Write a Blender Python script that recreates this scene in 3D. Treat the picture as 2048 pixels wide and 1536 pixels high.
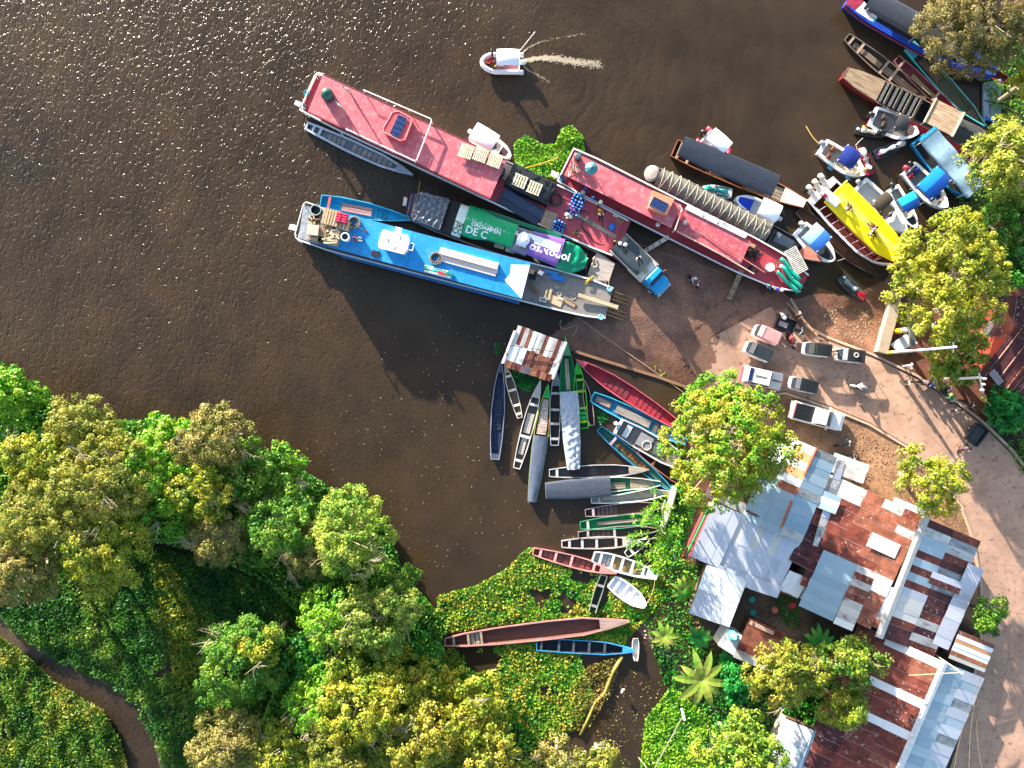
import bpy, math, random
import numpy as np
from mathutils import Vector, Matrix
for o in list(bpy.data.objects): bpy.data.objects.remove(o)
sc = bpy.context.scene
COL = sc.collection
RN = random.Random(11)
PI = math.pi
# ---------------------------------------------------------------- camera, sky, sun, exposure
HC = 69.0; PXM = 20.0
cam = bpy.data.objects.new('camera', bpy.data.cameras.new('camera')); COL.objects.link(cam)
cam.location = (0, 0, HC); cam.data.sensor_width = 36; cam.data.lens = 36*HC/102.4
cam.data.clip_end = 2000; sc.camera = cam
SUN_EL = math.radians(13.0)
SD = Vector((-0.52, 0.854, 0)).normalized()           # horizontal direction towards the sun
w = bpy.data.worlds.new('World'); sc.world = w; w.use_nodes = True
nt = w.node_tree; bg = nt.nodes['Background']
sky = nt.nodes.new('ShaderNodeTexSky'); sky.sky_type = 'NISHITA'; sky.sun_disc = False
sky.sun_elevation = SUN_EL; sky.sun_rotation = math.atan2(SD.x, SD.y)
sky.air_density = 1.0; sky.dust_density = 1.5; sky.ozone_density = 1.0
nt.links.new(sky.outputs[0], bg.inputs[0]); bg.inputs[1].default_value = 0.12
sun = bpy.data.lights.new('sun', 'SUN'); sun.energy = 5.0; sun.angle = math.radians(0.6); sun.color = (1.0, 0.91, 0.78)
so = bpy.data.objects.new('sun', sun); COL.objects.link(so)
sv = Vector((SD.x*math.cos(SUN_EL), SD.y*math.cos(SUN_EL), math.sin(SUN_EL)))
so.rotation_euler = sv.to_track_quat('Z', 'Y').to_euler(); so.location = (0, 0, 60)
sc.view_settings.view_transform = 'Standard'; sc.view_settings.look = 'None'
sc.view_settings.gamma = 1; sc.view_settings.use_curve_mapping = False
sc.view_settings.exposure = 1.95
sc.cycles.max_bounces = 5; sc.cycles.transparent_max_bounces = 4

# ---------------------------------------------------------------- helpers
def P(px, py, z=0.0):
    k = (HC - z)/HC/PXM
    return Vector(((px-1024)*k, (768-py)*k, z))
def tag(o, label=None, cat=None, group=None, kind=None):
    if label: o['label'] = label
    if cat: o['category'] = cat
    if group: o['group'] = group
    if kind: o['kind'] = kind
    return o
def empty(name, loc, rz=0.0, label=None, cat=None, group=None):
    o = bpy.data.objects.new(name, None); COL.objects.link(o); o.location = loc; o.rotation_euler = (0, 0, rz)
    o.empty_display_size = .3
    return tag(o, label, cat, group)
def lin(h):
    r = []
    for i in (0, 2, 4):
        c = int(h[i:i+2], 16)/255
        r.append(c/12.92 if c <= .04045 else ((c+.055)/1.055)**2.4)
    return r
MATS = {}
BOATS = []
def M(h, kind='paint', rough=None, dirt=None):
    """h is an sRGB hex of the thing's own colour; kinds: paint wood metal tarp plastic rust mixed glass cloth concrete"""
    key = (h, kind, rough, dirt)
    if key in MATS: return MATS[key]
    m = bpy.data.materials.new(kind+'_'+h); m.use_nodes = True; MATS[key] = m
    n = m.node_tree.nodes; L = m.node_tree.links; b = n['Principled BSDF']
    c = lin(h)
    d = {'paint': .35, 'wood': .5, 'metal': .25, 'tarp': .3, 'plastic': .12, 'rust': .6, 'mixed': .5, 'glass': 0, 'cloth': .2, 'concrete': .35}[kind] if dirt is None else dirt
    r = {'paint': .45, 'wood': .75, 'metal': .38, 'tarp': .3, 'plastic': .3, 'rust': .7, 'mixed': .45, 'glass': .08, 'cloth': .85, 'concrete': .85}[kind] if rough is None else rough
    b.inputs['Roughness'].default_value = r
    b.inputs['Metallic'].default_value = .35 if kind == 'metal' else 0
    b.inputs['Specular IOR Level'].default_value = .3 if kind in ('wood', 'rust', 'cloth', 'concrete') else .5
    tc = n.new('ShaderNodeTexCoord'); oi = n.new('ShaderNodeObjectInfo')
    add = n.new('ShaderNodeVectorMath'); add.operation = 'ADD'
    ms = n.new('ShaderNodeMath'); ms.operation = 'MULTIPLY'; ms.inputs[1].default_value = 37.0
    L.new(oi.outputs['Random'], ms.inputs[0]); L.new(tc.outputs['Object'], add.inputs[0]); L.new(ms.outputs[0], add.inputs[1])
    mp = n.new('ShaderNodeMapping'); L.new(add.outputs[0], mp.inputs[0])
    st = {'wood': (.5, 6, 6), 'rust': (1.3, 1.1, 1), 'mixed': (1.6, 1.3, 1)}.get(kind, (1.6, 2.2, 2.2))
    mp.inputs['Scale'].default_value = st
    nz = n.new('ShaderNodeTexNoise'); nz.inputs['Scale'].default_value = 1.3; nz.inputs['Detail'].default_value = 6; nz.inputs['Roughness'].default_value = .65
    L.new(mp.outputs[0], nz.inputs['Vector'])
    cr = n.new('ShaderNodeValToRGB'); L.new(nz.outputs[0], cr.inputs[0]); e = cr.color_ramp.elements
    def sc_(f): return [min(1, x*f) for x in c]+[1]
    if kind == 'mixed':     # galvanised sheet with rust showing in streaks
        e[0].position = .36; e[0].color = lin('70443a')+[1]; e[1].position = .49; e[1].color = sc_(1.0)
        k = cr.color_ramp.elements.new(.42); k.color = sc_(.6)
    else:
        e[0].position = .30; e[0].color = sc_(1-d); e[1].position = .68; e[1].color = sc_(1+d*.35)
        if d > .2 and kind in ('paint', 'concrete', 'tarp'):
            k = cr.color_ramp.elements.new(.42); k.color = sc_(.95)
    hv = n.new('ShaderNodeHueSaturation'); L.new(cr.outputs[0], hv.inputs['Color'])
    mr = n.new('ShaderNodeMapRange'); L.new(oi.outputs['Random'], mr.inputs[0]); mr.inputs[3].default_value = .88; mr.inputs[4].default_value = 1.1
    L.new(mr.outputs[0], hv.inputs['Value']); L.new(hv.outputs[0], b.inputs['Base Color'])
    if kind not in ('glass', 'plastic', 'cloth'):
        bp = n.new('ShaderNodeBump'); bp.inputs['Strength'].default_value = .35; bp.inputs['Distance'].default_value = .04
        L.new(nz.outputs[0], bp.inputs['Height']); L.new(bp.outputs[0], b.inputs['Normal'])
    return m

def flaky(h):
    """rusty sheet with flakes of old pale coating and worn bright edges"""
    key = (h, 'flaky')
    if key in MATS: return MATS[key]
    m = bpy.data.materials.new('rusty_sheet_'+h); m.use_nodes = True; MATS[key] = m; n = m.node_tree.nodes; L = m.node_tree.links; b = n['Principled BSDF']; c = lin(h)
    tc = n.new('ShaderNodeTexCoord'); oi = n.new('ShaderNodeObjectInfo'); ge = n.new('ShaderNodeNewGeometry')
    N1 = n.new('ShaderNodeTexNoise'); N1.inputs['Scale'].default_value = 1.1; N1.inputs['Detail'].default_value = 6; L.new(ge.outputs['Position'], N1.inputs['Vector'])
    r = n.new('ShaderNodeValToRGB'); L.new(N1.outputs[0], r.inputs[0]); e = r.color_ramp.elements; e[0].position = .34; e[0].color = [x*.55 for x in c]+[1]; e[1].position = .66; e[1].color = [min(1, x*1.25) for x in c]+[1]
    N2 = n.new('ShaderNodeTexNoise'); N2.inputs['Scale'].default_value = 3.2; N2.inputs['Detail'].default_value = 4; N2.inputs['Roughness'].default_value = .75; L.new(ge.outputs['Position'], N2.inputs['Vector'])
    ad = n.new('ShaderNodeMath'); ad.operation = 'MULTIPLY_ADD'; L.new(oi.outputs['Random'], ad.inputs[0]); ad.inputs[1].default_value = .07; L.new(N2.outputs[0], ad.inputs[2])
    q = n.new('ShaderNodeMapRange'); L.new(ad.outputs[0], q.inputs[0]); q.inputs[1].default_value = .655; q.inputs[2].default_value = .70; q.inputs[4].default_value = .8
    sx = n.new('ShaderNodeSeparateXYZ'); L.new(tc.outputs['Object'], sx.inputs[0]); ed = n.new('ShaderNodeMapRange'); L.new(sx.outputs['Y'], ed.inputs[0]); ed.inputs[1].default_value = .93; ed.inputs[2].default_value = .97; ed.inputs[4].default_value = .45
    mm = n.new('ShaderNodeMath'); mm.operation = 'MAXIMUM'; L.new(q.outputs[0], mm.inputs[0]); L.new(ed.outputs[0], mm.inputs[1])
    x = n.new('ShaderNodeMix'); x.data_type = 'RGBA'; L.new(mm.outputs[0], x.inputs[0]); L.new(r.outputs[0], x.inputs[6]); x.inputs[7].default_value = lin('c4b0a6')+[1]
    L.new(x.outputs[2], b.inputs['Base Color']); b.inputs['Roughness'].default_value = .7; b.inputs['Specular IOR Level'].default_value = .3; return m
def deckmat(h, lo=.72, pale='e8c8c4', amt=.35):
    """painted steel deck, scuffed and faded in large soft clouds"""
    key = (h, 'deckmat')
    if key in MATS: return MATS[key]
    m = bpy.data.materials.new('deck_'+h); m.use_nodes = True; MATS[key] = m; n = m.node_tree.nodes; L = m.node_tree.links; b = n['Principled BSDF']; c = lin(h); ge = n.new('ShaderNodeNewGeometry')
    def nz(s, d, ro=.6): q = n.new('ShaderNodeTexNoise'); q.inputs['Scale'].default_value = s; q.inputs['Detail'].default_value = d; q.inputs['Roughness'].default_value = ro; L.new(ge.outputs['Position'], q.inputs['Vector']); return q
    A_, B_ = nz(.45, 7, .7), nz(1.7, 8, .75)
    r = n.new('ShaderNodeValToRGB'); L.new(A_.outputs[0], r.inputs[0]); e = r.color_ramp.elements; e[0].position = .35; e[0].color = [x*lo for x in c]+[1]; e[1].position = .6; e[1].color = c+[1]
    q = n.new('ShaderNodeMapRange'); L.new(B_.outputs[0], q.inputs[0]); q.inputs[1].default_value = .5; q.inputs[2].default_value = .68; q.inputs[4].default_value = amt
    x = n.new('ShaderNodeMix'); x.data_type = 'RGBA'; L.new(q.outputs[0], x.inputs[0]); L.new(r.outputs[0], x.inputs[6]); x.inputs[7].default_value = lin(pale)+[1]; L.new(x.outputs[2], b.inputs['Base Color'])
    b.inputs['Roughness'].default_value = .5; p = n.new('ShaderNodeBump'); p.inputs['Strength'].default_value = .5; p.inputs['Distance'].default_value = .02; L.new(A_.outputs[0], p.inputs['Height']); L.new(p.outputs[0], b.inputs['Normal']); return m
class MB:
    def __init__(s): s.v = []; s.f = []
    def add(s, vs, fs):
        n = len(s.v); s.v += [tuple(v) for v in vs]; s.f += [tuple(i+n for i in f) for f in fs]; return s
    def box(s, x, y, z, sx, sy, sz, rz=0, ry=0, rx=0):
        R = Matrix.Rotation(rz, 3, 'Z') @ Matrix.Rotation(ry, 3, 'Y') @ Matrix.Rotation(rx, 3, 'X')
        vs = [R @ Vector((a*sx/2, b*sy/2, c*sz/2)) + Vector((x, y, z)) for c in (-1, 1) for a, b in ((-1,-1),(1,-1),(1,1),(-1,1))]
        return s.add(vs, [(3,2,1,0),(4,5,6,7),(0,1,5,4),(1,2,6,5),(2,3,7,6),(3,0,4,7)])
    def prism(s, poly, z0, z1, poly2=None):
        n = len(poly); q = poly2 or poly
        vs = [(p[0], p[1], z0) for p in poly] + [(p[0], p[1], z1 if len(p) < 3 else z1+p[2]) for p in q]
        ar = sum(poly[i][0]*poly[(i+1) % n][1]-poly[(i+1) % n][0]*poly[i][1] for i in range(n))
        fs = [tuple(range(n-1, -1, -1)), tuple(range(n, 2*n))] + [(i, (i+1) % n, n+(i+1) % n, n+i) for i in range(n)]
        if ar < 0: fs = [tuple(reversed(f)) for f in fs]
        return s.add(vs, fs)
    def loft(s, rings, caps=True, closed=True):
        n = len(rings[0]); b = []
        for r in rings: b += [tuple(p) for p in r]
        fs = []
        for i in range(len(rings)-1):
            for j in range(n if closed else n-1):
                k = (j+1) % n
                fs.append((i*n+j, i*n+k, (i+1)*n+k, (i+1)*n+j))
        if caps and closed: fs += [tuple(range(n-1, -1, -1)), tuple(range((len(rings)-1)*n, len(rings)*n))]
        return s.add(b, fs)
    def tube(s, pts, r, n=6, r2=None):
        pts = [Vector(p) for p in pts]; rings = []
        for i, p in enumerate(pts):
            d = (pts[min(i+1, len(pts)-1)] - pts[max(i-1, 0)])
            if d.length < 1e-6: d = Vector((0, 0, 1))
            d.normalize(); u = d.orthogonal().normalized() if abs(d.z) > .9 else Vector((-d.y, d.x, 0)).normalized(); w_ = d.cross(u)
            rr = r if r2 is None else r+(r2-r)*i/(len(pts)-1)
            rings.append([p + (u*math.cos(a)+w_*math.sin(a))*rr for a in [2*PI*k/n for k in range(n)]])
        return s.loft(rings)
    def cyl(s, x, y, z0, z1, r, r2=None, n=12):
        r2 = r if r2 is None else r2
        return s.loft([[(x+q*math.cos(2*PI*k/n), y+q*math.sin(2*PI*k/n), z) for k in range(n)] for z, q in ((z0, r), (z1, r2))])
    def ell(s, x, y, z, rx, ry, rz, n=10, m=6, lo=-1.0):
        rings = []
        for i in range(m+1):
            t = lo*PI/2 + (PI/2-lo*PI/2)*i/m; c = max(math.cos(t), .02)
            rings.append([(x+rx*c*math.cos(2*PI*k/n), y+ry*c*math.sin(2*PI*k/n), z+rz*math.sin(t)) for k in range(n)])
        return s.loft(rings)
    def torus(s, x, y, z, R, r, n=18, m=6, ax='z'):
        vs = []; fs = []
        for i in range(n):
            a = 2*PI*i/n
            for j in range(m):
                b = 2*PI*j/m; q = R+r*math.cos(b)
                p = (q*math.cos(a), q*math.sin(a), r*math.sin(b))
                if ax == 'y': p = (p[0], p[2], p[1])
                elif ax == 'x': p = (p[2], p[0], p[1])
                vs.append((x+p[0], y+p[1], z+p[2]))
                fs.append((i*m+j, ((i+1) % n)*m+j, ((i+1) % n)*m+(j+1) % m, i*m+(j+1) % m))
        return s.add(vs, fs)
    def mesh(s, name, mat=None, smooth=False):
        me = bpy.data.meshes.new(name); me.from_pydata(s.v, [], s.f)
        if mat: me.materials.append(mat)
        if smooth: me.polygons.foreach_set('use_smooth', [True]*len(me.polygons))
        me.update(); return me
    def build(s, name, mat, parent=None, smooth=False, bevel=0):
        o = bpy.data.objects.new(name, s.mesh(name, mat, smooth)); COL.objects.link(o)
        if parent is not None: o.parent = parent
        if bevel:
            b = o.modifiers.new('bevel', 'BEVEL'); b.width = bevel; b.segments = 2; b.limit_method = 'ANGLE'
        return o
def copy_tree(o, parent=None):
    c = o.copy(); COL.objects.link(c); c.parent = parent
    for ch in o.children: copy_tree(ch, c)
    return c
def link(name, mesh, parent=None, loc=(0,0,0), rz=0, mat=None):
    o = bpy.data.objects.new(name, mesh); COL.objects.link(o); o.location = loc; o.rotation_euler = (0, 0, rz)
    if parent is not None: o.parent = parent
    if mat:
        o.material_slots[0].link = 'OBJECT'; o.material_slots[0].material = mat
    return o
def frame(pa, pb, z=0.0, z2=None):
    A = P(pa[0], pa[1], z); B = P(pb[0], pb[1], z if z2 is None else z2)
    d = B-A; return Vector((A.x, A.y, 0)), math.atan2(d.y, d.x), math.hypot(d.x, d.y)
def inv(root, px, py, z):
    """pixel and height -> the root's own coordinates"""
    p = P(px, py, z) - Vector(root.location); a = -root.rotation_euler[2]
    return Vector((p.x*math.cos(a)-p.y*math.sin(a), p.x*math.sin(a)+p.y*math.cos(a), z-root.location[2]))
def npmesh(name, V, F, mat, smooth=False):
    me = bpy.data.meshes.new(name); V = np.asarray(V, dtype=np.float32); F = np.asarray(F, dtype=np.int32); k = F.shape[1]
    me.vertices.add(len(V)); me.vertices.foreach_set('co', V.ravel())
    me.loops.add(F.size); me.loops.foreach_set('vertex_index', F.ravel())
    me.polygons.add(len(F)); me.polygons.foreach_set('loop_start', np.arange(len(F), dtype=np.int32)*k)
    me.polygons.foreach_set('loop_total', np.full(len(F), k, dtype=np.int32))
    if smooth: me.polygons.foreach_set('use_smooth', np.ones(len(F), dtype=bool))
    me.update(calc_edges=True); me.materials.append(mat); return me
def text(name, body, size, mat, parent, loc, rz=0.0, flipx=False, flat=None, bold=0.02):
    cu = bpy.data.curves.new(name, 'FONT'); cu.body = body; cu.size = size; cu.align_x = 'CENTER'; cu.align_y = 'CENTER'; cu.offset = bold*size; cu.resolution_u = 2
    t = bpy.data.objects.new(name, cu); COL.objects.link(t)
    me = bpy.data.meshes.new_from_object(t.evaluated_get(bpy.context.evaluated_depsgraph_get())); bpy.data.objects.remove(t)
    me.materials.clear(); me.materials.append(mat)
    c, s_ = math.cos(rz), math.sin(rz)
    for v in me.vertices:
        x = -v.co.x if flipx else v.co.x
        X, Y = x*c-v.co.y*s_+loc[0], x*s_+v.co.y*c+loc[1]
        v.co = (X, Y, flat(X, Y)+.03 if flat else loc[2])
    o = bpy.data.objects.new(name, me); COL.objects.link(o); o.parent = parent; return o

# ---------------------------------------------------------------- terrain
LANDR = [(2300,-500),(2010,-60),(1990,60),(1960,130),(2010,190),(2000,260),(1945,330),(1935,420),(1860,480),(1800,505),(1770,560),(1700,590),(1640,585),(1580,600),(1520,560),(1345,480),(1235,520),(1150,635),(1075,690),(1150,702),(1392,775),(1375,840),(1365,900),(1362,960),(1350,1030),(1325,1100),(1318,1160),(1300,1215),(1272,1260),(1345,1330),(1335,1400),(1295,1470),(1290,1560),(1290,2100),(3300,2100),(3300,-500)]
LANDL = [(-1300,560),(-100,700),(0,735),(60,775),(130,810),(220,850),(340,855),(440,865),(520,910),(600,955),(660,990),(735,1015),(770,1080),(795,1150),(845,1200),(900,1250),(895,1310),(990,1400),(1090,1470),(1180,1545),(1190,2100),(-1300,2100)]
CREEK = [(110,1335),(140,1352),(190,1372),(235,1400),(265,1455),(285,1545),(290,1700)]
ROADS = [((1565,600),(1395,690)),((1600,655),(1420,765)),((1650,678),(1500,795)),((1740,712),(1570,782)),((1830,755),(1660,812)),((1900,800),(1740,845)),((1965,850),(1815,890)),((2020,905),(1880,950)),((2075,980),(1925,1010)),((2110,1080),(1950,1080)),((2125,1200),(1965,1170)),((2125,1340),(1965,1290)),((2110,1480),(1930,1440)),((2080,1640),(1880,1600)),((2050,1900),(1840,1860))]
def segdist(X, Y, pts, closed=True):
    D = np.full(X.shape, 1e9); n = len(pts)
    for i in range(n if closed else n-1):
        ax, ay = pts[i]; bx, by = pts[(i+1) % n]; dx, dy = bx-ax, by-ay
        t = np.clip(((X-ax)*dx+(Y-ay)*dy)/(dx*dx+dy*dy), 0, 1)
        D = np.minimum(D, np.hypot(X-ax-t*dx, Y-ay-t*dy))
    return D
def inside(X, Y, pts):
    c = np.zeros(X.shape, bool); n = len(pts); j = n-1
    for i in range(n):
        xi, yi = pts[i]; xj, yj = pts[j]
        if yi != yj: c ^= ((yi > Y) != (yj > Y)) & (X < (xj-xi)*(Y-yi)/(yj-yi)+xi)
        j = i
    return c
def sdf(X, Y, pts):
    d = segdist(X, Y, pts)/PXM
    return np.where(inside(X, Y, pts), d, -d)
ROADPOLY = [a for a, b in ROADS] + [b for a, b in reversed(ROADS)]
def wob(X, Y, s, seed=0):
    r = np.random.RandomState(seed); o = 0
    for k in range(6):
        a = r.uniform(0, 6.28); f = s*r.uniform(.6, 2.2); o = o + np.sin((X*math.cos(a)+Y*math.sin(a))*f+r.uniform(0, 6.28))
    return o/6
def ground_z(X, Y):
    X = np.asarray(X, float); Y = np.asarray(Y, float)
    dr = sdf(X, Y, LANDR); dl = sdf(X, Y, LANDL); cr = segdist(X, Y, CREEK, False)/PXM
    zr = np.where(dr > 0, np.clip(.02+dr*.055, 0, 1.3), np.maximum(dr*.25, -1.5))
    zl = np.where(dl > 0, np.clip(.02+dl*.1, 0, .5), np.maximum(dl*.25, -1.5))
    zl = np.where(dl > 0, np.minimum(zl, -.35+np.maximum(cr-.9, 0)*.4), zl)
    return np.maximum(zr, zl)
def gz(px, py): return float(ground_z(np.array([px]), np.array([py]))[0])
# ---------------------------------------------------------------- ground, water, road
def axis(lo, hi, a, b, step):
    left = [a-step*1.35**k*k for k in range(1, 18)]; left = [v for v in left if v > lo]+[lo]
    right = [b+step*1.35**k*k for k in range(1, 18)]; right = [v for v in right if v < hi]+[hi]
    return np.array(sorted(left)+list(np.arange(a, b, step))+[b]+right)
gx = axis(-9000, 11000, -200, 2260, 9.0); gy = axis(-9000, 10000, -200, 1740, 9.0)
GX, GY = np.meshgrid(gx, gy); GZ = ground_z(GX, GY)
GZ = GZ + np.where(GZ > .15, wob(GX, GY, .05, 3)*.05, 0)
inroad = inside(GX, GY, ROADPOLY)
GZ = np.where(inroad, GZ-.12, GZ)
k = (HC)/HC/PXM
V = np.stack([(GX-1024)*k, (768-GY)*k, GZ], -1).reshape(-1, 3)
ny, nx = GX.shape; I = np.arange(ny*nx).reshape(ny, nx)
F = np.stack([I[:-1, :-1], I[1:, :-1], I[1:, 1:], I[:-1, 1:]], -1).reshape(-1, 4)
# soil colours (what the ground is made of)
def lc(h): return np.array(lin(h))
soil = np.zeros(GX.shape+(3,)); soil[:] = lc('3b3427')
def paint(poly, h, soft=1.2):
    d = sdf(GX, GY, poly)+wob(GX, GY, .06, 5)*.8; a = np.clip(d/soft+.5, 0, 1)[..., None]
    soil[:] = soil*(1-a)+lc(h)*a
paint([(1100,440),(1600,560),(1780,540),(1800,700),(1760,760),(1560,830),(1380,850),(1330,900),(1300,1000),(1100,900),(1040,700)], '7d5c4c')
paint([(1380,760),(1560,780),(1760,850),(1860,920),(1930,1010),(1975,1100),(1980,1300),(1760,1100),(1700,960),(1560,880),(1360,960)], '9a765a')
paint([(1560,800),(1700,860),(1690,940),(1600,900),(1500,860),(1400,800)], '7d6450')
paint([(1600,600),(1700,610),(1760,640),(1750,700),(1640,670)], 'a5785c')
paint([(1740,560),(2048,560),(2048,860),(1960,840),(1770,720)], '6c4434')
paint([(1500,1150),(1610,1190),(1600,1290),(1500,1330),(1460,1260)], '6f5a47')
paint([(-1000,1130),(300,1130),(560,1250),(520,1536),(500,2100),(-1000,2100)], '4a3d2e')
wet = np.clip((.35-GZ)/.3, 0, 1)[..., None]*np.where(sdf(GX, GY, LANDR) > sdf(GX, GY, LANDL), 1, 0)[..., None]
soil = soil*(1-wet)+lc('6b4c3e')*wet
gm = bpy.data.materials.new('soil'); gm.use_nodes = True; n = gm.node_tree.nodes; L = gm.node_tree.links; b = n['Principled BSDF']
at = n.new('ShaderNodeAttribute'); at.attribute_name = 'soil'
tc = n.new('ShaderNodeTexCoord')
n1 = n.new('ShaderNodeTexNoise'); n1.inputs['Scale'].default_value = .55; n1.inputs['Detail'].default_value = 9; n1.inputs['Roughness'].default_value = .62
n2 = n.new('ShaderNodeTexNoise'); n2.inputs['Scale'].default_value = 6; n2.inputs['Detail'].default_value = 5
L.new(tc.outputs['Object'], n1.inputs['Vector']); L.new(tc.outputs['Object'], n2.inputs['Vector'])
cr = n.new('ShaderNodeValToRGB'); L.new(n1.outputs[0], cr.inputs[0]); e = cr.color_ramp.elements
e[0].position = .3; e[0].color = (.55, .52, .5, 1); e[1].position = .7; e[1].color = (1.35, 1.3, 1.25, 1)
mx = n.new('ShaderNodeMix'); mx.data_type = 'RGBA'; mx.blend_type = 'MULTIPLY'; mx.inputs[0].default_value = 1
L.new(at.outputs['Color'], mx.inputs[6]); L.new(cr.outputs[0], mx.inputs[7])
cr2 = n.new('ShaderNodeValToRGB'); L.new(n2.outputs[0], cr2.inputs[0]); e = cr2.color_ramp.elements
e[0].position = .35; e[0].color = (.7, .7, .7, 1); e[1].position = .65; e[1].color = (1.2, 1.2, 1.2, 1)
mx2 = n.new('ShaderNodeMix'); mx2.data_type = 'RGBA'; mx2.blend_type = 'MULTIPLY'; mx2.inputs[0].default_value = 1
L.new(mx.outputs[2], mx2.inputs[6]); L.new(cr2.outputs[0], mx2.inputs[7]); L.new(mx2.outputs[2], b.inputs['Base Color'])
sx = n.new('ShaderNodeSeparateXYZ'); L.new(tc.outputs['Object'], sx.inputs[0])
mr = n.new('ShaderNodeMapRange'); L.new(sx.outputs['Z'], mr.inputs[0]); mr.inputs[1].default_value = .1; mr.inputs[2].default_value = .5; mr.inputs[3].default_value = .35; mr.inputs[4].default_value = .9
L.new(mr.outputs[0], b.inputs['Roughness'])
bp = n.new('ShaderNodeBump'); bp.inputs['Strength'].default_value = .6; bp.inputs['Distance'].default_value = .08
L.new(n2.outputs[0], bp.inputs['Height']); L.new(bp.outputs[0], b.inputs['Normal'])
me = npmesh('ground', V, F, gm, True)
at_ = me.color_attributes.new('soil', 'FLOAT_COLOR', 'POINT')
at_.data.foreach_set('color', np.concatenate([soil.reshape(-1, 3), np.ones((nx*ny, 1))], 1).astype(np.float32).ravel())
g = bpy.data.objects.new('ground', me); COL.objects.link(g); tag(g, kind='structure')

# river: a muddy, opaque water surface; wind chop strong on the open left, faint in the lee of the boats and trees
wm = bpy.data.materials.new('river_water'); wm.use_nodes = True; n = wm.node_tree.nodes; L = wm.node_tree.links; b = n['Principled BSDF']
tc = n.new('ShaderNodeTexCoord'); b.inputs['IOR'].default_value = 1.33; b.inputs['Roughness'].default_value = .2
b.inputs['Specular IOR Level'].default_value = .5
def noise(scale, det=3, stretch=None, rot=0, dist=0):
    mp = n.new('ShaderNodeMapping'); L.new(tc.outputs['Object'], mp.inputs[0])
    mp.inputs['Rotation'].default_value = (0, 0, rot)
    if stretch: mp.inputs['Scale'].default_value = stretch
    q = n.new('ShaderNodeTexNoise'); q.inputs['Scale'].default_value = scale; q.inputs['Detail'].default_value = det; q.inputs['Distortion'].default_value = dist
    L.new(mp.outputs[0], q.inputs['Vector']); return q.outputs[0]
def math_(op, a, b_=None, clamp=False):
    q = n.new('ShaderNodeMath'); q.operation = op; q.use_clamp = clamp
    for i, v in enumerate((a, b_)):
        if v is None: continue
        if isinstance(v, (int, float)): q.inputs[i].default_value = v
        else: L.new(v, q.inputs[i])
    return q.outputs[0]
sx = n.new('ShaderNodeSeparateXYZ'); L.new(tc.outputs['Object'], sx.inputs[0])
big = noise(.05, 3); mid = noise(.25, 3)
lw = math_('ADD', math_('MULTIPLY', sx.outputs['X'], -.028), math_('MULTIPLY', math_('SUBTRACT', big, .5), .9))
lw = math_('ADD', math_('ADD', lw, math_('MULTIPLY', sx.outputs['Y'], .012)), -.08)
chop = n.new('ShaderNodeMapRange'); L.new(lw, chop.inputs[0]); chop.inputs[1].default_value = -.25; chop.inputs[2].default_value = .9; chop.inputs[3].default_value = .10; chop.inputs[4].default_value = 1.0
w1 = noise(3.3, 2, (1, .6, 1), -.35, .8); w2 = noise(.8, 2, (1, .4, 1), -.5, .3); w3 = noise(5.5, 2, (1, .7, 1), .6, .8)
rdg = math_('SUBTRACT', 1.0, math_('MULTIPLY', math_('ABSOLUTE', math_('SUBTRACT', w1, .5)), 4.0), True)
hh = math_('ADD', math_('ADD', math_('MULTIPLY', w1, .45), math_('MULTIPLY', w2, .5)), math_('ADD', math_('MULTIPLY', w3, .16), math_('MULTIPLY', rdg, .13)))
hh = math_('MULTIPLY', hh, chop.outputs[0])
vd = n.new('ShaderNodeVectorMath'); vd.operation = 'DISTANCE'; L.new(tc.outputs['Object'], vd.inputs[0]); vd.inputs[1].default_value = tuple(P(1075, 150))
ds = n.new('ShaderNodeVectorMath'); ds.operation = 'ADD'; L.new(tc.outputs['Object'], ds.inputs[0]); ds.inputs[1].default_value = tuple(-P(1030, 120))
s2 = n.new('ShaderNodeSeparateXYZ'); L.new(ds.outputs[0], s2.inputs[0])
ph = math_('SINE', math_('ADD', math_('MULTIPLY', vd.outputs['Value'], 4.2), math_('MULTIPLY', mid, 22.0)))
side = n.new('ShaderNodeMapRange'); L.new(math_('SUBTRACT', s2.outputs['X'], math_('MULTIPLY', math_('ABSOLUTE', s2.outputs['Y']), .55)), side.inputs[0]); side.inputs[1].default_value = 0; side.inputs[2].default_value = 4
fade = n.new('ShaderNodeMapRange'); L.new(vd.outputs['Value'], fade.inputs[0]); fade.inputs[1].default_value = 3; fade.inputs[2].default_value = 32; fade.inputs[3].default_value = .05; fade.inputs[4].default_value = 0
hh = math_('ADD', hh, math_('MULTIPLY', math_('MULTIPLY', ph, side.outputs[0]), fade.outputs[0]))
bp = n.new('ShaderNodeBump'); bp.inputs['Strength'].default_value = 1.0; bp.inputs['Distance'].default_value = .17
L.new(hh, bp.inputs['Height']); L.new(bp.outputs[0], b.inputs['Normal'])
cr = n.new('ShaderNodeValToRGB'); L.new(math_('ADD', math_('MULTIPLY', big, .5), math_('MULTIPLY', mid, .5)), cr.inputs[0]); e = cr.color_ramp.elements
e[0].position = .35; e[0].color = lin('2f261c')+[1]; e[1].position = .65; e[1].color = lin('433527')+[1]
L.new(cr.outputs[0], b.inputs['Base Color'])
wv = MB().add([(-900, -900, 0), (900, -900, 0), (900, 900, 0), (-900, 900, 0)], [(0, 1, 2, 3)])
wo = wv.build('river', wm); tag(wo, kind='structure')

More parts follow.
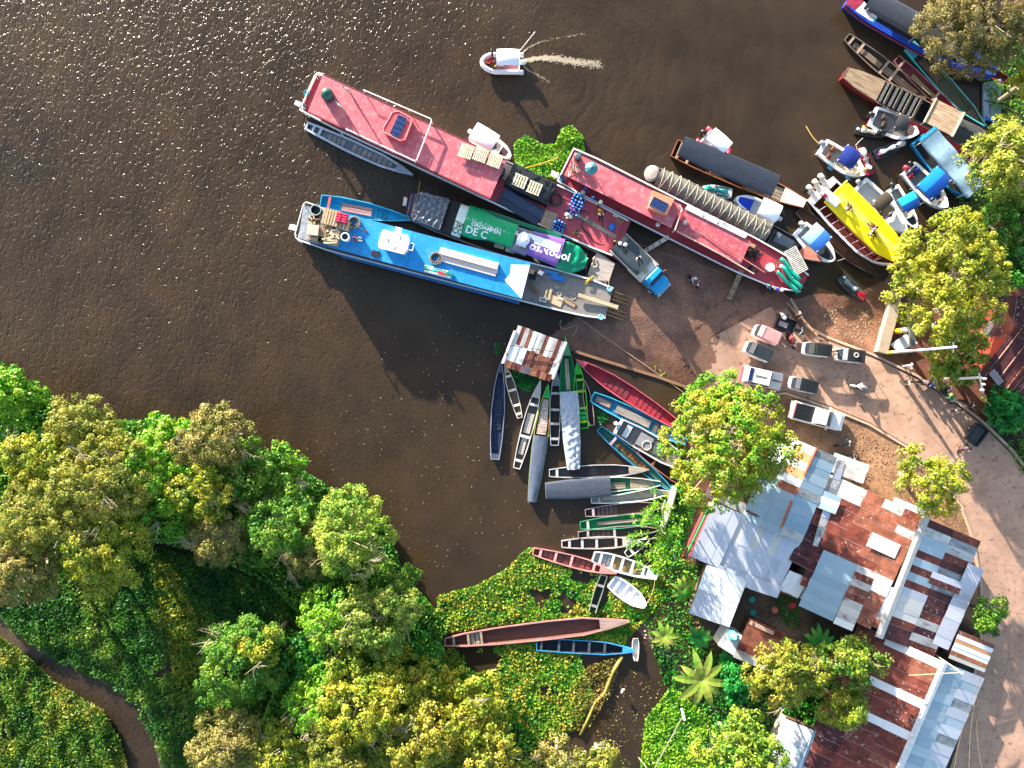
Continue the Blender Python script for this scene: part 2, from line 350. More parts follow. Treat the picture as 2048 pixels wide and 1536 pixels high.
# road slabs
road = empty('road', (0, 0, 0)); tag(road, kind='structure')
def lerp(a, b, t): return (a[0]+(b[0]-a[0])*t, a[1]+(b[1]-a[1])*t)
def slabmat(h):
    m = bpy.data.materials.new('slab_concrete'); m.use_nodes = True; n = m.node_tree.nodes; L = m.node_tree.links; b = n['Principled BSDF']; ge = n.new('ShaderNodeNewGeometry')
    A_ = n.new('ShaderNodeTexNoise'); A_.inputs['Scale'].default_value = .35; A_.inputs['Detail'].default_value = 8; A_.inputs['Roughness'].default_value = .7; L.new(ge.outputs['Position'], A_.inputs['Vector'])
    B_ = n.new('ShaderNodeTexNoise'); B_.inputs['Scale'].default_value = 2.2; B_.inputs['Detail'].default_value = 6; L.new(ge.outputs['Position'], B_.inputs['Vector'])
    r = n.new('ShaderNodeValToRGB'); L.new(A_.outputs[0], r.inputs[0]); c = lin(h); e = r.color_ramp.elements; e[0].position = .32; e[0].color = [x*.62 for x in c]+[1]; e[1].position = .62; e[1].color = c+[1]
    q = n.new('ShaderNodeValToRGB'); L.new(B_.outputs[0], q.inputs[0]); e = q.color_ramp.elements; e[0].position = .3; e[0].color = (.55,.5,.47,1); e[1].position = .42; e[1].color = (1,1,1,1)
    x = n.new('ShaderNodeMix'); x.data_type = 'RGBA'; x.blend_type = 'MULTIPLY'; x.inputs[0].default_value = 1; L.new(r.outputs[0], x.inputs[6]); L.new(q.outputs[0], x.inputs[7]); L.new(x.outputs[2], b.inputs['Base Color'])
    b.inputs['Roughness'].default_value = .8; b.inputs['Specular IOR Level'].default_value = .3; p = n.new('ShaderNodeBump'); p.inputs['Strength'].default_value = .4; p.inputs['Distance'].default_value = .03; L.new(B_.outputs[0], p.inputs['Height']); L.new(p.outputs[0], b.inputs['Normal']); return m
slabm = [slabmat('b8947e')]
def slab(c4, mat, parent, name='slab', th=.16, up=.045):
    cx = sum(p[0] for p in c4)/4; cy = sum(p[1] for p in c4)/4
    m_ = MB(); top = []; sh = []
    for p in c4:
        q = lerp(p, (cx, cy), .008); z = gz(*q)+up; top.append(P(q[0], q[1], z))
    vs = [(v.x, v.y, v.z-th) for v in top]+[tuple(v) for v in top]
    m_.add(vs, [(0,1,2,3),(7,6,5,4),(1,0,4,5),(2,1,5,6),(3,2,6,7),(0,3,7,4)])
    return m_.build(name, mat, parent)
for i in range(len(ROADS)-1):
    (a0, b0), (a1, b1) = ROADS[i], ROADS[i+1]
    nd = 2 if i in (0, 3, 4, 5, 6, 7, 8, 9) else 3
    for s in range(nd):
        A0, A1 = lerp(a0, a1, s/nd), lerp(a0, a1, (s+1)/nd); B0, B1 = lerp(b0, b1, s/nd), lerp(b0, b1, (s+1)/nd)
        for l in range(3):
            slab([lerp(A0, B0, l/3), lerp(A0, B0, (l+1)/3), lerp(A1, B1, (l+1)/3), lerp(A1, B1, l/3)], RN.choice(slabm), road)
# mud washed over the ragged lower edge of the slabs
def mud(poly_, thr, seed, col, step=3.0):
    xs = np.arange(min(p[0] for p in poly_), max(p[0] for p in poly_), step); ys = np.arange(min(p[1] for p in poly_), max(p[1] for p in poly_), step); X, Y = np.meshgrid(xs, ys)
    f = sdf(X, Y, poly_)*.6+wob(X, Y, .06, seed)*.9+wob(X, Y, .2, seed+1)*.6+wob(X, Y, .5, seed+2)*.3 > thr
    V = []; F = []; idx = {}
    Z = ground_z(X, Y)+.056
    for i in range(X.shape[0]-1):
        for j in range(X.shape[1]-1):
            if f[i, j]:
                fc = []
                for a, b_ in ((i+1, j), (i+1, j+1), (i, j+1), (i, j)):
                    if (a, b_) not in idx: idx[(a, b_)] = len(V); V.append(tuple(P(X[a, b_]+math.sin(a*7.1+b_)*.9, Y[a, b_]+math.cos(b_*5.3+a)*.9, Z[a, b_])))
                    fc.append(idx[(a, b_)])
                F.append(tuple(fc))
    o = bpy.data.objects.new('mud', npmesh('mud', V, F, M(col, 'concrete', .6))); COL.objects.link(o); tag(o, kind='structure')
mud([(1340,700),(1420,600),(1560,560),(1600,600),(1560,625),(1470,640),(1430,690),(1440,770),(1400,800)], .35, 11, '7d5c4c'); mud([(1400,690),(1520,640),(1700,720),(1900,850),(1900,900),(1700,830),(1500,790)], 1.75, 15, '8a6a58'); mud([(1600,640),(1660,670),(1660,690),(1600,690)], .3, 18, '7d5c4c')
def kerb(pts, wd, h, mat, name='kerb', up=0.0, sub=3):
    m_ = MB(); q = []
    for i in range(len(pts)-1):
        for s in range(sub): q.append(lerp(pts[i], pts[i+1], s/sub))
    q.append(pts[-1]); rings = []
    for i, p in enumerate(q):
        z = max(gz(*p), .0)+up; c = P(p[0], p[1], z); a = P(*q[max(i-1, 0)]); b_ = P(*q[min(i+1, len(q)-1)])
        d = (b_-a).normalized(); nn = Vector((-d.y, d.x, 0))*wd/2
        rings.append([c-nn+Vector((0,0,-.3)), c+nn+Vector((0,0,-.3)), c+nn+Vector((0,0,h)), c-nn+Vector((0,0,h))])
    m_.loft(rings); o = m_.build(name, mat); return tag(o, kind='structure')
KM = M('b39c86', 'concrete')
off = lambda pts, dx, dy: [(x+dx, y+dy) for x, y in pts]
kerb([(1580,597),(1612,652),(1655,675),(1742,708),(1832,751),(1903,796),(1968,846),(2024,901),(2079,976)], .22, .16, KM)
kerb([(1500,799),(1569,786),(1658,816),(1738,849),(1813,894),(1877,953),(1921,1013),(1946,1082),(1961,1172),(1961,1290),(1925,1442)], .22, .16, KM)
kerb([(1150,703),(1230,728),(1310,752),(1392,781)], .28, .16, M('8a6a52', 'concrete'), 'ramp_kerb')
kerb([(1246,476),(1330,508),(1400,530),(1452,548)], .12, .06, M('7d5f4c', 'concrete'), 'ramp_edge')
rw = kerb([(1786,585),(1778,630),(1768,665),(1757,706)], 1.0, .75, M('aa9a86', 'concrete'), 'retaining_wall')
rw['kind'] = ''; del rw['kind']; tag(rw, 'sloping concrete retaining wall at the top of the boat ramp by the tree', 'wall')
# ---------------------------------------------------------------- boats
CANOE = [(0,.55),(.06,.66),(.2,.85),(.45,1),(.65,.95),(.82,.66),(.93,.32),(1,.03)]
SPEED = [(0,.82),(.1,.9),(.35,1),(.6,1),(.78,.82),(.9,.5),(.97,.22),(1,.06)]
BLUNT = [(0,.62),(.05,.75),(.2,.95),(.45,1),(.7,.9),(.9,.62),(1,.42)]
def pf(prof, t):
    for (a, x), (b, y) in zip(prof, prof[1:]):
        if t <= b: 
            u = (t-a)/(b-a); return x+(y-x)*u
    return prof[-1][1]
def zf(zs, t):   # sheer line: stern, mid, bow heights
    return zs[1]+(zs[0]-zs[1])*max(0, 1-t/.35)**2+(zs[2]-zs[1])*max(0, (t-.55)/.45)**1.8
def strip(L_, W, prof, zs, t0, t1, f0, f1, dz, n=14, thick=.03):
    """a deck-like slab between two fractions of the half width"""
    rings = []
    for i in range(n+1):
        t = t0+(t1-t0)*i/n; h = pf(prof, t)*W/2; z = (zf(zs, t) if callable(dz) is False and dz is not None else 0)
        z = zf(zs, t)+dz
        rings.append([(t*L_, -h*f1, z-thick), (t*L_, -h*f1, z), (t*L_, h*f0, z), (t*L_, h*f0, z-thick)])
    return MB().loft([[r[0], r[3], r[2], r[1]] for r in rings])
def hull(root, L_, W, prof=CANOE, zs=(.42,.36,.62), th=.06, fz=.06, out='6b5b4c', inn='5a4c40', rim='b8aca0', zb=-.25, chine=.72, n=20, kind='wood', deck=0, dcol=None, sdeck=0):
    o_, i_, r_ = [], [], []
    for k in range(n+1):
        t = k/n if k < n else 1; t = 1-(1-t)**1.15
        w_ = max(pf(prof, t)*W/2, .02); z = zf(zs, t); x = t*L_; q = min(th, w_*.6)
        wi = max(w_-q, .004)
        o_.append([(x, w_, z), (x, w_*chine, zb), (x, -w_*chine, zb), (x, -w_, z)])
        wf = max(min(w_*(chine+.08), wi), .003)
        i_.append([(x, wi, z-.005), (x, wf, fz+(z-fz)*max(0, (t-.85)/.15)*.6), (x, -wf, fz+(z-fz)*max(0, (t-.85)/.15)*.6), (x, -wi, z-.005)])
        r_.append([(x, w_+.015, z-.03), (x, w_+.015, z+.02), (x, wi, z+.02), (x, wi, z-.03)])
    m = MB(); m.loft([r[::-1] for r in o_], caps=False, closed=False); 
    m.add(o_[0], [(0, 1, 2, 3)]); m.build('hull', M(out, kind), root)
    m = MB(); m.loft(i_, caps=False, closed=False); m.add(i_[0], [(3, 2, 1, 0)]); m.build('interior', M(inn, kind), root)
    m = MB(); m.loft([r[::-1] for r in r_]); m.loft([[(a, -b, c) for a, b, c in r] for r in r_])
    w0 = pf(prof, 0)*W/2; z0 = zf(zs, 0); m.box(th/2, 0, z0-.02, th, 2*w0, .09); m.build('gunwale', M(rim, kind), root)
    if deck: strip(L_, W, prof, zs, 1-deck, 1, .9, .9, .025).build('bow_deck', M(dcol or rim, kind), root)
    if sdeck: strip(L_, W, prof, zs, .0, sdeck, .9, .9, .02, 3).build('stern_deck', M(dcol or rim, kind), root)
def bench(root, L_, W, prof, zs, t, col, wd=.24, kind='wood', dz=-.02):
    h = pf(prof, t)*W-.04
    MB().box(t*L_, 0, zf(zs, t)+dz, wd, h, .04).build('bench', M(col, kind), root)
def planks_x(root, L_, W, prof, t0, t1, n, col, wf=.8, z=.14, name='floorboard', kind='wood'):
    for i in range(n):
        t = t0+(t1-t0)*(i+.5)/n; h = pf(prof, t)*W*wf
        MB().box(t*L_, 0, z, (t1-t0)*L_/n*.78, h, .03).build(name, M(col, kind), root)
def planks_l(root, L_, W, prof, t0, t1, n, col, wf=.6, z=.14, y0=0, name='floorboard', kind='wood'):
    h = min(pf(prof, t0), pf(prof, t1))*W*wf
    for i in range(n):
        y = y0-h/2+h*(i+.5)/n
        MB().box((t0+t1)/2*L_, y, z+RN.uniform(0, .015), (t1-t0)*L_, h/n*.85, .03, rz=RN.uniform(-.004, .004)).build(name, M(col, kind), root)
def wrinkle(seed, amp, f=1.6, ang=None):
    r = random.Random(seed); ks = [((r.uniform(0, PI) if ang is None else ang+r.gauss(0, .35)), r.uniform(.5, 1.8)*f, r.uniform(0, 6.3)) for _ in range(9)]
    def g_(x, y):
        s = 0
        for a, q, p in ks:
            u = math.sin((x*math.cos(a)+y*math.sin(a))*q*2+p+math.sin(x*.9+y*1.3+p))
            s += (1-abs(u))**2 * (.6 if q > f else 1)
        return amp*(s/5-.5)
    return g_
def cloth(name, root, x0, x1, wfun, zfun, mat, nx=24, ny=9, side=.25, smooth=False, y0=0):
    """a sheet draped over a load: top surface zfun(x,y), hems falling down by side"""
    V = []; F = []; m_ = ny+4
    for i in range(nx+1):
        x = x0+(x1-x0)*i/nx; h = wfun(x)
        for j in range(m_+1):
            if j in (0, m_): y = h*1.03*(-1 if j == 0 else 1); z = zfun(x, y/1.03)-side
            elif j in (1, m_-1): y = h*(-1 if j == 1 else 1); z = zfun(x, y)-side*.12
            else: y = h*.96*(2*(j-2)/(m_-4)-1); z = zfun(x, y)
            V.append((x, y+y0, z))
    for i in range(nx):
        for j in range(m_):
            a = i*(m_+1)+j; F.append((a, a+m_+1, a+m_+2, a+1))
    me = npmesh(name, V, F, mat, smooth); o = bpy.data.objects.new(name, me); COL.objects.link(o); o.parent = root
    return o
def tarp_cover(root, L_, W, prof, t0, t1, col, z0, arch=.15, amp=.05, seed=1, wf=1.04, ang=None, nx=30, f=1.6, side=.25, kind='tarp', name='tarp', rough=None):
    wr = wrinkle(seed, amp, f, ang)
    wfun = lambda x: max(pf(prof, x/L_)*W/2*wf, .05)
    zfun = lambda x, y: z0+arch*(1-min(1, abs(y)/wfun(x))**2)+wr(x, y)
    return cloth(name, root, t0*L_, t1*L_, wfun, zfun, M(col, kind, rough), nx, 9, side), zfun
def canoe(ps, pb, Wpx, label, out='7d7268', inn='4f463f', rim='b9b0a6', prof=CANOE, zs=(.42,.36,.62), benches=(), bcol=None, px=None, pl=None, tarp=None, deck=0, dcol=None, sdeck=0, th=.06, fz=.06, cat='canoe', name='canoe', group='wooden canoes moored along the bank', kind='wood', lift=0.0):
    A, a, L_ = frame(ps, pb, .35); W = Wpx/PXM; BOATS.append((ps, pb, Wpx))
    r = empty(name, A+Vector((0, 0, lift)), a, label, cat, group)
    hull(r, L_, W, prof, zs, th, fz, out, inn, rim, deck=deck, dcol=dcol, sdeck=sdeck, kind=kind)
    for t in benches: bench(r, L_, W, prof, zs, t, bcol or rim, kind=kind)
    for q in (px or ()): planks_x(r, L_, W, prof, *q)
    for q in (pl or ()): planks_l(r, L_, W, prof, *q)
    if tarp:
        d = dict(tarp); tarp_cover(r, L_, W, prof, d.pop('t0'), d.pop('t1'), d.pop('col'), d.pop('z', .55), **d)
    r['_L'] = L_; r['_W'] = W
    return r, L_, W
GC = 'wooden canoes moored along the bank'
# --- the fan of canoes round the floating hut
canoe((990,919),(1002,724),27,'slim navy blue canoe at the left edge of the fan, pointing at the floating hut', '232c40','26314a','8b93a0', prof=[(0,.62),(.2,.9),(.5,1),(.75,.75),(.9,.42),(1,.08)], deck=.11,dcol='4b566b', px=[(.3,.62,9,'303b50',.6,.12)], sdeck=.06)
canoe((1040,836),(1010,729),18,'short bleached wooden canoe just right of the navy one under the hut roof', 'a89a8c','6a5a4c','cfc4b8', benches=(.08,.24,.52,.78), bcol='e2d6c8', deck=.16, dcol='a08d78')
canoe((1033,937),(1081,760),24,'long white canoe with pale slatted floor between the bleached and the green canoe', 'cfc8c2','6a5f55','ece6e0', benches=(.09,.36,.72), bcol='f2ece6', deck=.2, dcol='c8bcb0', pl=[(.16,.34,5,'cdc1b4',.55,.2),(.4,.62,6,'cdc1b4',.6,.2)])
canoe((1064,1003),(1096,768),30,'green and red canoe with white crosswise slats and a dark tarp over its stern half', '3f8f3c','8f1f28','a8c83c', px=[(.57,.87,17,'d9c3b4',.66,.3)], deck=.12, dcol='1fae4e', tarp=dict(t0=.0,t1=.56,col='5a6374',z=.55,arch=.14,amp=.12,seed=3,wf=.98,ang=1.5,f=1.1))
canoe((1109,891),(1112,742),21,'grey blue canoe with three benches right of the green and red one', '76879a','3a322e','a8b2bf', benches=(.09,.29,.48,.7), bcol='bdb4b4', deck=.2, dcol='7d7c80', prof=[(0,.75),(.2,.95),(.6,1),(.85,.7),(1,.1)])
r,l,w_ = canoe((1147,938),(1130,675),38,'big dark green canoe whose stern half is wrapped in a creased silver tarp', '146b3e','177a48','2f9c62', zs=(.6,.5,.9), deck=.14, dcol='4fa87c', pl=[(.6,.84,4,'c3b49a',.42,.2)], tarp=dict(t0=.0,t1=.59,col='aab2be',z=.75,arch=.2,amp=.34,seed=8,wf=.98,ang=1.2,nx=110,f=3.0,rough=.2), prof=[(0,.68),(.2,.9),(.5,1),(.7,.85),(.88,.42),(1,.04)])
canoe((1167,857),(1154,722),23,'bright green canoe with dark inner boxes beside the silver tarp', '27a822','2b6a2a','48d23a', benches=(.1,.3,.55,.72), bcol='8fc832', deck=.2, dcol='2fa836', prof=[(0,.85),(.3,1),(.6,1),(.82,.7),(1,.05)], px=[(.32,.5,3,'57565c',.55,.2),(.12,.26,2,'1fae4e',.7,.3)])
canoe((1184,851),(1168,760),17,'half hidden dark maroon canoe behind the bright green one', '4a2f2c','3a2522','b39a90')
canoe((1348,846),(1151,719),34,'crimson canoe pointing up to the ramp kerb', 'a8384a','9c2a3c','cf6a78', deck=.1, dcol='cf5a6e', px=[(.12,.4,6,'a53646',.8,.1),(.45,.7,5,'7f3640',.7,.1)], zs=(.5,.42,.7))
canoe((1184,793),(1372,884),34,'sky blue canoe with long grey floorboards, its bow under the big tree', '1f86b8','2c6f92','3fb4d8', pl=[(.26,.62,5,'a89e92',.5,.18),(.05,.2,3,'a8907f',.5,.16)], px=[(.66,.8,3,'6a5f58',.6,.2)], prof=[(0,.6),(.15,.85),(.5,1),(.8,.85),(1,.3)])
canoe((1198,857),(1343,981),24,'teal and blue canoe with rusty floor and a pink bench near its stern', '1d6ea8','2f6a62','3b9bd0', benches=(.2,), bcol='c8a6c4', px=[(.26,.7,9,'8a5a35',.45,.1)], zs=(.4,.36,.6), prof=[(0,.6),(.15,.85),(.4,1),(.7,.9),(.9,.6),(1,.2)])
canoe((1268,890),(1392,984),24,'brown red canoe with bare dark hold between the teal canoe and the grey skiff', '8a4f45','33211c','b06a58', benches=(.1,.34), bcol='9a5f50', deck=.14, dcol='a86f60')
canoe((1098,946),(1297,939),26,'slate canoe with white rim lying level below the silver tarp', '5b6272','4c4d55','d4d0cc', deck=.2, dcol='a39a90', benches=(.08,), px=[(.2,.42,7,'4a3a38',.55,.12),(.48,.7,6,'4b3935',.6,.1)], zs=(.42,.38,.6))
canoe((1091,981),(1320,966),38,'broad green canoe with a flat charcoal tarp on its left two thirds and slatted bow', 'e6e6dc','3f8f68','f0efe6', zs=(.55,.45,.6), px=[(.74,.95,13,'b8a890',.72,.34)], pl=[(.56,.7,3,'a58f80',.4,.25)], tarp=dict(t0=0,t1=.565,col='454b58',z=.72,arch=.08,amp=.035,seed=4,wf=1.03,ang=PI/2,f=1.5), prof=[(0,.8),(.2,.95),(.45,1),(.65,.95),(.85,.62),(1,.22)])
canoe((1182,999),(1345,984),26,'pale blue and white canoe under the charcoal tarp canoe', 'bcd6e2','a3b4b4','e4ecee', benches=(.1,.78), bcol='b8aaa0', pl=[(.14,.75,4,'b4a596',.6,.22)], deck=.1, dcol='a86f58')
canoe((1170,1026),(1335,1010),25,'maroon canoe with a dark flooded hold under the leaning branch', '6f4a4a','4f3a38','a08a8c', benches=(.1,), bcol='c0aeb2', px=[(.14,.4,5,'6d585a',.8,.14)])
canoe((1160,1051),(1335,1035),27,'emerald green canoe with one long pinkish board, stern toward the river', '0f7a4c','178656','4aa67c', benches=(.09,), bcol='c8c4b0', pl=[(.2,.85,2,'b79a8a',.4,.2)])
canoe((1156,1070),(1322,1058),23,'weathered dark canoe squeezed under the emerald green one', '6a625c','4a3f3c','a39b94', benches=(.12,.44), bcol='b3aaa4', px=[(.16,.4,4,'5a5050',.8,.12)])
canoe((1123,1088),(1283,1083),25,'bare whitish wooden canoe with three crossbars below the weathered one', 'b9b0ab','5a4a42','cfc8c4', benches=(.1,.26,.44,.68), bcol='c9c2be', deck=.24, dcol='c2bab4', th=.09)
canoe((1066,1102),(1233,1146),25,'salmon pink canoe with a green tray aboard at the edge of the floating plants', 'd08078','8f4a48','e2a09a', benches=(.09,.27,.46,.73), bcol='e2a39c', deck=.2, dcol='d8837c', th=.08, px=[(.12,.25,2,'9c5f58',.7,.12),(.3,.44,2,'7a5048',.7,.12),(.5,.7,3,'a0584c',.7,.12)])
canoe((1186,1113),(1314,1151),33,'white skiff canoe with four wooden floor compartments', 'dcdfe2','9aa6a8','f0f2f2', benches=(.12,.3,.45,.61,.78), bcol='f0f2f2', deck=.16, dcol='cfd5dc', th=.13, px=[(.16,.28,2,'b4bcb8',.7,.1),(.33,.43,2,'a8864e',.7,.1),(.48,.59,2,'a8864e',.7,.1),(.64,.75,2,'a8864e',.7,.1)], prof=BLUNT)
canoe((1252,1110),(1296,1076),18,'little white canoe stern poking out below the leaning branch', 'd2d4d6','5a4f4a','ececec', benches=(.25,), bcol='f0f0f0', prof=BLUNT)
canoe((1222,1162),(1290,1211),36,'plump white rowing boat with moulded seats on the floating plants', 'f2f2f4','e4e6ea','fafafa', benches=(.18,.4,.6), bcol='f4f4f6', deck=.24, dcol='f4f4f4', th=.14, prof=[(0,.75),(.2,.95),(.5,1),(.75,.85),(.92,.5),(1,.25)], cat='rowing boat', name='rowing_boat', group='white rowing boats', kind='plastic')
canoe((1208,1150),(1184,1222),17,'narrow dark green punt half sunk among the floating plants', '8a9088','263a30','9aa298', benches=(.3,.85), bcol='9a9a98', prof=[(0,.85),(.5,1),(1,.85)])
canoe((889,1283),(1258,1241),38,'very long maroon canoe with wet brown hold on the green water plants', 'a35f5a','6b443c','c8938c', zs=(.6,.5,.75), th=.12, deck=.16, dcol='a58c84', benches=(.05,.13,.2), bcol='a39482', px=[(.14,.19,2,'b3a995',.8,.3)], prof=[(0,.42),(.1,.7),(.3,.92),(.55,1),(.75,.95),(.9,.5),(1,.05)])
canoe((1073,1289),(1268,1300),27,'bright blue canoe with black cross benches below the long maroon one', '1f86d0','15202c','3fa8e4', benches=(.05,.23,.38,.54,.7), bcol='4c5560', deck=.12, dcol='3a9cd8', prof=[(0,.85),(.3,1),(.7,.95),(.9,.5),(1,.15)])
canoe((1271,1276),(1271,1320),14,'short white and red boat standing crosswise at the tip of the blue canoe', 'c0503a','e8e0d8','f2ece4', prof=BLUNT)
# --- canoes in the upper right corner
canoe((1693,74),(1850,200),33,'long grey wooden canoe with plank floor in the upper right corner', '4f463e','463c34','8a7d70', benches=(.06,.18,.48,.6), bcol='b09a84', pl=[(.1,.45,3,'8f7a66',.5,.16),(.5,.9,3,'8a7767',.55,.16)], prof=[(0,.5),(.1,.7),(.4,1),(.8,.95),(1,.7)])
canoe((1792,117),(1905,226),25,'dull red canoe with a plank in it between the grey and the turquoise canoe', '7a2f36','7f3a40','b07a78', benches=(.1,.7), bcol='b59a88', pl=[(.3,.7,2,'9c8a66',.3,.2)], prof=[(0,.65),(.3,1),(.8,1),(1,.7)])
canoe((1818,91),(1968,254),34,'turquoise canoe with a wooden platform inside in the upper right corner', '2fa0b0','5a5f48','5ccbd4', pl=[(.17,.42,4,'7a6250',.5,.2)], px=[(.8,.95,4,'7d6a60',.7,.25)], prof=[(0,.75),(.2,.9),(.5,1),(.8,.75),(1,.08)], sdeck=.12, dcol='4fb0be')
# big wooden cargo boat: tan stern deck, dark hold with hatch boards, tan roof, red side
A, a, L_ = frame((1690,146),(1975,292),.9); W = 2.5
r = empty('cargo_boat', A, a, 'long wooden cargo boat with tan stern deck, red side and square tan roof', 'boat')
PRB = [(0,.45),(.1,.75),(.3,.95),(.5,1),(.9,.95),(1,.8)]; zb = (1.0,.9,1.1)
hull(r, L_, W, PRB, zb, .08, .2, '8f1f26', '26282c', '8a7868', zb=-.3, n=24)
MB().loft([[(t*L_, -pf(PRB, t)*W/2-.55, .55), (t*L_, -pf(PRB, t)*W/2-.55, .7), (t*L_, -pf(PRB, t)*W/2+.02, .98), (t*L_, -pf(PRB, t)*W/2+.02, .8)] for t in (.46,.52,.6,.7,.8,.9,.99)]).build('red_side_board', M('b81c26', 'paint'), r)
strip(L_, W, PRB, zb, .01, .25, .95, .95, .05, 6).build('stern_deck', M('a0886e', 'wood', None, .7), r)
for i in range(8):
    t = .27+i*.033
    MB().box(t*L_, 0, .98, .28, W*.82, .05, ry=.35 if i % 2 else -.25).build('hatch_board', M('8d8374' if i % 2 else '4a4c50', 'wood'), r)
for t in (.55, ):
    MB().box(.655*L_, 0, 1.75, .2*L_, W*1.0, .07).build('cabin_roof', M('c9a98c', 'wood', None, .7), r)
    MB().box(.56*L_, 0, 1.8, .1, W*1.06, .14).build('roof_beam', M('d8c4ac', 'wood'), r); MB().box(.753*L_, 0, 1.8, .18, W*1.06, .14).build('roof_beam', M('e2d2bc', 'wood'), r)
    for x in (.57, .75):
        for y in (-1, 1): MB().cyl(x*L_, y*W*.44, .6, 1.75, .05).build('post', M('8a7868', 'wood'), r)
tarp_cover(r, L_, W, PRB, .77, .99, '3f4140', 1.05, arch=.3, amp=.12, seed=21, wf=.9, nx=20)
# big blue covered boat, top right corner
A, a, L_ = frame((1700,-8),(1985,150),.9); W = 3.2
r = empty('passenger_boat', A, a, 'long cobalt blue covered boat with charcoal roof leaving the top edge under the tree', 'boat')
PRC = [(0,.7),(.15,.95),(.5,1),(.8,.8),(1,.2)]; zc = (1.1,1.0,1.5)
hull(r, L_, W, PRC, zc, .5, .3, '1a3f9c', '2a2c34', '1c48b8', zb=-.3, n=22, kind='paint')
MB().tube([(t*L_, -pf(PRC, t)*W/2-.05, zf(zc, t)-.25) for t in [k/16 for k in range(16)]], .09, 6).build('red_rubbing_strake', M('8c2030'), r)
tarp_cover(r, L_, W, PRC, .1, .8, '3d4149', 2.0, arch=.15, amp=.04, seed=5, wf=.7, nx=24, ang=1.2)
for x in (.12, .45, .78):
    for y in (-1, 1): MB().cyl(x*L_, y*pf(PRC, x)*W*.4, .5, 2.25, .04).build('post', M('9a9a9a'), r)
bn = empty('banner', P(1724,18,1.7), 0, 'white and dark red banner with a portrait at the stern of the cobalt boat', 'banner')
q = [inv(bn, *p, 1.75) for p in ((1711,21),(1729,3),(1755,32),(1744,43))]; MB().prism([(v.x, v.y) for v in q], .0, .03).build('poster', M('dfe4e8', 'plastic'), bn)
q = [inv(bn, *p, 1.75) for p in ((1691,8),(1703,-14),(1728,2),(1711,19))]; MB().prism([(v.x, v.y) for v in q], .0, .03).build('poster', M('a03048', 'plastic', None, .6), bn, )['label'] = 'dark red half of the banner'
v = inv(bn, 1733,16,1.75); hm = MB().ell(v.x, v.y, .03, .3, .22, .03, 12, 3).build('portrait_hair', M('15120f'), bn); MB().ell(v.x-.03, v.y+.02, .05, .13, .1, .03).build('portrait_face', M('b98a70'), bn)
text('lettering', 'VOTA', .38, M('c05a58'), bn, (inv(bn,1741,30,1.75).x, inv(bn,1741,30,1.75).y, .045), -.85)
q = [inv(bn, *p, 1.75) for p in ((1744,43),(1756,32),(1757,34),(1746,45))]; MB().prism([(v.x, v.y) for v in q], .0, .04).build('border', M('28b0c0'), bn)
# blue grey plank raft at the right edge
A, a, L_ = frame((1985,242),(1988,166),.4)
r = empty('raft', A, a, 'pale blue grey board raft with a black bent rod lying on it', 'raft')
MB().prism([(0,.85),(L_,.95),(L_+.5,-.75),(.6,-.85)], .1, .35).build('deck', M('9fb4c0', 'wood'), r); MB().box(L_*.5, 0, .37, .1, 1.7, .05, rz=-.15).build('seam', M('25282c'), r)
MB().box(.12, 0, .3, .3, 1.6, .2, rz=-.3).build('skirt', M('2a6cc0'), r)
MB().tube([(.6,.3,.42),(1.6,.35,.42),(1.8,-.1,.42),(1.9,-.4,.42)], .04).build('rod', M('1c1c20'), r)
canoe((1930,120),(2038,172),20,'red hull glimpsed through the branches below the cobalt boat', '8c2f26','6a2a20','a84434')
# --- grey aluminium canoe along the red ship
canoe((612,251),(827,351),27,'grey metal canoe with ribbed inside tied along the red double deck ship', '8f9aa6','78828c','c3ccd6', px=[(.2,.36,4,'a49f98',.6,.1),(.42,.8,8,'aaa39c',.62,.1)], deck=.16, dcol='a9b8c8', th=.2, sdeck=0, benches=(.07,.13), prof=[(0,.6),(.1,.75),(.4,1),(.7,.95),(.88,.55),(1,.05)], kind='metal')
canoe((642,405),(829,441),36,'turquoise wooden launch beside the blue ship with two pink boards', '1a8fb8','1f9cc4','5cc8e0', benches=(.09,), bcol='e06a62', pl=[(.22,.54,3,'c48f86',.5,.26)], px=[(.56,.7,3,'1b84a8',.8,.12)], prof=[(0,.8),(.2,1),(.5,.95),(.75,.62),(.92,.25),(1,.04)], zs=(.6,.5,.7), cat='launch', name='launch', group=None)
# black canopy river boat
r,l,w_ = canoe((1347,298),(1607,409),42,'long river boat under a black canopy with orange trim and white bow', '6b4030','3a2c26','b06a44', prof=[(0,.85),(.2,1),(.6,1),(.85,.75),(1,.42)], zs=(.7,.6,.7), pl=[(.76,.83,4,'9a8a78',.8,.45)], deck=.17, dcol='d9d0c4', benches=(.04,.12), bcol='b89a80', cat='river boat', name='river_boat', group=None)
tarp_cover(r, l, 2.3, [(0,.85),(.3,1),(1,1)], .03, .745, '2e333d', 1.9, arch=.1, amp=.05, seed=12, wf=.98, nx=40, f=1.2, side=.12)
for t in (.05, .3, .55, .74):
    for y in (-.85, .85): MB().cyl(t*l, y, .4, 1.9, .035, n=6).build('post', M('a86a48', 'wood'), r)
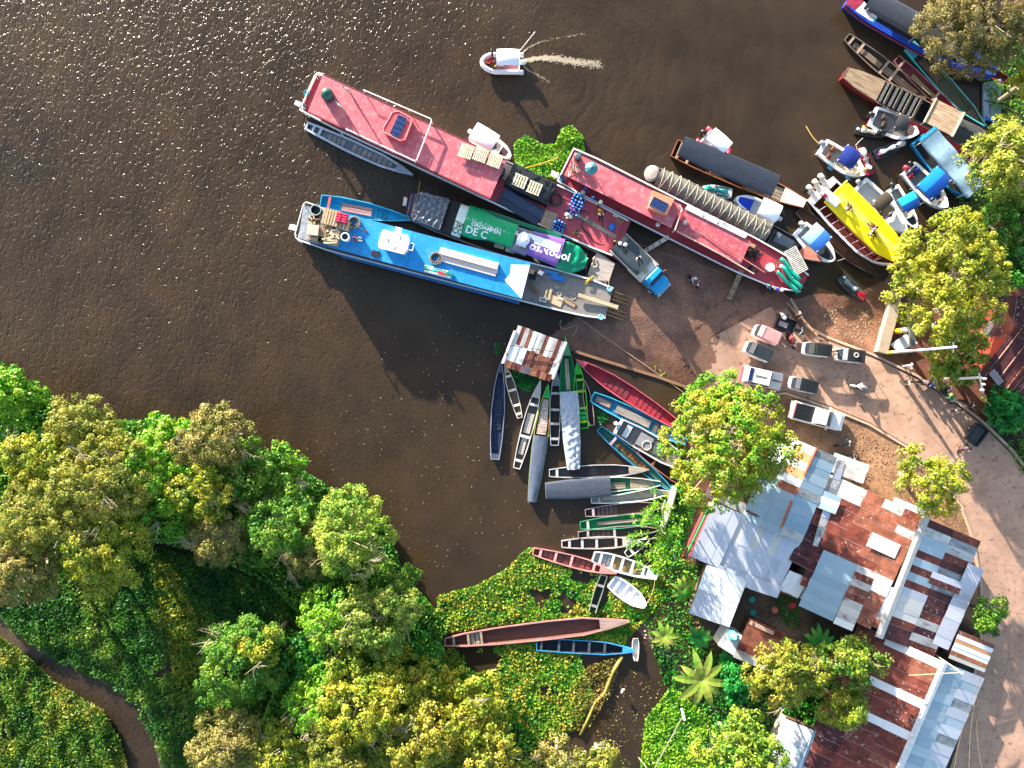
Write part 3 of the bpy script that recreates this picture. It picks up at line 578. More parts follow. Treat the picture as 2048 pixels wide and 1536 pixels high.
# rope lashed cargo boat
r,l,w_ = canoe((1300,349),(1643,524),44,'long cargo boat with a dark plastic cover laced with zigzag ropes and a salmon bow', '6a6660','3f3a36','9c9890', prof=[(0,.75),(.1,.95),(.6,1),(.8,.85),(.92,.5),(1,.05)], zs=(.7,.55,.8), deck=.13, dcol='d6806c', px=[(.7,.86,9,'7a7570',.8,.35)], cat='cargo boat', name='river_boat', group=None)
tarp_cover(r, l, 2.2, [(0,.85),(.2,1),(1,1)], .04, .68, '6c6861', .95, arch=.55, amp=.05, seed=31, wf=.93, nx=50, f=2.2, side=.3)
tarp_cover(r, l, w_, CANOE, .72, .82, '59636b', .85, arch=.2, amp=.16, seed=33, wf=.62, nx=12, f=2.4)
MB().ell(.1, 0, .85, .75, .85, .12, 14, 4).build('stern_platform', M('a8a098'), r)
for i in range(26):
    x = (.05+i*.0242)*l; q = (1 if i % 2 else -1)
    MB().tube([(x, -q*1.02, 1.0), (x+.1, -q*.5, 1.45), (x+.2, 0, 1.58), (x+.3, q*.5, 1.45), (x+.38, q*1.02, 1.0)], .022, 4).build('rope', M('cfc4ae', 'cloth'), r)
# sunk black canoe
canoe((1596,420),(1752,553),32,'old black canoe half full of rusty brown water behind the yellow boat', '2a2826','5d4032','3a3836', prof=[(0,.55),(.15,.85),(.4,1),(.7,.9),(.9,.45),(1,.05)], zs=(.5,.42,.6), fz=.12, pl=[(.3,.62,3,'7d5038',.4,.2)], th=.1, px=[(.65,.85,5,'6a4432',.5,.18)])

# ---------------------------------------------------------------- motor boats
def outboard(root, x, y, z=.75, col='dfe2e6', s=1.0, name='outboard_motor'):
    m_ = MB(); m_.loft([[(x-.32*s*k, y-.19*s*k, z+h*s), (x+.2*s*k, y-.19*s*k, z+h*s), (x+.26*s*k, y, z+h*s), (x+.2*s*k, y+.19*s*k, z+h*s), (x-.32*s*k, y+.19*s*k, z+h*s), (x-.4*s*k, y, z+h*s)] for h, k in ((0, .75), (.12, 1), (.32, 1), (.44, .8), (.5, .45))])
    o = m_.build(name, M(col, 'plastic'), root, True); MB().box(x-.05, y, z-.5*s, .2*s, .1*s, 1.0*s).build('motor_leg', M('2b2d30'), o)
def canopy(root, x0, x1, w_, z, col, col2=None, arch=.18, posts=True, split=.5):
    def part(a, b, c, nm='canopy'):
        cloth(nm, root, a, b, lambda x: w_/2, lambda x, y: z+arch*(1-(2*y/w_)**2)-.12*(2*(x-(x0+x1)/2)/(x1-x0))**2, M(c, 'tarp', None, .12), 8, 6, .12, True)
    if col2: part(x0, x0+(x1-x0)*split, col); part(x0+(x1-x0)*split, x1, col2)
    else: part(x0, x1, col)
    if posts:
        for x in (x0+.1, x1-.1):
            MB().tube([(x, -w_/2, .6), (x, -w_/2, z-.05), (x, w_/2, z-.05), (x, w_/2, .6)], .022, 6).build('canopy_frame', M('c8ccd0', 'metal'), root)
def speedboat(ps, pb, Wpx, label, out='f0f2f4', inn='cfd2d4', rim='f4f5f6', th=.28, fz=.35, prof=SPEED, zs=(.75,.7,.95), deck=.3, dcol='f2f4f5', can=None, motors=((0,'dfe2e6'),), seats=(), shield=.56, well=None, cat='speedboat', group='speedboats moored by the ramp', name='speedboat', mx=-.15):
    A, a, L_ = frame(ps, pb, .75); W = Wpx/PXM
    r = empty(name, A, a, label, cat, group)
    hull(r, L_, W, prof, zs, th, fz, out, inn, rim, zb=-.2, kind='plastic', deck=deck, dcol=dcol)
    MB().box(-.02+.12, 0, .62, .28, W*pf(prof, 0)*.96, .22).build('transom', M(rim, 'plastic'), r)
    for y, c in motors: outboard(r, mx, y, .72, c)
    if well:
        strip(L_, W, prof, zs, well[0], well[1], .6, .6, .04, 8).build('bow_pad', M(well[2], 'cloth'), r)
    if shield:
        x = shield*L_; h = W*.3
        m_ = MB(); m_.loft([[(x-.1, -h, .9), (x-.05, -h, .9), (x+.15-.35, -h*.9, 1.25), (x-.28, -h*.9, 1.25)], [(x+.3, 0, .9), (x+.35, 0, .9), (x+.05, 0, 1.3), (x, 0, 1.3)], [(x-.1, h, .9), (x-.05, h, .9), (x-.2, h*.9, 1.25), (x-.28, h*.9, 1.25)]]); m_.build('windshield', M('202830', 'glass'), r)
    for t, y, c in seats:
        o = MB().box(t*L_, y, .62, .5, .5, .2).build('seat', M(c, 'plastic'), r, bevel=.05); MB().box(t*L_-.22, y, .85, .12, .5, .4).build('backrest', M(c, 'plastic'), o)
    if can: canopy(r, can[0]*L_, can[1]*L_, can[2]*W, can[3], can[4], can[5] if len(can) > 5 else None, split=can[6] if len(can) > 6 else .5)
    return r, L_, W
speedboat((946,268),(1022,314),36,'white speedboat with white canopy tucked behind the red double deck ship', can=(.02,.6,1.0,2.0,'f4f5f7'), well=(.72,.9,'3b2a2c'), group='speedboats out on the river side')
speedboat((1553,434),(1471,396),37,'white speedboat with blue bow pad and blue cover, stern pointing right', can=(.02,.48,.9,1.9,'f6f7f8'), well=(.6,.93,'1d3fb8'), motors=((.1,'c8ccd0'),(-.55,'1b1c1f')), group='speedboats beside the laced cargo boat', shield=None)[0]
r = COL.objects[-1]
r,l,w_ = speedboat((1600,457),(1667,522),44,'open white speedboat with light blue canopy and charcoal bow well', inn='b9ad9c', can=(.12,.58,.95,2.0,'8fb4e6','3f7fcf'), well=(.62,.95,'2b2e33'), motors=((.35,'c8c4bc'),), deck=.4)
r,l,w_ = speedboat((1645,293),(1729,350),42,'white fishing boat with navy canopy and orange buoys on its bow', inn='b3a690', can=(.33,.68,.9,2.0,'27357f','1f2c78'), motors=((.15,'8f9aa8'),), seats=((.22,-.5,'a5593c'),(.22,.4,'8a5a40'),(.75,0,'e8dfc8')), deck=.2)
for t, y, c in ((.93,.25,'e8a01c'),(.86,-.35,'e6b85a')): MB().ell(t*l, y, 1.05, .2, .2, .2).build('buoy', M(c, 'plastic'), r, True)
for t in (.38, .78): MB().ell(t*l, -pf(SPEED, t)*w_/2-.15, .4, .35, .13, .13).build('fender', M('1f8fc0', 'plastic'), r, True)
speedboat((1719,369),(1812,464),47,'largest white speedboat beside the yellow boat, with dark brown sun mats', deck=.34, inn='d8d6d2', can=(.32,.5,.8,1.7,'4c4338'), well=(.5,.62,'3d372f'), motors=((0,'8f979f'),), shield=.63)
speedboat((1786,375),(1832,457),31,'small white speedboat with turquoise and blue canopy', inn='bfb6a8', can=(.26,.6,1.15,2.0,'28b4d8','1c54b0'), motors=((-.1,'20282a'),), deck=.3, well=(.74,.9,'2c3236'), out='1a3048')
speedboat((1818,336),(1893,415),44,'white boat with big royal blue canopy next to the trees', inn='8f8a80', can=(.28,.66,1.25,2.1,'1f84e0','1a54b8'), motors=((.25,'15181a'),(-.35,'b03040')), seats=((.15,.3,'1c3f94'),(.15,-.5,'a82f40'),(.75,.2,'1f4698'),(.7,-.4,'1f4698')), deck=.14)
r,l,w_ = speedboat((1745,232),(1835,268),50,'white ski boat with red stripe and grey canopy in front of the wooden cargo boat', inn='8f8a84', can=(.42,.68,.62,1.7,'3a3a3c'), motors=((.0,'2a2c30'),), seats=((.25,.3,'55453c'),(.3,-.4,'55453c')), deck=.12, well=(.78,.9,'514640'), out='b8304a')
# grey jon boat with ring
r,l,w_ = speedboat((1236,852),(1358,922),42,'flat grey skiff with a rope ring on its floor, bow hidden under the big tree', out='b4b8bc', inn='6e6f70', rim='c4c8cc', th=.12, fz=.3, prof=[(0,.8),(.3,1),(.8,1),(1,.8)], zs=(.55,.5,.6), deck=0, shield=None, motors=((.1,'c4ccd4'),), cat='skiff', name='skiff', group=None)
for a_, b_, c in ((.12,.2,'c8ced4'),(.24,.33,'2c333d'),(.34,.55,'85868a'),(.6,.78,'5a5c60')): planks_l(r, l, w_, [(0,1),(1,1)], a_, b_, 1, c, .74, .42, name='deck_panel', kind='paint')
MB().torus(.5*l, -.25, .5, .45, .035).build('rope_ring', M('cfc3ac', 'cloth'), r)
# blue roofed boat under the trees
r,l,w_ = speedboat((1838,275),(1940,395),48,'boat with a long blue grey hard top, its right end under the trees', out='1f7fb4', inn='30302e', rim='2a8fc4', th=.15, shield=None, deck=0, motors=(), cat='launch', group=None, name='launch')
cloth('canopy', r, 0, l*.95, lambda x: w_*.42, lambda x, y: 2.1+.06*math.cos(x*2.2), M('7f9db2', 'tarp', .5), 20, 6, .2)
MB().box(.15, 0, 2.12, .3, w_*.84, .1).build('canopy_edge', M('2c9cc8'), r)
for t in (.05, .5, .9):
    for y in (-.9, .9): MB().cyl(t*l, y, .4, 2.1, .04, n=6).build('post', M('b8b8b8'), r)
# yellow passenger boat
A, a, L_ = frame((1640,378),(1783,524),.9); W = 3.8
r = empty('passenger_boat', A, a, 'yellow roofed passenger boat with three outboards and white hull', 'boat')
PY = [(0,.9),(.3,1),(.7,.98),(.88,.75),(1,.25)]; zy = (1.0,.95,1.3)
hull(r, L_, W, PY, zy, .16, .4, 'e8e6ea', '4a1418', 'ece8ee', zb=-.3, kind='plastic', n=22)
PYR = [(0,.86),(.5,.88),(.8,.8),(1,.4)]
cloth('canopy', r, .11*L_, .97*L_, lambda x: pf(PYR, x/L_)*W/2*.88, lambda x, y: 2.45+.14*(1-(y/1.7)**2), M('f0d800', 'paint', .4, .08), 24, 8, .16, True, y0=.12)
for y in (-.25, -.08, .08, .25): MB().box(.52*L_, y+.12, 2.62, .76*L_, .035, .04).build('roof_rib', M('f4efa0'), r)
MB().box(.105*L_, 0.1, 2.5, .14, W*.8, .12).build('roof_bar', M('f4e24a'), r)
for i in range(9):
    t = .14+i*.09; y = pf(PY, t)*W/2-.08
    for s in (-1, 1): MB().tube([(t*L_, s*y, .9), (t*L_, s*(y-.15), 2.45)], .03, 6).build('post', M('e8e4e8', 'metal'), r)
MB().tube([(t*L_, -(pf(PY, t)*W/2-.02), 1.35) for t in [.1+.07*i for i in range(12)]], .035).build('handrail', M('ded8e4', 'metal'), r)
planks_l(r, L_, W, [(0,1),(1,1)], .1, .85, 4, '5c1c1e', .8, .5, name='floorboard', kind='wood')
for y in (-1.05, -.25, .55): 
    outboard(r, -.75, y+.2, 1.0, 'd8d0c4', 1.1); MB().box(-.2, y+.2, .95, .8, .45, .25).build('motor_bracket', M('ece6e2', 'plastic'), r)
MB().box(.04*L_, 0, 1.05, .5, W*.84, .15).build('stern_bench', M('e8dcd4', 'plastic'), r)
bx_ = empty('cooler_box', P(1659,396,2.55), -.65, 'white oblong box lying across the stern end of the yellow roof', 'box')
MB().box(0, 0, .2, .8, 2.0, .35, rz=1.5).build('body', M('f0eeee', 'plastic'), bx_, bevel=.06); MB().box(-.55, -.25, .3, .4, .3, .3).build('latch', M('8a2030'), bx_)
# inflatable boats
def rib(ps, pb, Wpx, label, tube_, floor, can, mcol, flag=False):
    A, a, L_ = frame(ps, pb, .5); W = Wpx/PXM; r = empty('inflatable_boat', A, a, label, 'inflatable boat', 'inflatable motor boats')
    h = W/2-.2; pts = [(0, -h, .45)]+[(L_*.62+L_*.36*math.sin(b), -h*math.cos(b), .45+.2*math.sin(b)) for b in [PI*i/12 for i in range(13)]]+[(0, h, .45)]
    MB().tube([(-.35, -h, .42)]+pts+[(-.35, h, .42)], .24, 10).build('tube', M(tube_, 'plastic'), r, True)
    MB().prism([(0,-h),(L_*.6,-h),(L_*.85,-h*.5),(L_*.93,0),(L_*.85,h*.5),(L_*.6,h),(0,h)], .1, .3).build('floor', M(floor, 'plastic'), r)
    MB().box(.1, 0, .5, .15, 2*h, .4).build('transom', M('e4e4e6', 'plastic'), r); outboard(r, -.2, .05, .6, mcol)
    MB().box(L_*.5, 0, .6, .5, .6, .6).build('console', M('eceef0', 'plastic'), r, bevel=.06)
    for t in (.3, .45, .6): MB().box(t*L_, -h-.02, .55, .3, .2, .3).build('grab_patch', M('b02a3c'), r)
    canopy(r, can[0]*L_, can[1]*L_, can[2]*W, 1.95, 'f6f6f8')
    return r, L_, W
rb, rl, rw_ = rib((1040,127),(963,126),42,'white inflatable motor boat under way with its crew, foam trail behind', 'e6e2e4', 'b8707a', (.02,.6,.72), 'e8e6e4')
MB().tube([(.1, -.5, 1.9), (-1.4, -1.9, 3.0)], .04).build('flag_pole', M('e8e0d0'), rb)
rib((1409,272),(1455,312),40,'red inflatable boat with white canopy behind the black canopy boat', 'c83048', 'e8e6e6', (.1,.85,.72), '1d1f22')
# ---------------------------------------------------------------- jet skis
def jetski(ps, pb, Wpx, label, hullc, topc, hoodc, seatc, extra=None):
    A, a, L_ = frame(ps, pb, .4); W = Wpx/PXM; r = empty('jet_ski', A, a, label, 'jet ski', 'jet skis by the ramp')
    pr = [(0,.8),(.08,.92),(.4,1),(.65,.92),(.85,.6),(.95,.3),(1,.1)]
    def lay(z0, z1, f0, f1, c, nm, t0=0., t1=1.):
        rg = []
        for i in range(13):
            t = t0+(t1-t0)*i/12; h = pf(pr, t)*W/2; q = .18*max(0, (t-.5)/.5)
            rg.append([(t*L_, -h*f0, z0+q), (t*L_, h*f0, z0+q), (t*L_, h*f1, z1+q), (t*L_, -h*f1, z1+q)])
        return MB().loft(rg).build(nm, M(c, 'plastic'), r, bevel=.02)
    lay(-.1, .3, .85, 1, hullc, 'hull'); lay(.3, .4, 1, .93, topc, 'deck')
    rg = []
    for i in range(9):
        t = .6+.36*i/8; h = W/2*.55*math.sin(PI*min(1, .25+.75*(1-i/8)))*.95+.04; z = .45+.3*math.sin(PI*(1-i/8)*.8)
        rg.append([(t*L_, h*math.cos(b), .4+(z-.3)*math.sin(b)) for b in [PI*k/6 for k in range(7)]])
    MB().loft(rg).build('hood', M(hoodc, 'plastic'), r, True)
    rg = []
    for i in range(9):
        t = .16+.42*i/8; h = .13+.06*math.sin(i); z = .72+.08*math.cos(i*.8)
        rg.append([(t*L_, -h-.06, .4), (t*L_, h+.06, .4), (t*L_, h, z), (t*L_, -h, z)])
    MB().loft(rg).build('seat', M(seatc, 'plastic'), r, bevel=.03)
    hb = MB().tube([(.6*L_-.1, -.38, .92), (.62*L_, -.15, .9), (.63*L_, .15, .9), (.6*L_-.1, .38, .92)], .035).build('handlebar', M('17181a'), r)
    MB().cyl(.63*L_, 0, .5, .92, .08, .06, 8).build('steering_column', M('202225'), r)
    for s in (-1, 1): MB().box(.35*L_, s*W*.33, .42, .45*L_, .12, .03).build('foot_mat', M('25282a', 'cloth'), r)
    for t, y, c in (extra or ()): MB().ell(t*L_, y, .5, .16, .14, .12).build('tow_pad', M(c, 'plastic'), r, True)
jetski((1464,387),(1403,376),24,'white and turquoise jet ski beside the laced cargo boat', 'eceff0','e4e8e8','1fa89c','18a89a')
jetski((1712,258),(1778,270),22,'black jet ski with white tail and cream seat below the ski boat', '1a1b1e','2b2c30','202226','e6dcc0', ((.05,0,'e8e8e8'),(.2,.3,'e0a02c')))
jetski((1750,311),(1812,283),23,'dark blue jet ski with silver seat and pink tail pad', '141a2c','252b3c','d8dadc','c4c8cc', ((.12,-.1,'d8306a'),(.22,.15,'e8d030')))
jetski((1741,349),(1722,294),23,'red jet ski with white nose leaning toward the navy canopy boat', '8f1830','a81f3c','ece6e6','b8c0c0')
jetski((1682,553),(1731,600),25,'black jet ski with bright red nose in the shallows by the bank', '202c30','33484c','d81f30','8f9698', ((.1,.1,'8aa0a0'),))
# ---------------------------------------------------------------- big ships
def poly(root, pts, z, dz=0.0): return [tuple(inv(root, x, y, z))[:2] for x, y in pts]
def slabz(root, name, pts, z0, z1, mat, zp=None, **k):
    z0 -= root.location[2]; z1_ = z1-root.location[2]
    return MB().prism(poly(root, pts, z1 if zp is None else zp), z0, z1_).build(name, mat, root, **k)
def plates(root, name, c4, z, n, m, mat, th=.08):
    """a deck or roof of n x m welded plates; c4 = far-left, far-right, near-right, near-left in pixels"""
    for i in range(n):
        for j in range(m):
            q = []
            for s, t in ((i/n, j/m), ((i+1)/n, j/m), ((i+1)/n, (j+1)/m), (i/n, (j+1)/m)):
                q.append(lerp(lerp(c4[0], c4[1], s), lerp(c4[3], c4[2], s), t))
            cx = sum(p[0] for p in q)/4; cy = sum(p[1] for p in q)/4
            q = [lerp(p, (cx, cy), .009) for p in q]
            slabz(root, name, q, z-th, z, mat)
def rail(root, pts, z, mat, r=.045, z0=None, closed=False, name='railing', every=40):
    q = [inv(root, x, y, z) for x, y in pts]
    if closed: q.append(q[0])
    m_ = MB().tube(q, r)
    if z0 is not None:
        for a, b in zip(pts, pts[1:]):
            n = max(1, int(math.dist(a, b)/every))
            for i in range(n+1):
                v = inv(root, *lerp(a, b, i/n), z); m_.tube([(v.x, v.y, z0-root.location[2]), v], r*.8)
    return m_.build(name, mat, root)
SHP = [(0,.93),(.1,1),(.8,1),(.93,.95),(1,.88)]
def item(name, px, py, z, rz, label, cat, group=None): return empty(name, P(px, py, z), math.radians(rz), label, cat, group)
WH = M('ece8e6'); RED = deckmat('c8606a'); DRED = M('7e2028', 'paint')
def pallet(px, py, z, rz, sx, sy, n, col, h, label, group=None, layers=1):
    r = item('pallet', px, py, z+h, rz, label, 'pallet', group)
    for i in range(n): MB().box(-sx/2+sx*(i+.5)/n, 0, -.015, sx/n*.62, sy, .03).build('slat', M(col, 'wood', None, .25), r)
    m_ = MB()
    k = max(1, int(h/.16))
    for l in range(k):
        for y in (-.45, 0, .45): m_.box(0, y*sy, -.07-l*.16, sx, .09, .08)
        if l: m_.box(0, 0, -.02-l*.16, sx, sy, .02)
    m_.build('bearer', M(col, 'wood', None, .45), r); return r
# --- red double deck ship
A, a, L1 = frame((617,184),(1240,477), 1.1); r1 = empty('river_ship', A, a, 'largest red river ship with long pink red roof and open cargo deck at its bow', 'ship', 'cargo ships nosed up to the ramp')
hull(r1, L1, 4.35, SHP, (1.25,1.15,1.3), .12, .95, 'e4dedc', 'b04a54', 'ece6e4', zb=-.3, n=24, kind='paint', chine=.9)
plates(r1, 'roof_plate', ((646,149),(1013,320),(981,396),(616,222)), 3.5, 9, 2, RED)
slabz(r1, 'cabin', [(652,160),(1004,324),(978,388),(626,216)], .95, 3.4, M('8e2f38'), 2.6)
slabz(r1, 'roof_edge', [(645,147),(1014,319),(1013,321),(646,149)], 3.38, 3.53, M('7c2a34'), 3.5); slabz(r1, 'roof_edge', [(616,222),(981,396),(980,399),(614,224)], 3.38, 3.53, M('7c2a34'), 3.5)
slabz(r1, 'bow_ramp', [(1250,436),(1262,442),(1229,516),(1217,509)], 1.0, 1.2, M('9c3a44'))
rail(r1, [(727,180),(862,238),(863,243),(834,319),(829,322),(692,258)], 4.1, WH, .06, 3.5)
rail(r1, [(648,148),(634,146),(630,150),(604,210),(606,222),(612,226),(680,262)], 2.3, WH, .07, 1.2)
slabz(r1, 'boarding_step', [(592,200),(604,206),(600,214),(588,208)], .9, 1.05, WH)
for i, x in enumerate((615, 607)):
    q = item('bucket', (616,609)[i], (190,216)[i], .95, 0, ('turquoise bucket at the far stern corner of the largest red ship','teal drum with dark mouth at the near stern corner of the largest red ship')[i], 'bucket')
    MB().cyl(0, 0, 0, .5, .25, .3).build('body', M('1fa0a8' if i == 0 else '1c7c8c', 'plastic'), q); MB().cyl(0, 0, .5, .52, .22).build('mouth', M('15181c'), q)
q = item('water_tank', 657, 193, 3.5, 0, 'dark green domed tank on the stern roof of the largest red ship', 'tank'); MB().cyl(0,0,0,.5,.58,.6,16).build('body', M('1c3f3c','plastic'), q, True); MB().ell(0,0,.5,.6,.6,.55,16,5,0).build('lid', M('2c5a54','plastic'), q, True)
for i, (x, y) in enumerate(((704,196),(690,228))):
    q = item('stovepipe', x, y, 3.5, -40, ('bent stovepipe nearer the far edge of the largest red ship','bent stovepipe just behind the domed green tank')[i], 'pipe')
    MB().tube([(.3,0,0),(.3,0,1.5),(.1,0,1.75),(-.3,0,1.9)], .1, 8).build('pipe', M('a89a90','metal'), q, True); MB().tube([(-.28,0,1.9),(-.5,.05,1.8)], .12, 8).build('cowl', M('1c1c1e'), q)
slabz(r1, 'wheelhouse', [(785,224),(797,222),(822,236),(823,245),(810,279),(800,281),(768,264),(767,255)], 3.5, 4.3, M('c84a50','paint'))
rail(r1, [(785,224),(797,222),(822,236),(823,245),(810,279),(800,281),(768,264),(767,255)], 4.34, M('f0b4b0'), .03, closed=True)
def solar(px, py, z, rz, sx, sy, label, tilt=.0, nx=6, ny=2):
    q = item('solar_panel', px, py, z, rz, label, 'solar panel'); MB().box(0,0,0,sx,sy,.04,ry=tilt).build('frame', M('dfe3e6','metal'), q)
    for i in range(nx):
        for j in range(ny): MB().box(-sx/2+sx*(i+.5)/nx, -sy/2+sy*(j+.5)/ny, .025+.0, sx/nx*.9, sy/ny*.95, .015).build('cell', M('182a58','glass',.15), q)
    return q
solar(797, 252, 4.38, -25, .95, 2.0, 'dark blue solar panel on the wheelhouse of the largest red ship', nx=4, ny=4)
for i, (x, y) in enumerate(((932,302),(961,309),(990,320))):
    pallet(x, y, 3.5, -20, 1.3, 1.3, 7, 'd8ccb2', .45, ('leftmost of the three cream pallets on the red roof','middle one of the three cream pallets on the red roof','rightmost of the three cream pallets, at the roof end')[i], 'cream pallets on the red roof')
# cargo on its open deck
pallet(1011, 343, .98, -25, .8, 1.5, 8, 'c9c0b2', .2, 'small pale pallet between the cabin end and the black wrapped load')
q = item('tyre', 1003, 346, 1.5, -20, 'black rubber roll standing at the cabin end of the largest red ship', 'tyre'); MB().ell(0,0,.1,.32,.65,.5,12,6).build('body', M('1c2226','plastic'), q, True); MB().ell(0,0,.5,.18,.4,.14).build('cap', M('5a7074','plastic'), q, True)
A, a, L_ = frame((1022,352),(1100,390),1.5); q = empty('cargo_pile', A, a, 'black plastic wrapped cargo pile with two cream pallets lying on top', 'cargo')
wr = wrinkle(41, .35, 2.0); cloth('cover', q, -.2, L_+.2, lambda x: 1.15, lambda x, y: 2.2+wr(x, y), M('17181c','tarp',.25), 20, 8, 1.1)
MB().box(L_/2, 0, 1.6, L_*.9, 2.0, 1.1).build('load', M('22242a'), q)
for i, (x, y) in enumerate(((1040,362),(1069,376))): pallet(x, y, 2.15, -22, 1.35, 1.2, 5, 'ddd3b4', .18, ('left cream pallet on the black wrapped cargo pile','right cream pallet on the black wrapped cargo pile')[i], 'cream pallets on the black pile')
A, a, L_ = frame((1003,389),(1082,437),1.2); q = empty('tarp_bundle', A, a, 'long slate blue folded tarp bundle along the near edge of the red cargo deck', 'tarp')
for s, c in ((0,'36435a'),(1,'2b3548')):
    wr = wrinkle(50+s, .12, 2, .2); cloth('fold', q, 0, L_, lambda x: .5, lambda x, y: 1.35-.1*s+wr(x, y), M(c,'tarp'), 24, 6, .3, y0=.35-.75*s)
pallet(1097, 440, .98, -22, 1.3, 1.7, 9, 'c4a88c', .3, 'brown slatted pallet between the slate tarp bundle and the lower water jugs')
q = item('hose_coil', 1112, 400, 1.0, 0, 'thick grey hose coiled in a ring on the red cargo deck', 'hose'); MB().torus(0,0,.06,.58,.1,24).torus(.05,.03,.2,.52,.09,24).build('coil', M('4a4640','plastic'), q, True)
jug = item('water_jug', 1163, 396, 1.0, 0, 'blue water jug in the larger cluster by the far rail of the red cargo deck', 'water jug', 'water jugs, larger cluster')
MB().cyl(0,0,0,.36,.135,.135).build('body', M('1d58b0','plastic'), jug, True); MB().cyl(0,0,.36,.43,.135,.05).build('shoulder', M('2a78c8','plastic'), jug, True); MB().cyl(0,0,.43,.5,.045).build('cap', M('9cc4e8','plastic'), jug)
ORD = ['first','second','third','fourth','fifth','sixth','seventh']
first = True
for i in range(7):
    for j in range(4):
        x = 1152+j*6.2-i*3.1+RN.uniform(-1,1); y = 388+j*2.8+i*6.0+RN.uniform(-1,1)
        if (i in (0,) and j == 3) or (i == 6 and j == 0): continue
        o = jug if first else copy_tree(jug); first = False; tag(o, f"blue water jug, {ORD[i]} row of the larger cluster from the far rail, {ORD[j]} along"); o.location = P(x, y, 1.0 + (.5 if RN.random() < .35 else 0))
for i in range(4):
    for j in range(4):
        x = 1112+j*5.8-i*2.3+RN.uniform(-.8,.8); y = 440+j*3.0+i*5.6+RN.uniform(-.8,.8)
        o = copy_tree(jug); o.location = P(x, y, 1.0+(.5 if RN.random() < .4 else 0)); tag(o, f"blue water jug, {ORD[i]} row of the smaller cluster beside the brown pallet, {ORD[j]} along", 'water jug', 'water jugs, smaller cluster')
A, a, L_ = frame((1153,429),(1238,478),1.1); q = empty('plank', A, a, 'long weathered grey plank lying diagonally on the red cargo deck', 'plank'); MB().box(L_/2,.0,1.1,L_,.36,.09).build('board', M('a89a84','wood'), q); MB().box(L_*.25,0,1.17,1.2,.3,.03).build('patch', M('6d7566'), q)
q = item('barrel', 1223, 455, 1.0, 0, 'bright blue barrel lying near the bow of the largest red ship', 'barrel'); MB().ell(0,0,.35,.32,.42,.34,12,8).build('body', M('1d78d8','plastic'), q, True); MB().torus(0,0,.35,.33,.03,16,5,'y').build('hoop', M('2a86e0','plastic'), q)
q = item('rope_heap', 1241, 441, 1.0, 0, 'tangled tan rope heap beside the blue barrel', 'rope')
for i in range(5): MB().torus(RN.uniform(-.15,.15),RN.uniform(-.15,.15),.05+.05*i,.32-.03*i,.04,14,5).build('coil', M('a8946c','cloth'), q)
q = item('crate', 1231, 432, 1.0, -25, 'white little crate by the far rail above the rope heap', 'crate'); MB().box(0,0,.15,.5,.25,.3).build('box', M('e4dccc'), q, bevel=.02); MB().box(0,0,.31,.3,.04,.03).build('strap', M('7a6a5c'), q)
q = item('hose', 1180, 450, 1.05, 0, 'thin black hose looping in a wide curve over the red cargo deck', 'hose')
pts = [(1162,424),(1172,421),(1178,428),(1168,440),(1163,452),(1176,468),(1190,484),(1206,490),(1214,484),(1214,470),(1206,455),(1204,440),(1207,428),(1218,420),(1240,419)]
def smooth_pts(pts, n=4):
    o = []
    for i in range(len(pts)-1):
        p0, p1, p2, p3 = pts[max(i-1,0)], pts[i], pts[i+1], pts[min(i+2,len(pts)-1)]
        for k in range(n):
            t = k/n; o.append(tuple(.5*((2*b)+(c-a)*t+(2*a-5*b+4*c-d)*t*t+(-a+3*b-3*c+d)*t**3) for a, b, c, d in zip(p0, p1, p2, p3)))
    return o+[pts[-1]]
MB().tube([inv(q, x, y, 1.08) for x, y in smooth_pts(pts)], .045, 5).build('line', M('15161a','plastic'), q)
# --- blue ship
A, a, LB = frame((604,447),(1218,607),1.1); rb_ = empty('river_ship', A, a, 'blue roofed river ship with crates on its stern and a bare grey bow deck', 'ship', 'cargo ships nosed up to the ramp')
hull(rb_, LB, 3.95, [(0,.86),(.1,1),(.8,1),(.93,.95),(1,.8)], (1.2,1.1,1.3), .14, .95, '1d5c8c', '7d7670', 'd8dce0', zb=-.3, n=24, kind='paint', chine=.9)
BLU = deckmat('0c8ed2', .8, '6cb8dc', .3)
plates(rb_, 'roof_plate', ((652,416),(1062,526),(1043,598),(640,489)), 3.4, 7, 2, BLU)
slabz(rb_, 'stern_plate', [(607,412),(652,416),(640,489),(597,476)], 3.3, 3.4, M('b4bcc4','metal',.3,.5))
slabz(rb_, 'cabin', [(612,420),(1056,532),(1040,588),(604,470)], .95, 3.3, M('1c5a94'), 2.7)
slabz(rb_, 'side_walk', [(600,481),(690,509),(1040,603),(1038,609),(690,516)], .98, 1.02, M('2a6fa8'))
rail(rb_, [(655,420),(612,404),(607,408),(590,468),(592,476),(600,483)], 3.9, M('e4e6e8'), .05, 3.3)
slabz(rb_, 'boarding_step', [(580,448),(592,450),(589,461),(577,458)], .9, 1.05, WH)
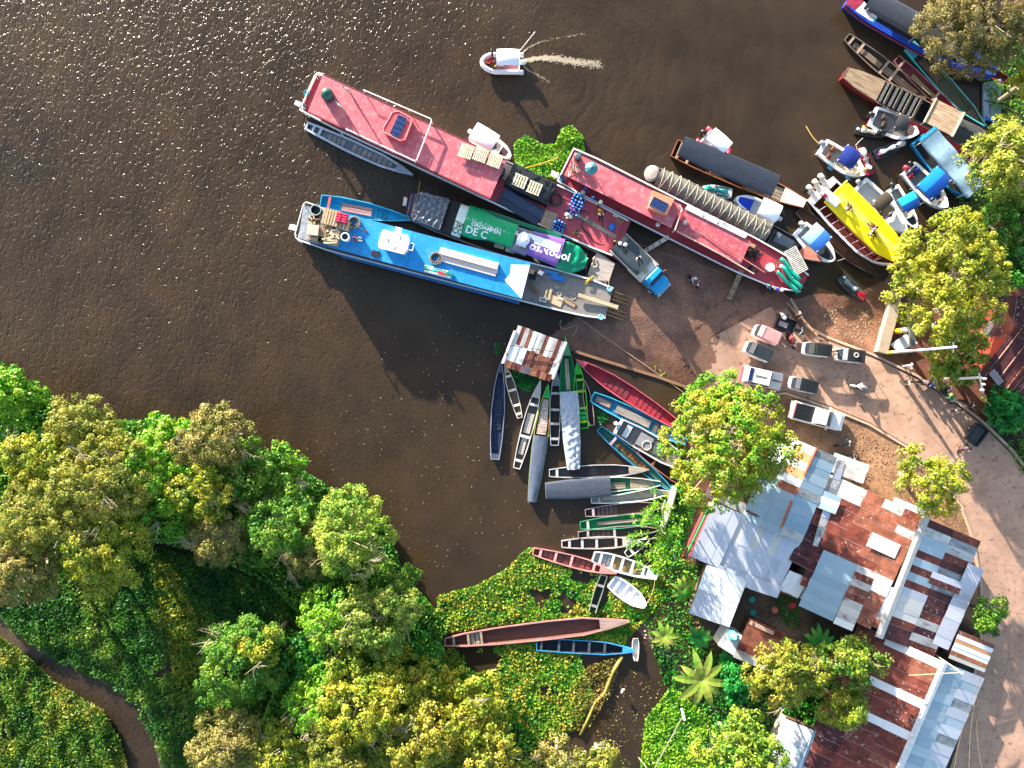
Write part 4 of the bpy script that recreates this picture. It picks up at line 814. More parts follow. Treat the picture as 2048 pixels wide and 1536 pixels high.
# white wheelhouse roof
slabz(rb_, 'wheelhouse', [(768,462),(778,464),(814,470),(818,478),(813,498),(806,506),(770,496),(762,490)], 3.4, 4.5, M('eeeeee','paint',.4,.1))
slabz(rb_, 'wheelhouse_roof', [(766,459),(815,470),(819,479),(814,500),(806,508),(758,496),(756,488),(762,466)], 4.5, 4.6, M('f2f2f2','paint',.4,.08)); slabz(rb_, 'roof_hatch', [(791,453),(804,456),(801,468),(789,465)], 4.5, 4.62, M('e4e4e4'))
rail(rb_, [(818,485),(828,488),(825,501),(815,499)], 4.5, M('f0f0f0'), .05)
for i in range(3): MB().box(*tuple(inv(rb_, (776,800,789)[i], (480,475,495)[i], 4.63)), .1, .3, .04).build('fitting', M('8a8a8a'), rb_)
slabz(rb_, 'white_patch', [(1022,529),(1060,530),(1043,597),(1036,590),(1009,560),(1020,549)], 3.4, 3.412, M('f2f2f2','paint',.5,.08))
slabz(rb_, 'hatch', [(744,500),(760,503),(757,515),(742,511)], 3.4, 3.5, M('241c28'))
for i, (A_, B_) in enumerate((((800,0),(0,0)),)): pass
# stern crates
pallet(661, 434, 3.4, -14, 1.6, 1.5, 6, 'bfa684', .8, 'brown slatted pallet stack on the blue ship, right of the black tub')
pallet(652, 457, 3.4, -14, 1.1, 1.6, 7, 'a98a6c', .6, 'brown pallet standing in the middle of the blue ship crates')
pallet(684, 449, 3.4, -14, 1.5, .9, 4, 'c4ab8a', .5, 'pallet under the red crates on the blue ship')
for i, x in enumerate((679, 691)):
    q = item('crate', x, 436+i*2, 3.9, -14, ('left red plastic crate on the stern of the blue ship','right red plastic crate on the stern of the blue ship')[i], 'crate', 'red plastic crates'); MB().box(0,0,.2,.5,.9,.4).build('box', M('c01f44','plastic'), q)
    for k in range(4): MB().box(0,-.34+.23*k,.42,.42,.12,.04).build('slot', M('e04868','plastic'), q)
q = item('crate', 630, 463, 3.4, -8, 'pale flat topped wooden box nearest the stern of the blue ship', 'crate'); MB().box(0,0,.4,1.05,.95,.8).build('box', M('dcc8a4','wood',None,.2), q); MB().box(.1,-.75,.2,1.3,.3,.4).build('skid', M('b49a7c','wood'), q)
q = item('crate', 666, 476, 3.4, -12, 'broken topped crate with crossed boards beside the black barrel', 'crate'); MB().box(0,0,.3,1.3,1.5,.6).build('box', M('b49a78','wood',None,.4), q)
for k in range(6): MB().box(RN.uniform(-.3,.3),-.6+.24*k,.64,1.1,.14,.03,rz=RN.uniform(-.6,.6)).build('board', M('d8c6a4','wood'), q)
q = item('crate', 629, 441, 3.4, 10, 'splintered open crate just behind the black tub on the blue ship', 'crate'); MB().box(0,0,.1,.9,.8,.2).build('box', M('4a3a2c','wood'), q)
for k in range(5): MB().box(RN.uniform(-.3,.3),RN.uniform(-.3,.3),.3,.8,.14,.05,rz=k*.7).build('board', M('d0b894','wood'), q)
q = item('crate', 648, 481, 3.4, -12, 'dark open crate by the near edge between pale box and broken crate', 'crate'); MB().box(0,0,.2,.9,.7,.4).build('box', M('5a4636','wood'), q); MB().box(0,0,.42,.1,.6,.04,rz=.5).build('board', M('8a7052','wood'), q)
q = item('tub', 635, 423, 3.4, 0, 'wide black open tub at the far stern rail of the blue ship', 'tub')
MB().loft([[(rr*math.cos(b),rr*math.sin(b),z) for b in [2*PI*k/20 for k in range(20)]] for rr, z in ((.45,0),(.52,.6),(.45,.6),(.4,.1))]).build('body', M('22302c','plastic'), q); MB().torus(0,0,.6,.48,.04,20).build('rim', M('a8b4a8','plastic'), q)
q = item('barrel', 694, 477, 3.4, 0, 'black barrel with thick white rim beside the crates on the blue ship', 'barrel')
MB().cyl(0,0,0,.75,.36,.36,18).build('body', M('e8e8ea','plastic'), q); MB().cyl(0,0,.75,.77,.3,.3,18).build('lid', M('12181c','plastic',.1), q); MB().torus(0,0,.75,.36,.06,20).build('rim', M('f0f0f0','plastic'), q)
def tyre(px, py, z, R_, label, col='3a3430', treads=16):
    q = item('tyre', px, py, z, 0, label, 'tyre', 'tractor tyres on the blue roof'); MB().torus(0,0,.15,R_*.72,R_*.26,20,8).build('carcass', M(col,'plastic',.7), q, True)
    for i in range(treads):
        b = 2*PI*i/treads; MB().box(R_*.93*math.cos(b),R_*.93*math.sin(b),.16,R_*.22,R_*.16,.28,rz=b+.4).build('tread', M('b8a898','cloth'), q)
tyre(709, 445, 3.42, .58, 'muddy lugged tyre lying beside the stern crates of the blue ship'); tyre(872, 517, 3.42, .6, 'lugged tyre lying at the left end of the pink white beams')
q = item('tube_light', 727, 460, 3.42, -20, 'little brown hand broom lying near the stern tyre', 'broom'); MB().box(.2,0,.06,.3,.14,.08).build('brush', M('8a4a30'), q); MB().tube([(-.5,.1,.05),(.1,0,.05)], .025).build('handle', M('d8d4cc'), q)
A, a, L_ = frame((878,509),(994,541),3.5); q = empty('beam_stack', A, a, 'stack of long pinkish white beams on the blue roof', 'beams')
for k, (y, c, zz) in enumerate(((.55,'e8dcd6',.32),(.2,'e2d4cc',.32),(-.12,'d0bcb2',.2),(-.42,'e6d8d0',.14))): MB().box(L_/2+(.1 if k == 2 else 0),y,3.4+zz/2+.02,L_,.3,zz).build('beam', M(c,'wood',.6,.15), q)
A, a, L_ = frame((847,538),(907,553),3.5); q = empty('banner_roll', A, a, 'turquoise and white rolled plastic with red print near the edge of the blue roof', 'plastic roll')
MB().tube([(0,.12,3.52),(L_,.1,3.52)], .13, 8).build('roll', M('2cc0a4','plastic'), q, True); MB().tube([(0.1,-.14,3.5),(L_-.2,-.16,3.5)], .12, 8).build('roll', M('e4f2ee','plastic'), q, True); MB().tube([(0,.35,3.48),(L_*.8,.33,3.48)], .07, 8).build('roll', M('dff0ea','plastic'), q); MB().box(L_*.62,0,3.64,.8,.3,.04,rz=-.1).build('red_print', M('c03040'), q)
# bow deck
def junk(kind, px, py, z, rz, label, cat, parts): 
    q = item(kind, px, py, z, rz, label, cat)
    for nm, bx_, c, mk in parts: MB().box(*bx_).build(nm, M(c, mk), q)
    return q
junk('beam_offcut', 1068, 578, .98, -40, 'short reddish timber block on the bow deck of the blue ship', 'timber', [('block',(0,0,.12,1.1,.35,.24),'9a6a4c','wood'),('split',(0,.02,.25,1.0,.03,.02),'6a4432','wood')])
junk('timber_stack', 1095, 590, .98, 75, 'pair of pale boards with a torn sheet on the blue ship bow', 'timber', [('board',(0,.2,.1,.9,.2,.1),'d8c6a4','wood'),('board',(.1,-.2,.1,1.1,.25,.08),'ccb48c','wood')])
junk('cardboard', 1112, 602, .98, -25, 'flattened tan cardboard sheet on the blue ship bow', 'cardboard', [('sheet',(0,0,.04,1.3,.8,.04),'c8ab8c','wood'),('flap',(.3,.4,.09,.6,.3,.03),'d8c0a0','wood')])
junk('white_box', 1086, 600, .98, -15, 'small white grilled box at the near rail of the blue ship bow', 'box', [('box',(0,0,.2,.7,.4,.4),'dcd8d0','paint'),('grille',(0,0,.41,.5,.25,.02),'6a6660','paint')])
junk('wood_wedge', 1140, 607, .98, -30, 'thin wedge of scrap wood in the middle of the grey bow deck', 'timber', [('wedge',(0,0,.06,1.1,.3,.1),'b89a78','wood'),('edge',(0,.2,.08,1.2,.05,.12),'8a6a4c','wood')])
junk('blue_crate', 1115, 556, .98, -14, 'flat blue steel tray at the far rail of the blue ship bow', 'tray', [('tray',(0,0,.1,1.5,.5,.2),'1f6fb4','paint'),('tray_rim',(-.7,.35,.15,1.4,.3,.2),'2a82c4','paint')])
junk('red_box', 1081, 547, .98, -30, 'white and red lidded box near the end of the blue roof', 'box', [('box',(0,0,.2,.5,.4,.4),'a8404a','plastic'),('lid',(0,0,.43,.5,.4,.06),'f0e8e4','plastic')])
junk('dark_sack', 1066, 552, .98, -10, 'black sack heaped with rags near the end of the blue roof', 'sack', [('sack',(0,0,.25,.6,.7,.5),'1f2226','cloth'),('rag',(-.2,.3,.5,.5,.4,.2),'b49a84','cloth')])
for i, (x, y) in enumerate(((1113,573),(1147,587),(1147,595),(1119,588))):
    q = item('deck_ring', x, y, .98, 0, ('biggest pale ring stamp on the bow deck','upper of the paired ring lids on the bow deck','lower of the paired ring lids on the bow deck','faint ring lid left of the paired lids')[i], 'ring lid', 'round lids on the bow deck'); MB().torus(0,0,.04,.28 if i == 0 else .2,.04,16,5).build('ring', M('a8a49c','metal'), q); MB().cyl(0,0,0,.03,.2).build('plate', M('8c8478'), q)
for i, (x, y) in enumerate(((1218,579),(1201,635))):
    q = item('mooring_drum', x, y, 1.1, 0, ('blue mooring drum at the far bow corner of the blue ship','turquoise striped drum at the near bow corner of the blue ship')[i], 'drum', 'drums on the bow corners'); MB().cyl(0,0,-.1,.45,.26,.26,14).build('body', M(('3f88b0','1c9cb8')[i],'plastic'), q); MB().torus(0,0,.45,.22,.05,14,5).build('rim', M('8cd0e0','plastic'), q)
    MB().box(0,0,.46,.3,.08,.04,rz=.5).build('stripe', M('d0ecf0'), q)
q = item('yellow_rope', 1175, 563, 1.15, 0, 'yellow frayed rope tied at the far rail of the blue ship bow', 'rope')
for i in range(7): MB().tube([(RN.uniform(-.3,.3),RN.uniform(-.4,.2),.1),(0,0,.25),(RN.uniform(0,.8),RN.uniform(.1,.6),.1)], .04, 5).build('strand', M('c8a838','cloth'), q)
A, a, L_ = frame((1156,590),(1236,615),1.35); q = empty('gangplank', A, a, 'wide pale gangplank sliding off the bow of the blue ship', 'gangplank'); MB().box(L_/2,0,1.35,L_,.42,.1).build('board', M('c4b498','wood'), q); MB().box(L_/2,-.17,1.42,L_,.06,.06).build('batten', M('a8977a','wood'), q)
for k, (pa, pb, lb) in enumerate((((1226,592),(1263,602),'upper rusty loading ramp frame at the bow of the blue ship'),((1214,622),(1256,634),'lower rusty loading ramp frame at the bow of the blue ship'))):
    A, a, L_ = frame(pa, pb, .6); q = empty('loading_ramp', A, a, lb, 'ramp', 'rusty loading ramps')
    for y in (-.38, 0, .38): MB().tube([(0,y,.95),(L_,y,.15)], .045, 6).build('beam', M('b08a60','rust'), q)
    for i in range(7): MB().tube([(L_*(i+.5)/7,-.4,.95-.8*(i+.5)/7),(L_*(i+.5)/7,.4,.95-.8*(i+.5)/7)], .035, 6).build('rung', M('9c7850','rust'), q)
# --- tarp covered cargo boat
A, a, LT = frame((826,413),(1223,546),.8); rt = empty('cargo_boat', A, a, 'wooden cargo boat under green, purple and black tarps between red and blue ship', 'boat')
PT = [(0,.72),(.12,.92),(.4,1),(.8,1),(.92,.8),(1,.5)]; WT = 3.7
hull(rt, LT, WT, PT, (.95,.85,1.1), .16, .2, '3a302c', '40332c', '7d7068', zb=-.3, n=24, deck=.1, dcol='a89c94')
slabz(rt, 'stern_platform', [(822,388),(838,388),(828,436),(812,430)], .9, 1.0, M('3a5a94','rust'))
for x in (818, 826): rail(rt, [(x+6,388),(x-4,434)], 1.1, M('b47a2c','rust'), .05)
slabz(rt, 'boarding_step', [(808,393),(815,396),(812,412),(805,410)], .85, 1.0, M('d8ccc8'))
wr = wrinkle(61, .5, 3.0); x0, x1 = inv(rt, 832,412,1.9).x, inv(rt, 890,430,1.9).x
cloth('black_cover', rt, x0, x1, lambda x: 1.5, lambda x, y: 2.0+wr(x, y), M('6e727a','tarp',.14), 40, 20, .9)
rail(rt, [(837,386),(897,398),(879,460),(823,434)], 2.15, M('8c8478'), .04, closed=True)
wr2 = wrinkle(62, .08, 3, 1.4); cloth('dark_net', rt, x1+.05, inv(rt, 917,440,1.6).x, lambda x: 1.6, lambda x, y: 1.55+wr2(x, y), M('2a2826','tarp',.7), 12, 9, .5)
wr3 = wrinkle(63, .1, 1.2)
xa, xb, xc, xd, xe = [inv(rt, *p, 1.9).x for p in ((914,438),(930,442),(1028,478),(1122,505),(1165,530))]
arch = lambda x, y: 1.75+.3*(1-(y/1.6)**2)+wr3(x, y)*.6
cloth('white_tarp_edge', rt, xa-.1, xb, lambda x: 1.55, lambda x, y: arch(x, y)-.02, M('e4ecd8','tarp'), 6, 9, .3)
cloth('green_tarp', rt, xb-.02, xc, lambda x: 1.5-.35*min(1, max(0, (x-xb-1.2)/1.5)), lambda x, y: arch(x, y)+.02, M('16a562','tarp'), 22, 9, .3, y0=.2)
cloth('grey_wrap', rt, xc-.02, xc+1.6, lambda x: 1.2, lambda x, y: 1.9+wr3(x*2, y*2)*1.5, M('7c7684','tarp'), 8, 9, .5)
cloth('purple_tarp', rt, xc+1.5, xd, lambda x: 1.15+.25*max(0, (x-xc-1.5)/(xd-xc-1.5)), lambda x, y: arch(x, y)+.03, M('8460b0','tarp'), 20, 9, .3, y0=.1)
wr4 = wrinkle(64, .6, 2.2); cloth('teal_tarp', rt, xd-.05, xe+.3, lambda x: 1.4-.9*max(0, (x-xd-1)/(xe-xd-.7))**2, lambda x, y: 1.75+wr4(x, y)-.25*max(0, (x-xd)/3), M('0c8a62','tarp',.2), 14, 9, .5)
m_ = MB().ell(xc+.9, .15, 2.0, .7, .8, .35, 7, 4, 0).build('white_bundle', M('f2f2f4','tarp'), rt)
def tl(body, size, fx, fy, mat, rz=0.0):
    v = inv(rt, fx, fy, 2.05); return text('lettering', body, size, mat, rt, (v.x, v.y, 0), rz, flat=arch)
WT_ = M('f2f4f4','plastic',.6)
tl('GHATSU AQUIHANA', .66, 976, 448, WT_); tl('OROAMPEN', .55, 972, 457, WT_); tl('DE C', 1.0, 953, 465, WT_); tl('ПИ', .75, 917, 450, M('3a4440')); tl('CC', .75, 914, 462, M('3a4440'))
tl('I!a osNouoi', 1.15, 1086, 499, WT_, .02)
for p, sz in (((1070,478),(1.5,.7)),((1090,486),(2.0,.75)),((1110,494),(1.0,.8))):
    v = inv(rt, *p, 2.05); MB().box(v.x, v.y, arch(v.x, v.y)+.05, sz[0], sz[1], .03).build('white_panel', WT_, rt)
v = inv(rt, 1000, 432, 1.8); cloth('green_hem', rt, xb+1.2, xd-.5, lambda x: .22, lambda x, y: 1.72+wr3(x, y), M('0c6a48','tarp'), 20, 4, .1, y0=1.6)
for i, (x, y, c) in enumerate(((1000,489,'c8b88c'),(1022,497,'d8ccb8'),(985,480,'4a3a2a'),(1040,503,'4c3c2e'))):
    q = item('sack', x, y, .5, -15, ('printed yellow sack in the open hold of the tarp covered boat','whitish sack beside the printed yellow one','dark brown sack nearest the green tarp hem','dark net sack right of the whitish sack')[i], 'sack', 'sacks in the hold'); wrs = wrinkle(70+i, .14, 3)
    cloth('body', q, -.5, .5, lambda x: .42, lambda x, y: .45+wrs(x, y), M(c,'cloth'), 8, 5, .4)
slabz(rt, 'yellow_hem', [(1050,491),(1062,503),(1080,526),(1070,522)], 1.3, 1.36, M('d8c88c','cloth'))
for i, (x, y) in enumerate(((1190,530),(1189,519))):
    v = inv(rt, x, y, 1.15); MB().torus(v.x, v.y, 1.15, .2, .05, 14, 5).build('rope_coil', M('d0c4ac','cloth'), rt)
MB().tube([tuple(inv(rt, 1190,512,1.2)), tuple(inv(rt, 1177,548,1.2))], .05).build('cross_beam', M('c0b098','wood'), rt); MB().tube([tuple(inv(rt, 1173,506,1.1)), tuple(inv(rt, 1172,538,1.1))], .04).build('cross_beam', M('a89880','wood'), rt)
# --- second red ship
A, a, L2 = frame((1130,329),(1606,568),1.1); r2 = empty('river_ship', A, a, 'shorter red ship with a teal parasol on its stern roof', 'ship', 'cargo ships nosed up to the ramp')
hull(r2, L2, 3.95, [(0,.92),(.1,1),(.75,1),(.9,.88),(1,.48)], (1.2,1.15,1.45), .13, .95, '1c2028', 'a83a44', 'e2dedc', zb=-.3, n=24, kind='paint', chine=.9)
plates(r2, 'roof_plate', ((1150,302),(1363,409),(1342,456),(1128,350)), 3.1, 6, 2, RED)
slabz(r2, 'cabin', [(1156,312),(1358,413),(1343,447),(1138,346)], .95, 3.0, M('6a2028'), 2.5)
slabz(r2, 'roof_edge', [(1148,299),(1365,406),(1364,409),(1149,302)], 3.0, 3.14, M('1c1e26'), 3.1)
plates(r2, 'foredeck_plate', ((1372,418),(1502,482),(1482,528),(1352,465)), 2.3, 4, 1, deckmat('bc5560'))
slabz(r2, 'fore_cabin', [(1376,424),(1498,484),(1482,520),(1360,462)], .95, 2.2, M('5c1c24'), 2.0)
slabz(r2, 'side_awning', [(1375,410),(1497,468),(1490,477),(1370,418)], 2.35, 2.42, M('d4d4d8','mixed'))
slabz(r2, 'boarding_step', [(1104,340),(1118,347),(1114,356),(1101,350)], .9, 1.05, WH)
rail(r2, [(1360,412),(1364,418),(1350,460)], 3.3, M('e0d8d0'), .07, 2.4)
rail(r2, [(1353,462),(1440,508),(1508,548)], 2.45, M('e0b8a4','wood'), .07); rail(r2, [(1390,452),(1440,488),(1530,545)], 2.5, M('cf8078','wood'), .05)
slabz(r2, 'solar_box', [(1306,381),(1349,398),(1333,430),(1297,415)], 3.1, 3.7, M('dd8a68','paint'))
solar(1318, 409, 3.74, -27, 1.6, .95, 'small blue solar panel on the orange box of the shorter red ship', nx=8, ny=3)
q = item('parasol', 1181, 342, 3.1, 0, 'teal parasol top on the stern roof of the shorter red ship', 'parasol'); MB().cyl(0,0,0,1.0,.05).build('pole', M('c8c8c8','metal'), q); MB().cyl(0,0,.8,1.15,.62,.03,12).build('canopy', M('4a8c90','tarp'), q)
for i in range(12): b = 2*PI*i/12; MB().tube([(0,0,1.17),(.61*math.cos(b),.61*math.sin(b),.83)], .015, 4).build('rib', M('1f5458'), q)
q = item('barrel', 1155, 317, 3.1, 0, 'dark grey barrel at the stern corner of the shorter red roof', 'barrel'); MB().cyl(0,0,0,.7,.34,.34,16).build('body', M('2a3034','plastic'), q); MB().ell(0,0,.7,.33,.33,.06,14,4,0).build('lid', M('5c6468','plastic'), q)
q = item('bucket', 1124, 358, 1.1, 0, 'dark blue open bucket at the near stern corner of the shorter red ship', 'bucket'); MB().cyl(0,0,0,.6,.28,.3,14).build('body', M('2a6ca0','plastic'), q); MB().cyl(0,0,.6,.62,.24,.24,14).build('mouth', M('101a2c'), q)
q = item('firewood', 1146, 343, 3.12, -20, 'heap of split firewood and sticks on the stern of the shorter red ship', 'firewood')
for i in range(16): MB().box(RN.uniform(-.4,.4),RN.uniform(-.9,.9),.1+RN.uniform(0,.25),RN.uniform(.4,1.0),.08,.07,rz=RN.uniform(-1.5,1.5)).build('stick', M(RN.choice(['c8b8a4','8a7462','4a3c34','d8ccbc']),'wood'), q)
q = item('drum', 1537, 536, 1.15, 0, 'white round drum lid on the foredeck of the shorter red ship', 'drum'); MB().cyl(0,0,0,.5,.4,.4,18).build('body', M('e0dcd8','plastic'), q); MB().cyl(0,0,.5,.54,.42,.42,18).build('lid', M('f4f2f0','plastic'), q)
for i, (pa, pb) in enumerate((((1561,517),(1599,560)),((1564,535),(1602,577)),((1554,543),(1595,585)))):
    A, a, L_ = frame(pa, pb, 1.5); q = empty('tarp_roll', A, a, ('turquoise roll nearest the slatted gangway','middle turquoise roll on the bow of the shorter red ship','turquoise roll nearest the bow tip side of the red ship')[i], 'roll', 'turquoise rolls on the bow'); MB().tube([(L_*t,.05*math.sin(t*7+i),1.55+.03*math.sin(t*9)) for t in [k/10 for k in range(11)]], .2, 10).build('roll', M('14a48c','tarp'), q, True); MB().torus(L_*.5,0,1.55,.2,.02,10,4,'x').build('tie', M('0d7868'), q)
q = item('gangway', 1592, 521, 1.6, -62, 'white slatted gangway standing between the red bow and the pink bow', 'gangway')
for y in (-.62, .62): MB().box(0,y,0,2.6,.06,.1).build('side_rail', M('e8e6e0','metal'), q)
for i in range(15): MB().box(-1.25+i*.178,0,.02,.08,1.2,.05).build('slat', M('ece8dc','wood'), q)
q = item('engine', 1507, 508, 1.2, -27, 'greasy black engine block on a tan mat of the shorter red ship', 'engine')
MB().box(-.9,.45,.0,1.6,.8,.06,rz=0).build('mat', M('c8906c','wood'), q)
for i in range(14): MB().box(RN.uniform(-.7,.7),RN.uniform(-.6,.5),.25+RN.uniform(0,.3),RN.uniform(.15,.5),RN.uniform(.1,.4),RN.uniform(.1,.4),rz=RN.uniform(0,3)).build('block', M(RN.choice(['17191a','24201c','38382e','0f1012']),'plastic'), q)
q = item('engine', 1501, 538, 1.2, -27, 'black winch tangled with chain at the near edge of the red foredeck', 'winch')
for i in range(12): MB().box(RN.uniform(-.6,.6),RN.uniform(-.35,.35),.2+RN.uniform(0,.3),RN.uniform(.1,.5),RN.uniform(.1,.3),RN.uniform(.1,.3),rz=RN.uniform(0,3)).build('block', M(RN.choice(['17191a','24201c','5a5850']),'plastic'), q)
for i, (x, y, c) in enumerate(((1172,377,'1d3fa0'),(1166,386,'b8b8b0'),(1186,396,'1f48b8'),(1315,450,'e8dccc'),(1369,446,'d8b0a4'))):
    q = item('container', x, y, 1.0 if i != 4 else 2.35, 20*i, ('blue container on the side walk of the shorter red ship','pair of pale tins beside the blue container','small blue ball on the side walk of the shorter red ship','white square lid on the side walk by the black gap','small pink hatch lid on the red foredeck')[i], 'container', None); MB().cyl(0,0,0,.35,.22,.22,12).build('body', M(c,'plastic'), q, True); MB().cyl(0,0,.35,.4,.1).build('cap', M('e0e0e0' if i else '2a5ac0','plastic'), q)
# stern sticks, gangplanks and ropes
for (pa, pb, wd, za, zb_, c, lb) in (((1332,479),(1289,503),.42,1.25,.15,'ddd4c6','white gangplank from the shorter red ship down to the wet ramp'),((1475,545),(1455,600),.5,1.3,.3,'8c7a64','grey brown gangplank leaning off the near side of the red bow'),((1570,607),(1625,672),.22,.5,.9,'9c7c5c','long thin brown pole lying from the bow toward the slabs')):
    A, a, L_ = frame(pa, pb, 0); q = empty('gangplank', A, a, lb, 'plank')
    m_ = MB(); m_.loft([[(0,-wd/2,za-.08),(0,wd/2,za-.08),(0,wd/2,za),(0,-wd/2,za)],[(L_,-wd/2,zb_-.08+gz(*pb)),(L_,wd/2,zb_-.08+gz(*pb)),(L_,wd/2,zb_+gz(*pb)),(L_,-wd/2,zb_+gz(*pb))]]); m_.build('board', M(c,'wood'), q)
    for k in range(4): t = (k+.5)/4; MB().box(t*L_,0,za+(zb_+gz(*pb)-za)*t+.02,.08,wd*.9,.03).build('cleat', M('6a5a48','wood'), q)
def rope(pts, z, r, col, label, zs=None, cat='rope'):
    q = empty('rope', P(*pts[0], 0), 0, label, cat); sp = smooth_pts(pts); n = len(sp)
    MB().tube([inv(q, x, y, (zs[0]+(zs[1]-zs[0])*i/(n-1)) if zs else max(gz(x, y), 0)+z) for i, (x, y) in enumerate(sp)], r, 5).build('line', M(col,'cloth'), q)
rope([(1117,315),(1090,325),(1062,333),(1040,340)], 0, .05, 'd0a030', 'yellow mooring rope crossing the floating plants between the two red ships', (2.2,1.2))
rope([(1122,640),(1120,650),(1127,658),(1140,655),(1152,650),(1152,662),(1145,672)], .05, .04, 'a89070', 'loose curled rope lying in the shallow brown water below the blue bow')
rope([(1158,637),(1180,652),(1225,685),(1290,730),(1360,780),(1385,800)], .08, .03, 'b8a080', 'thin straight line from the blue bow across the ramp to the big tree')
rope([(1209,560),(1216,575),(1219,552)], .1, .03, 'b8a080', 'short line between the tarp boat bow and the blue ship', (1.2,1.2))
rope([(836,388),(840,362)], .1, .03, 'c8a040', 'thin yellow line from the black covered stern up to the red ship', (1.2,1.4))
rope([(1729,350),(1714,297),(1712,290),(1726,276)], .1, .025, 'e0d8c8', 'pale leash from the red jet ski to the black jet ski', (.7,.7))
rope([(1612,252),(1626,275),(1641,290)], .1, .04, 'b89a50', 'line running out from the motor of the navy canopy boat', (.1,.9))
rope([(1675,522),(1690,517)], .1, .025, 'b8b0a0', 'short mooring line at the bow of the light blue canopy boat', (.8,.5))
rope([(1290,1213),(1305,1185),(1312,1152),(1325,1120)], .1, .03, 'c8b878', 'yellowish rope from the rowing boat bow to the bank', (.5,.9))
# ---------------------------------------------------------------- people
def skin_pose(name, J, E, root=0):
    me = bpy.data.meshes.new(name); me.from_pydata([j[:3] for j in J], E, []); o = bpy.data.objects.new(name, me); COL.objects.link(o)
    o.modifiers.new('s', 'SKIN'); me.skin_vertices.new() if not me.skin_vertices else None
    for i, j in enumerate(J):
        sv_ = me.skin_vertices[0].data[i]; sv_.radius = (j[3], j[4] if len(j) > 4 else j[3]); sv_.use_root = (i == root)
    s_ = o.modifiers.new('d', 'SUBSURF'); s_.levels = 1; s_.render_levels = 1
    out = bpy.data.meshes.new_from_object(o.evaluated_get(bpy.context.evaluated_depsgraph_get())); bpy.data.objects.remove(o)
    return out
def make_pose(kind):
    T = {'stand': dict(p=(0,0,.92),c=(.0,0,1.32),n=(.0,0,1.47),h=(.03,0,1.6),el=(-.02,.27,1.12),wr=(.06,.29,.88),er=(.0,-.27,1.12),wr2=(.1,-.27,.9),kl=(.02,.1,.5),al=(0,.11,.08),kr=(.02,-.1,.5),ar=(0,-.11,.08)),
         'walk': dict(p=(0,0,.9),c=(.04,0,1.3),n=(.06,0,1.45),h=(.11,0,1.57),el=(.1,.26,1.12),wr=(.28,.25,.98),er=(-.12,-.26,1.1),wr2=(-.1,-.28,.86),kl=(.02,.09,.48),al=(-.26,.09,.14),kr=(.22,-.09,.52),ar=(.26,-.09,.08)),
         'sit': dict(p=(0,0,.2),c=(-.04,0,.58),n=(.0,0,.74),h=(.05,0,.87),el=(.12,.26,.42),wr=(.32,.18,.38),er=(.12,-.26,.42),wr2=(.32,-.16,.38),kl=(.38,.16,.42),al=(.62,.14,.08),kr=(.38,-.16,.42),ar=(.6,-.16,.08)),
         'ride': dict(p=(0,0,.88),c=(.08,0,1.24),n=(.12,0,1.4),h=(.18,0,1.53),el=(.3,.3,1.14),wr=(.52,.3,1.02),er=(.3,-.3,1.14),wr2=(.52,-.3,1.02),kl=(.36,.22,.72),al=(.14,.22,.34),kr=(.36,-.22,.72),ar=(.14,-.22,.34)),
         'bend': dict(p=(-.1,0,.88),c=(.26,0,1.1),n=(.38,0,1.16),h=(.5,0,1.2),el=(.4,.22,.84),wr=(.52,.16,.62),er=(.4,-.22,.84),wr2=(.52,-.14,.62),kl=(.04,.12,.48),al=(0,.14,.08),kr=(.02,-.12,.48),ar=(-.04,-.14,.08))}[kind]
    V_ = lambda k: Vector(T[k])
    p, c, n_, h = V_('p'), V_('c'), V_('n'), V_('h'); up = (c-p).normalized()
    J = [(*p,.13,.1),(*(p.lerp(c,.5)),.125,.09),(*c,.15,.1),(*n_,.055),(*h,.085,.09),(*(h+Vector((0,0,.1))),.06)]; E = [(0,1),(1,2),(2,3),(3,4),(4,5)]
    for s, e_, w_ in ((1,'el','wr'),(-1,'er','wr2')):
        sh = c+Vector((0,.17*s,.05)); i = len(J); e1, w1 = V_(e_), V_(w_)
        d = (w1-e1).normalized(); hd = w1+d*.07
        J += [(*sh,.065),(*e1,.045),(*w1,.03),(*hd,.032,.02)]; E += [(2,i),(i,i+1),(i+1,i+2),(i+2,i+3)]
        pal = Vector((-d.y, d.x, 0)); pal = pal.normalized() if pal.length > .1 else Vector((1, 0, 0))
        for f in range(5):
            o_ = pal*(f-2)*.02 if f else pal*-.045; ln = (.05,.075,.085,.08,.065)[f]; k = len(J)
            J.append((*(hd+o_+d*(ln if f else .02)), .009)); E.append((i+3, k))
    for s, k_, a_ in ((1,'kl','al'),(-1,'kr','ar')):
        hp = p+Vector((0,.09*s,-.04)); i = len(J); k1, a1 = V_(k_), V_(a_)
        J += [(*hp,.09),(*k1,.06),(*a1,.04),(*(a1+Vector((.17,.01*s,-.045))),.035)]; E += [(0,i),(i,i+1),(i+1,i+2),(i+2,i+3)]
    body = skin_pose('body_'+kind, J, E)
    co = np.empty(len(body.vertices)*3, np.float32); body.vertices.foreach_get('co', co); co = co.reshape(-1, 3)
    segs = []   # (a, b, what)
    segs += [(0,1,'s'),(1,2,'s'),(3,4,'h'),(4,5,'h'),(2,3,'h')]
    i = 6
    for _ in (0, 1): segs += [(2,i,'s'),(i,i+1,'s'),(i+1,i+2,'h'),(i+2,i+3,'h')]; i += 9
    for _ in (0, 1): segs += [(0,i,'t'),(i,i+1,'t'),(i+1,i+2,'t'),(i+2,i+3,'f')]; i += 4
    JJ = np.array([j[:3] for j in J]); best = np.full(len(co), 9.); lab = np.array(['h']*len(co))
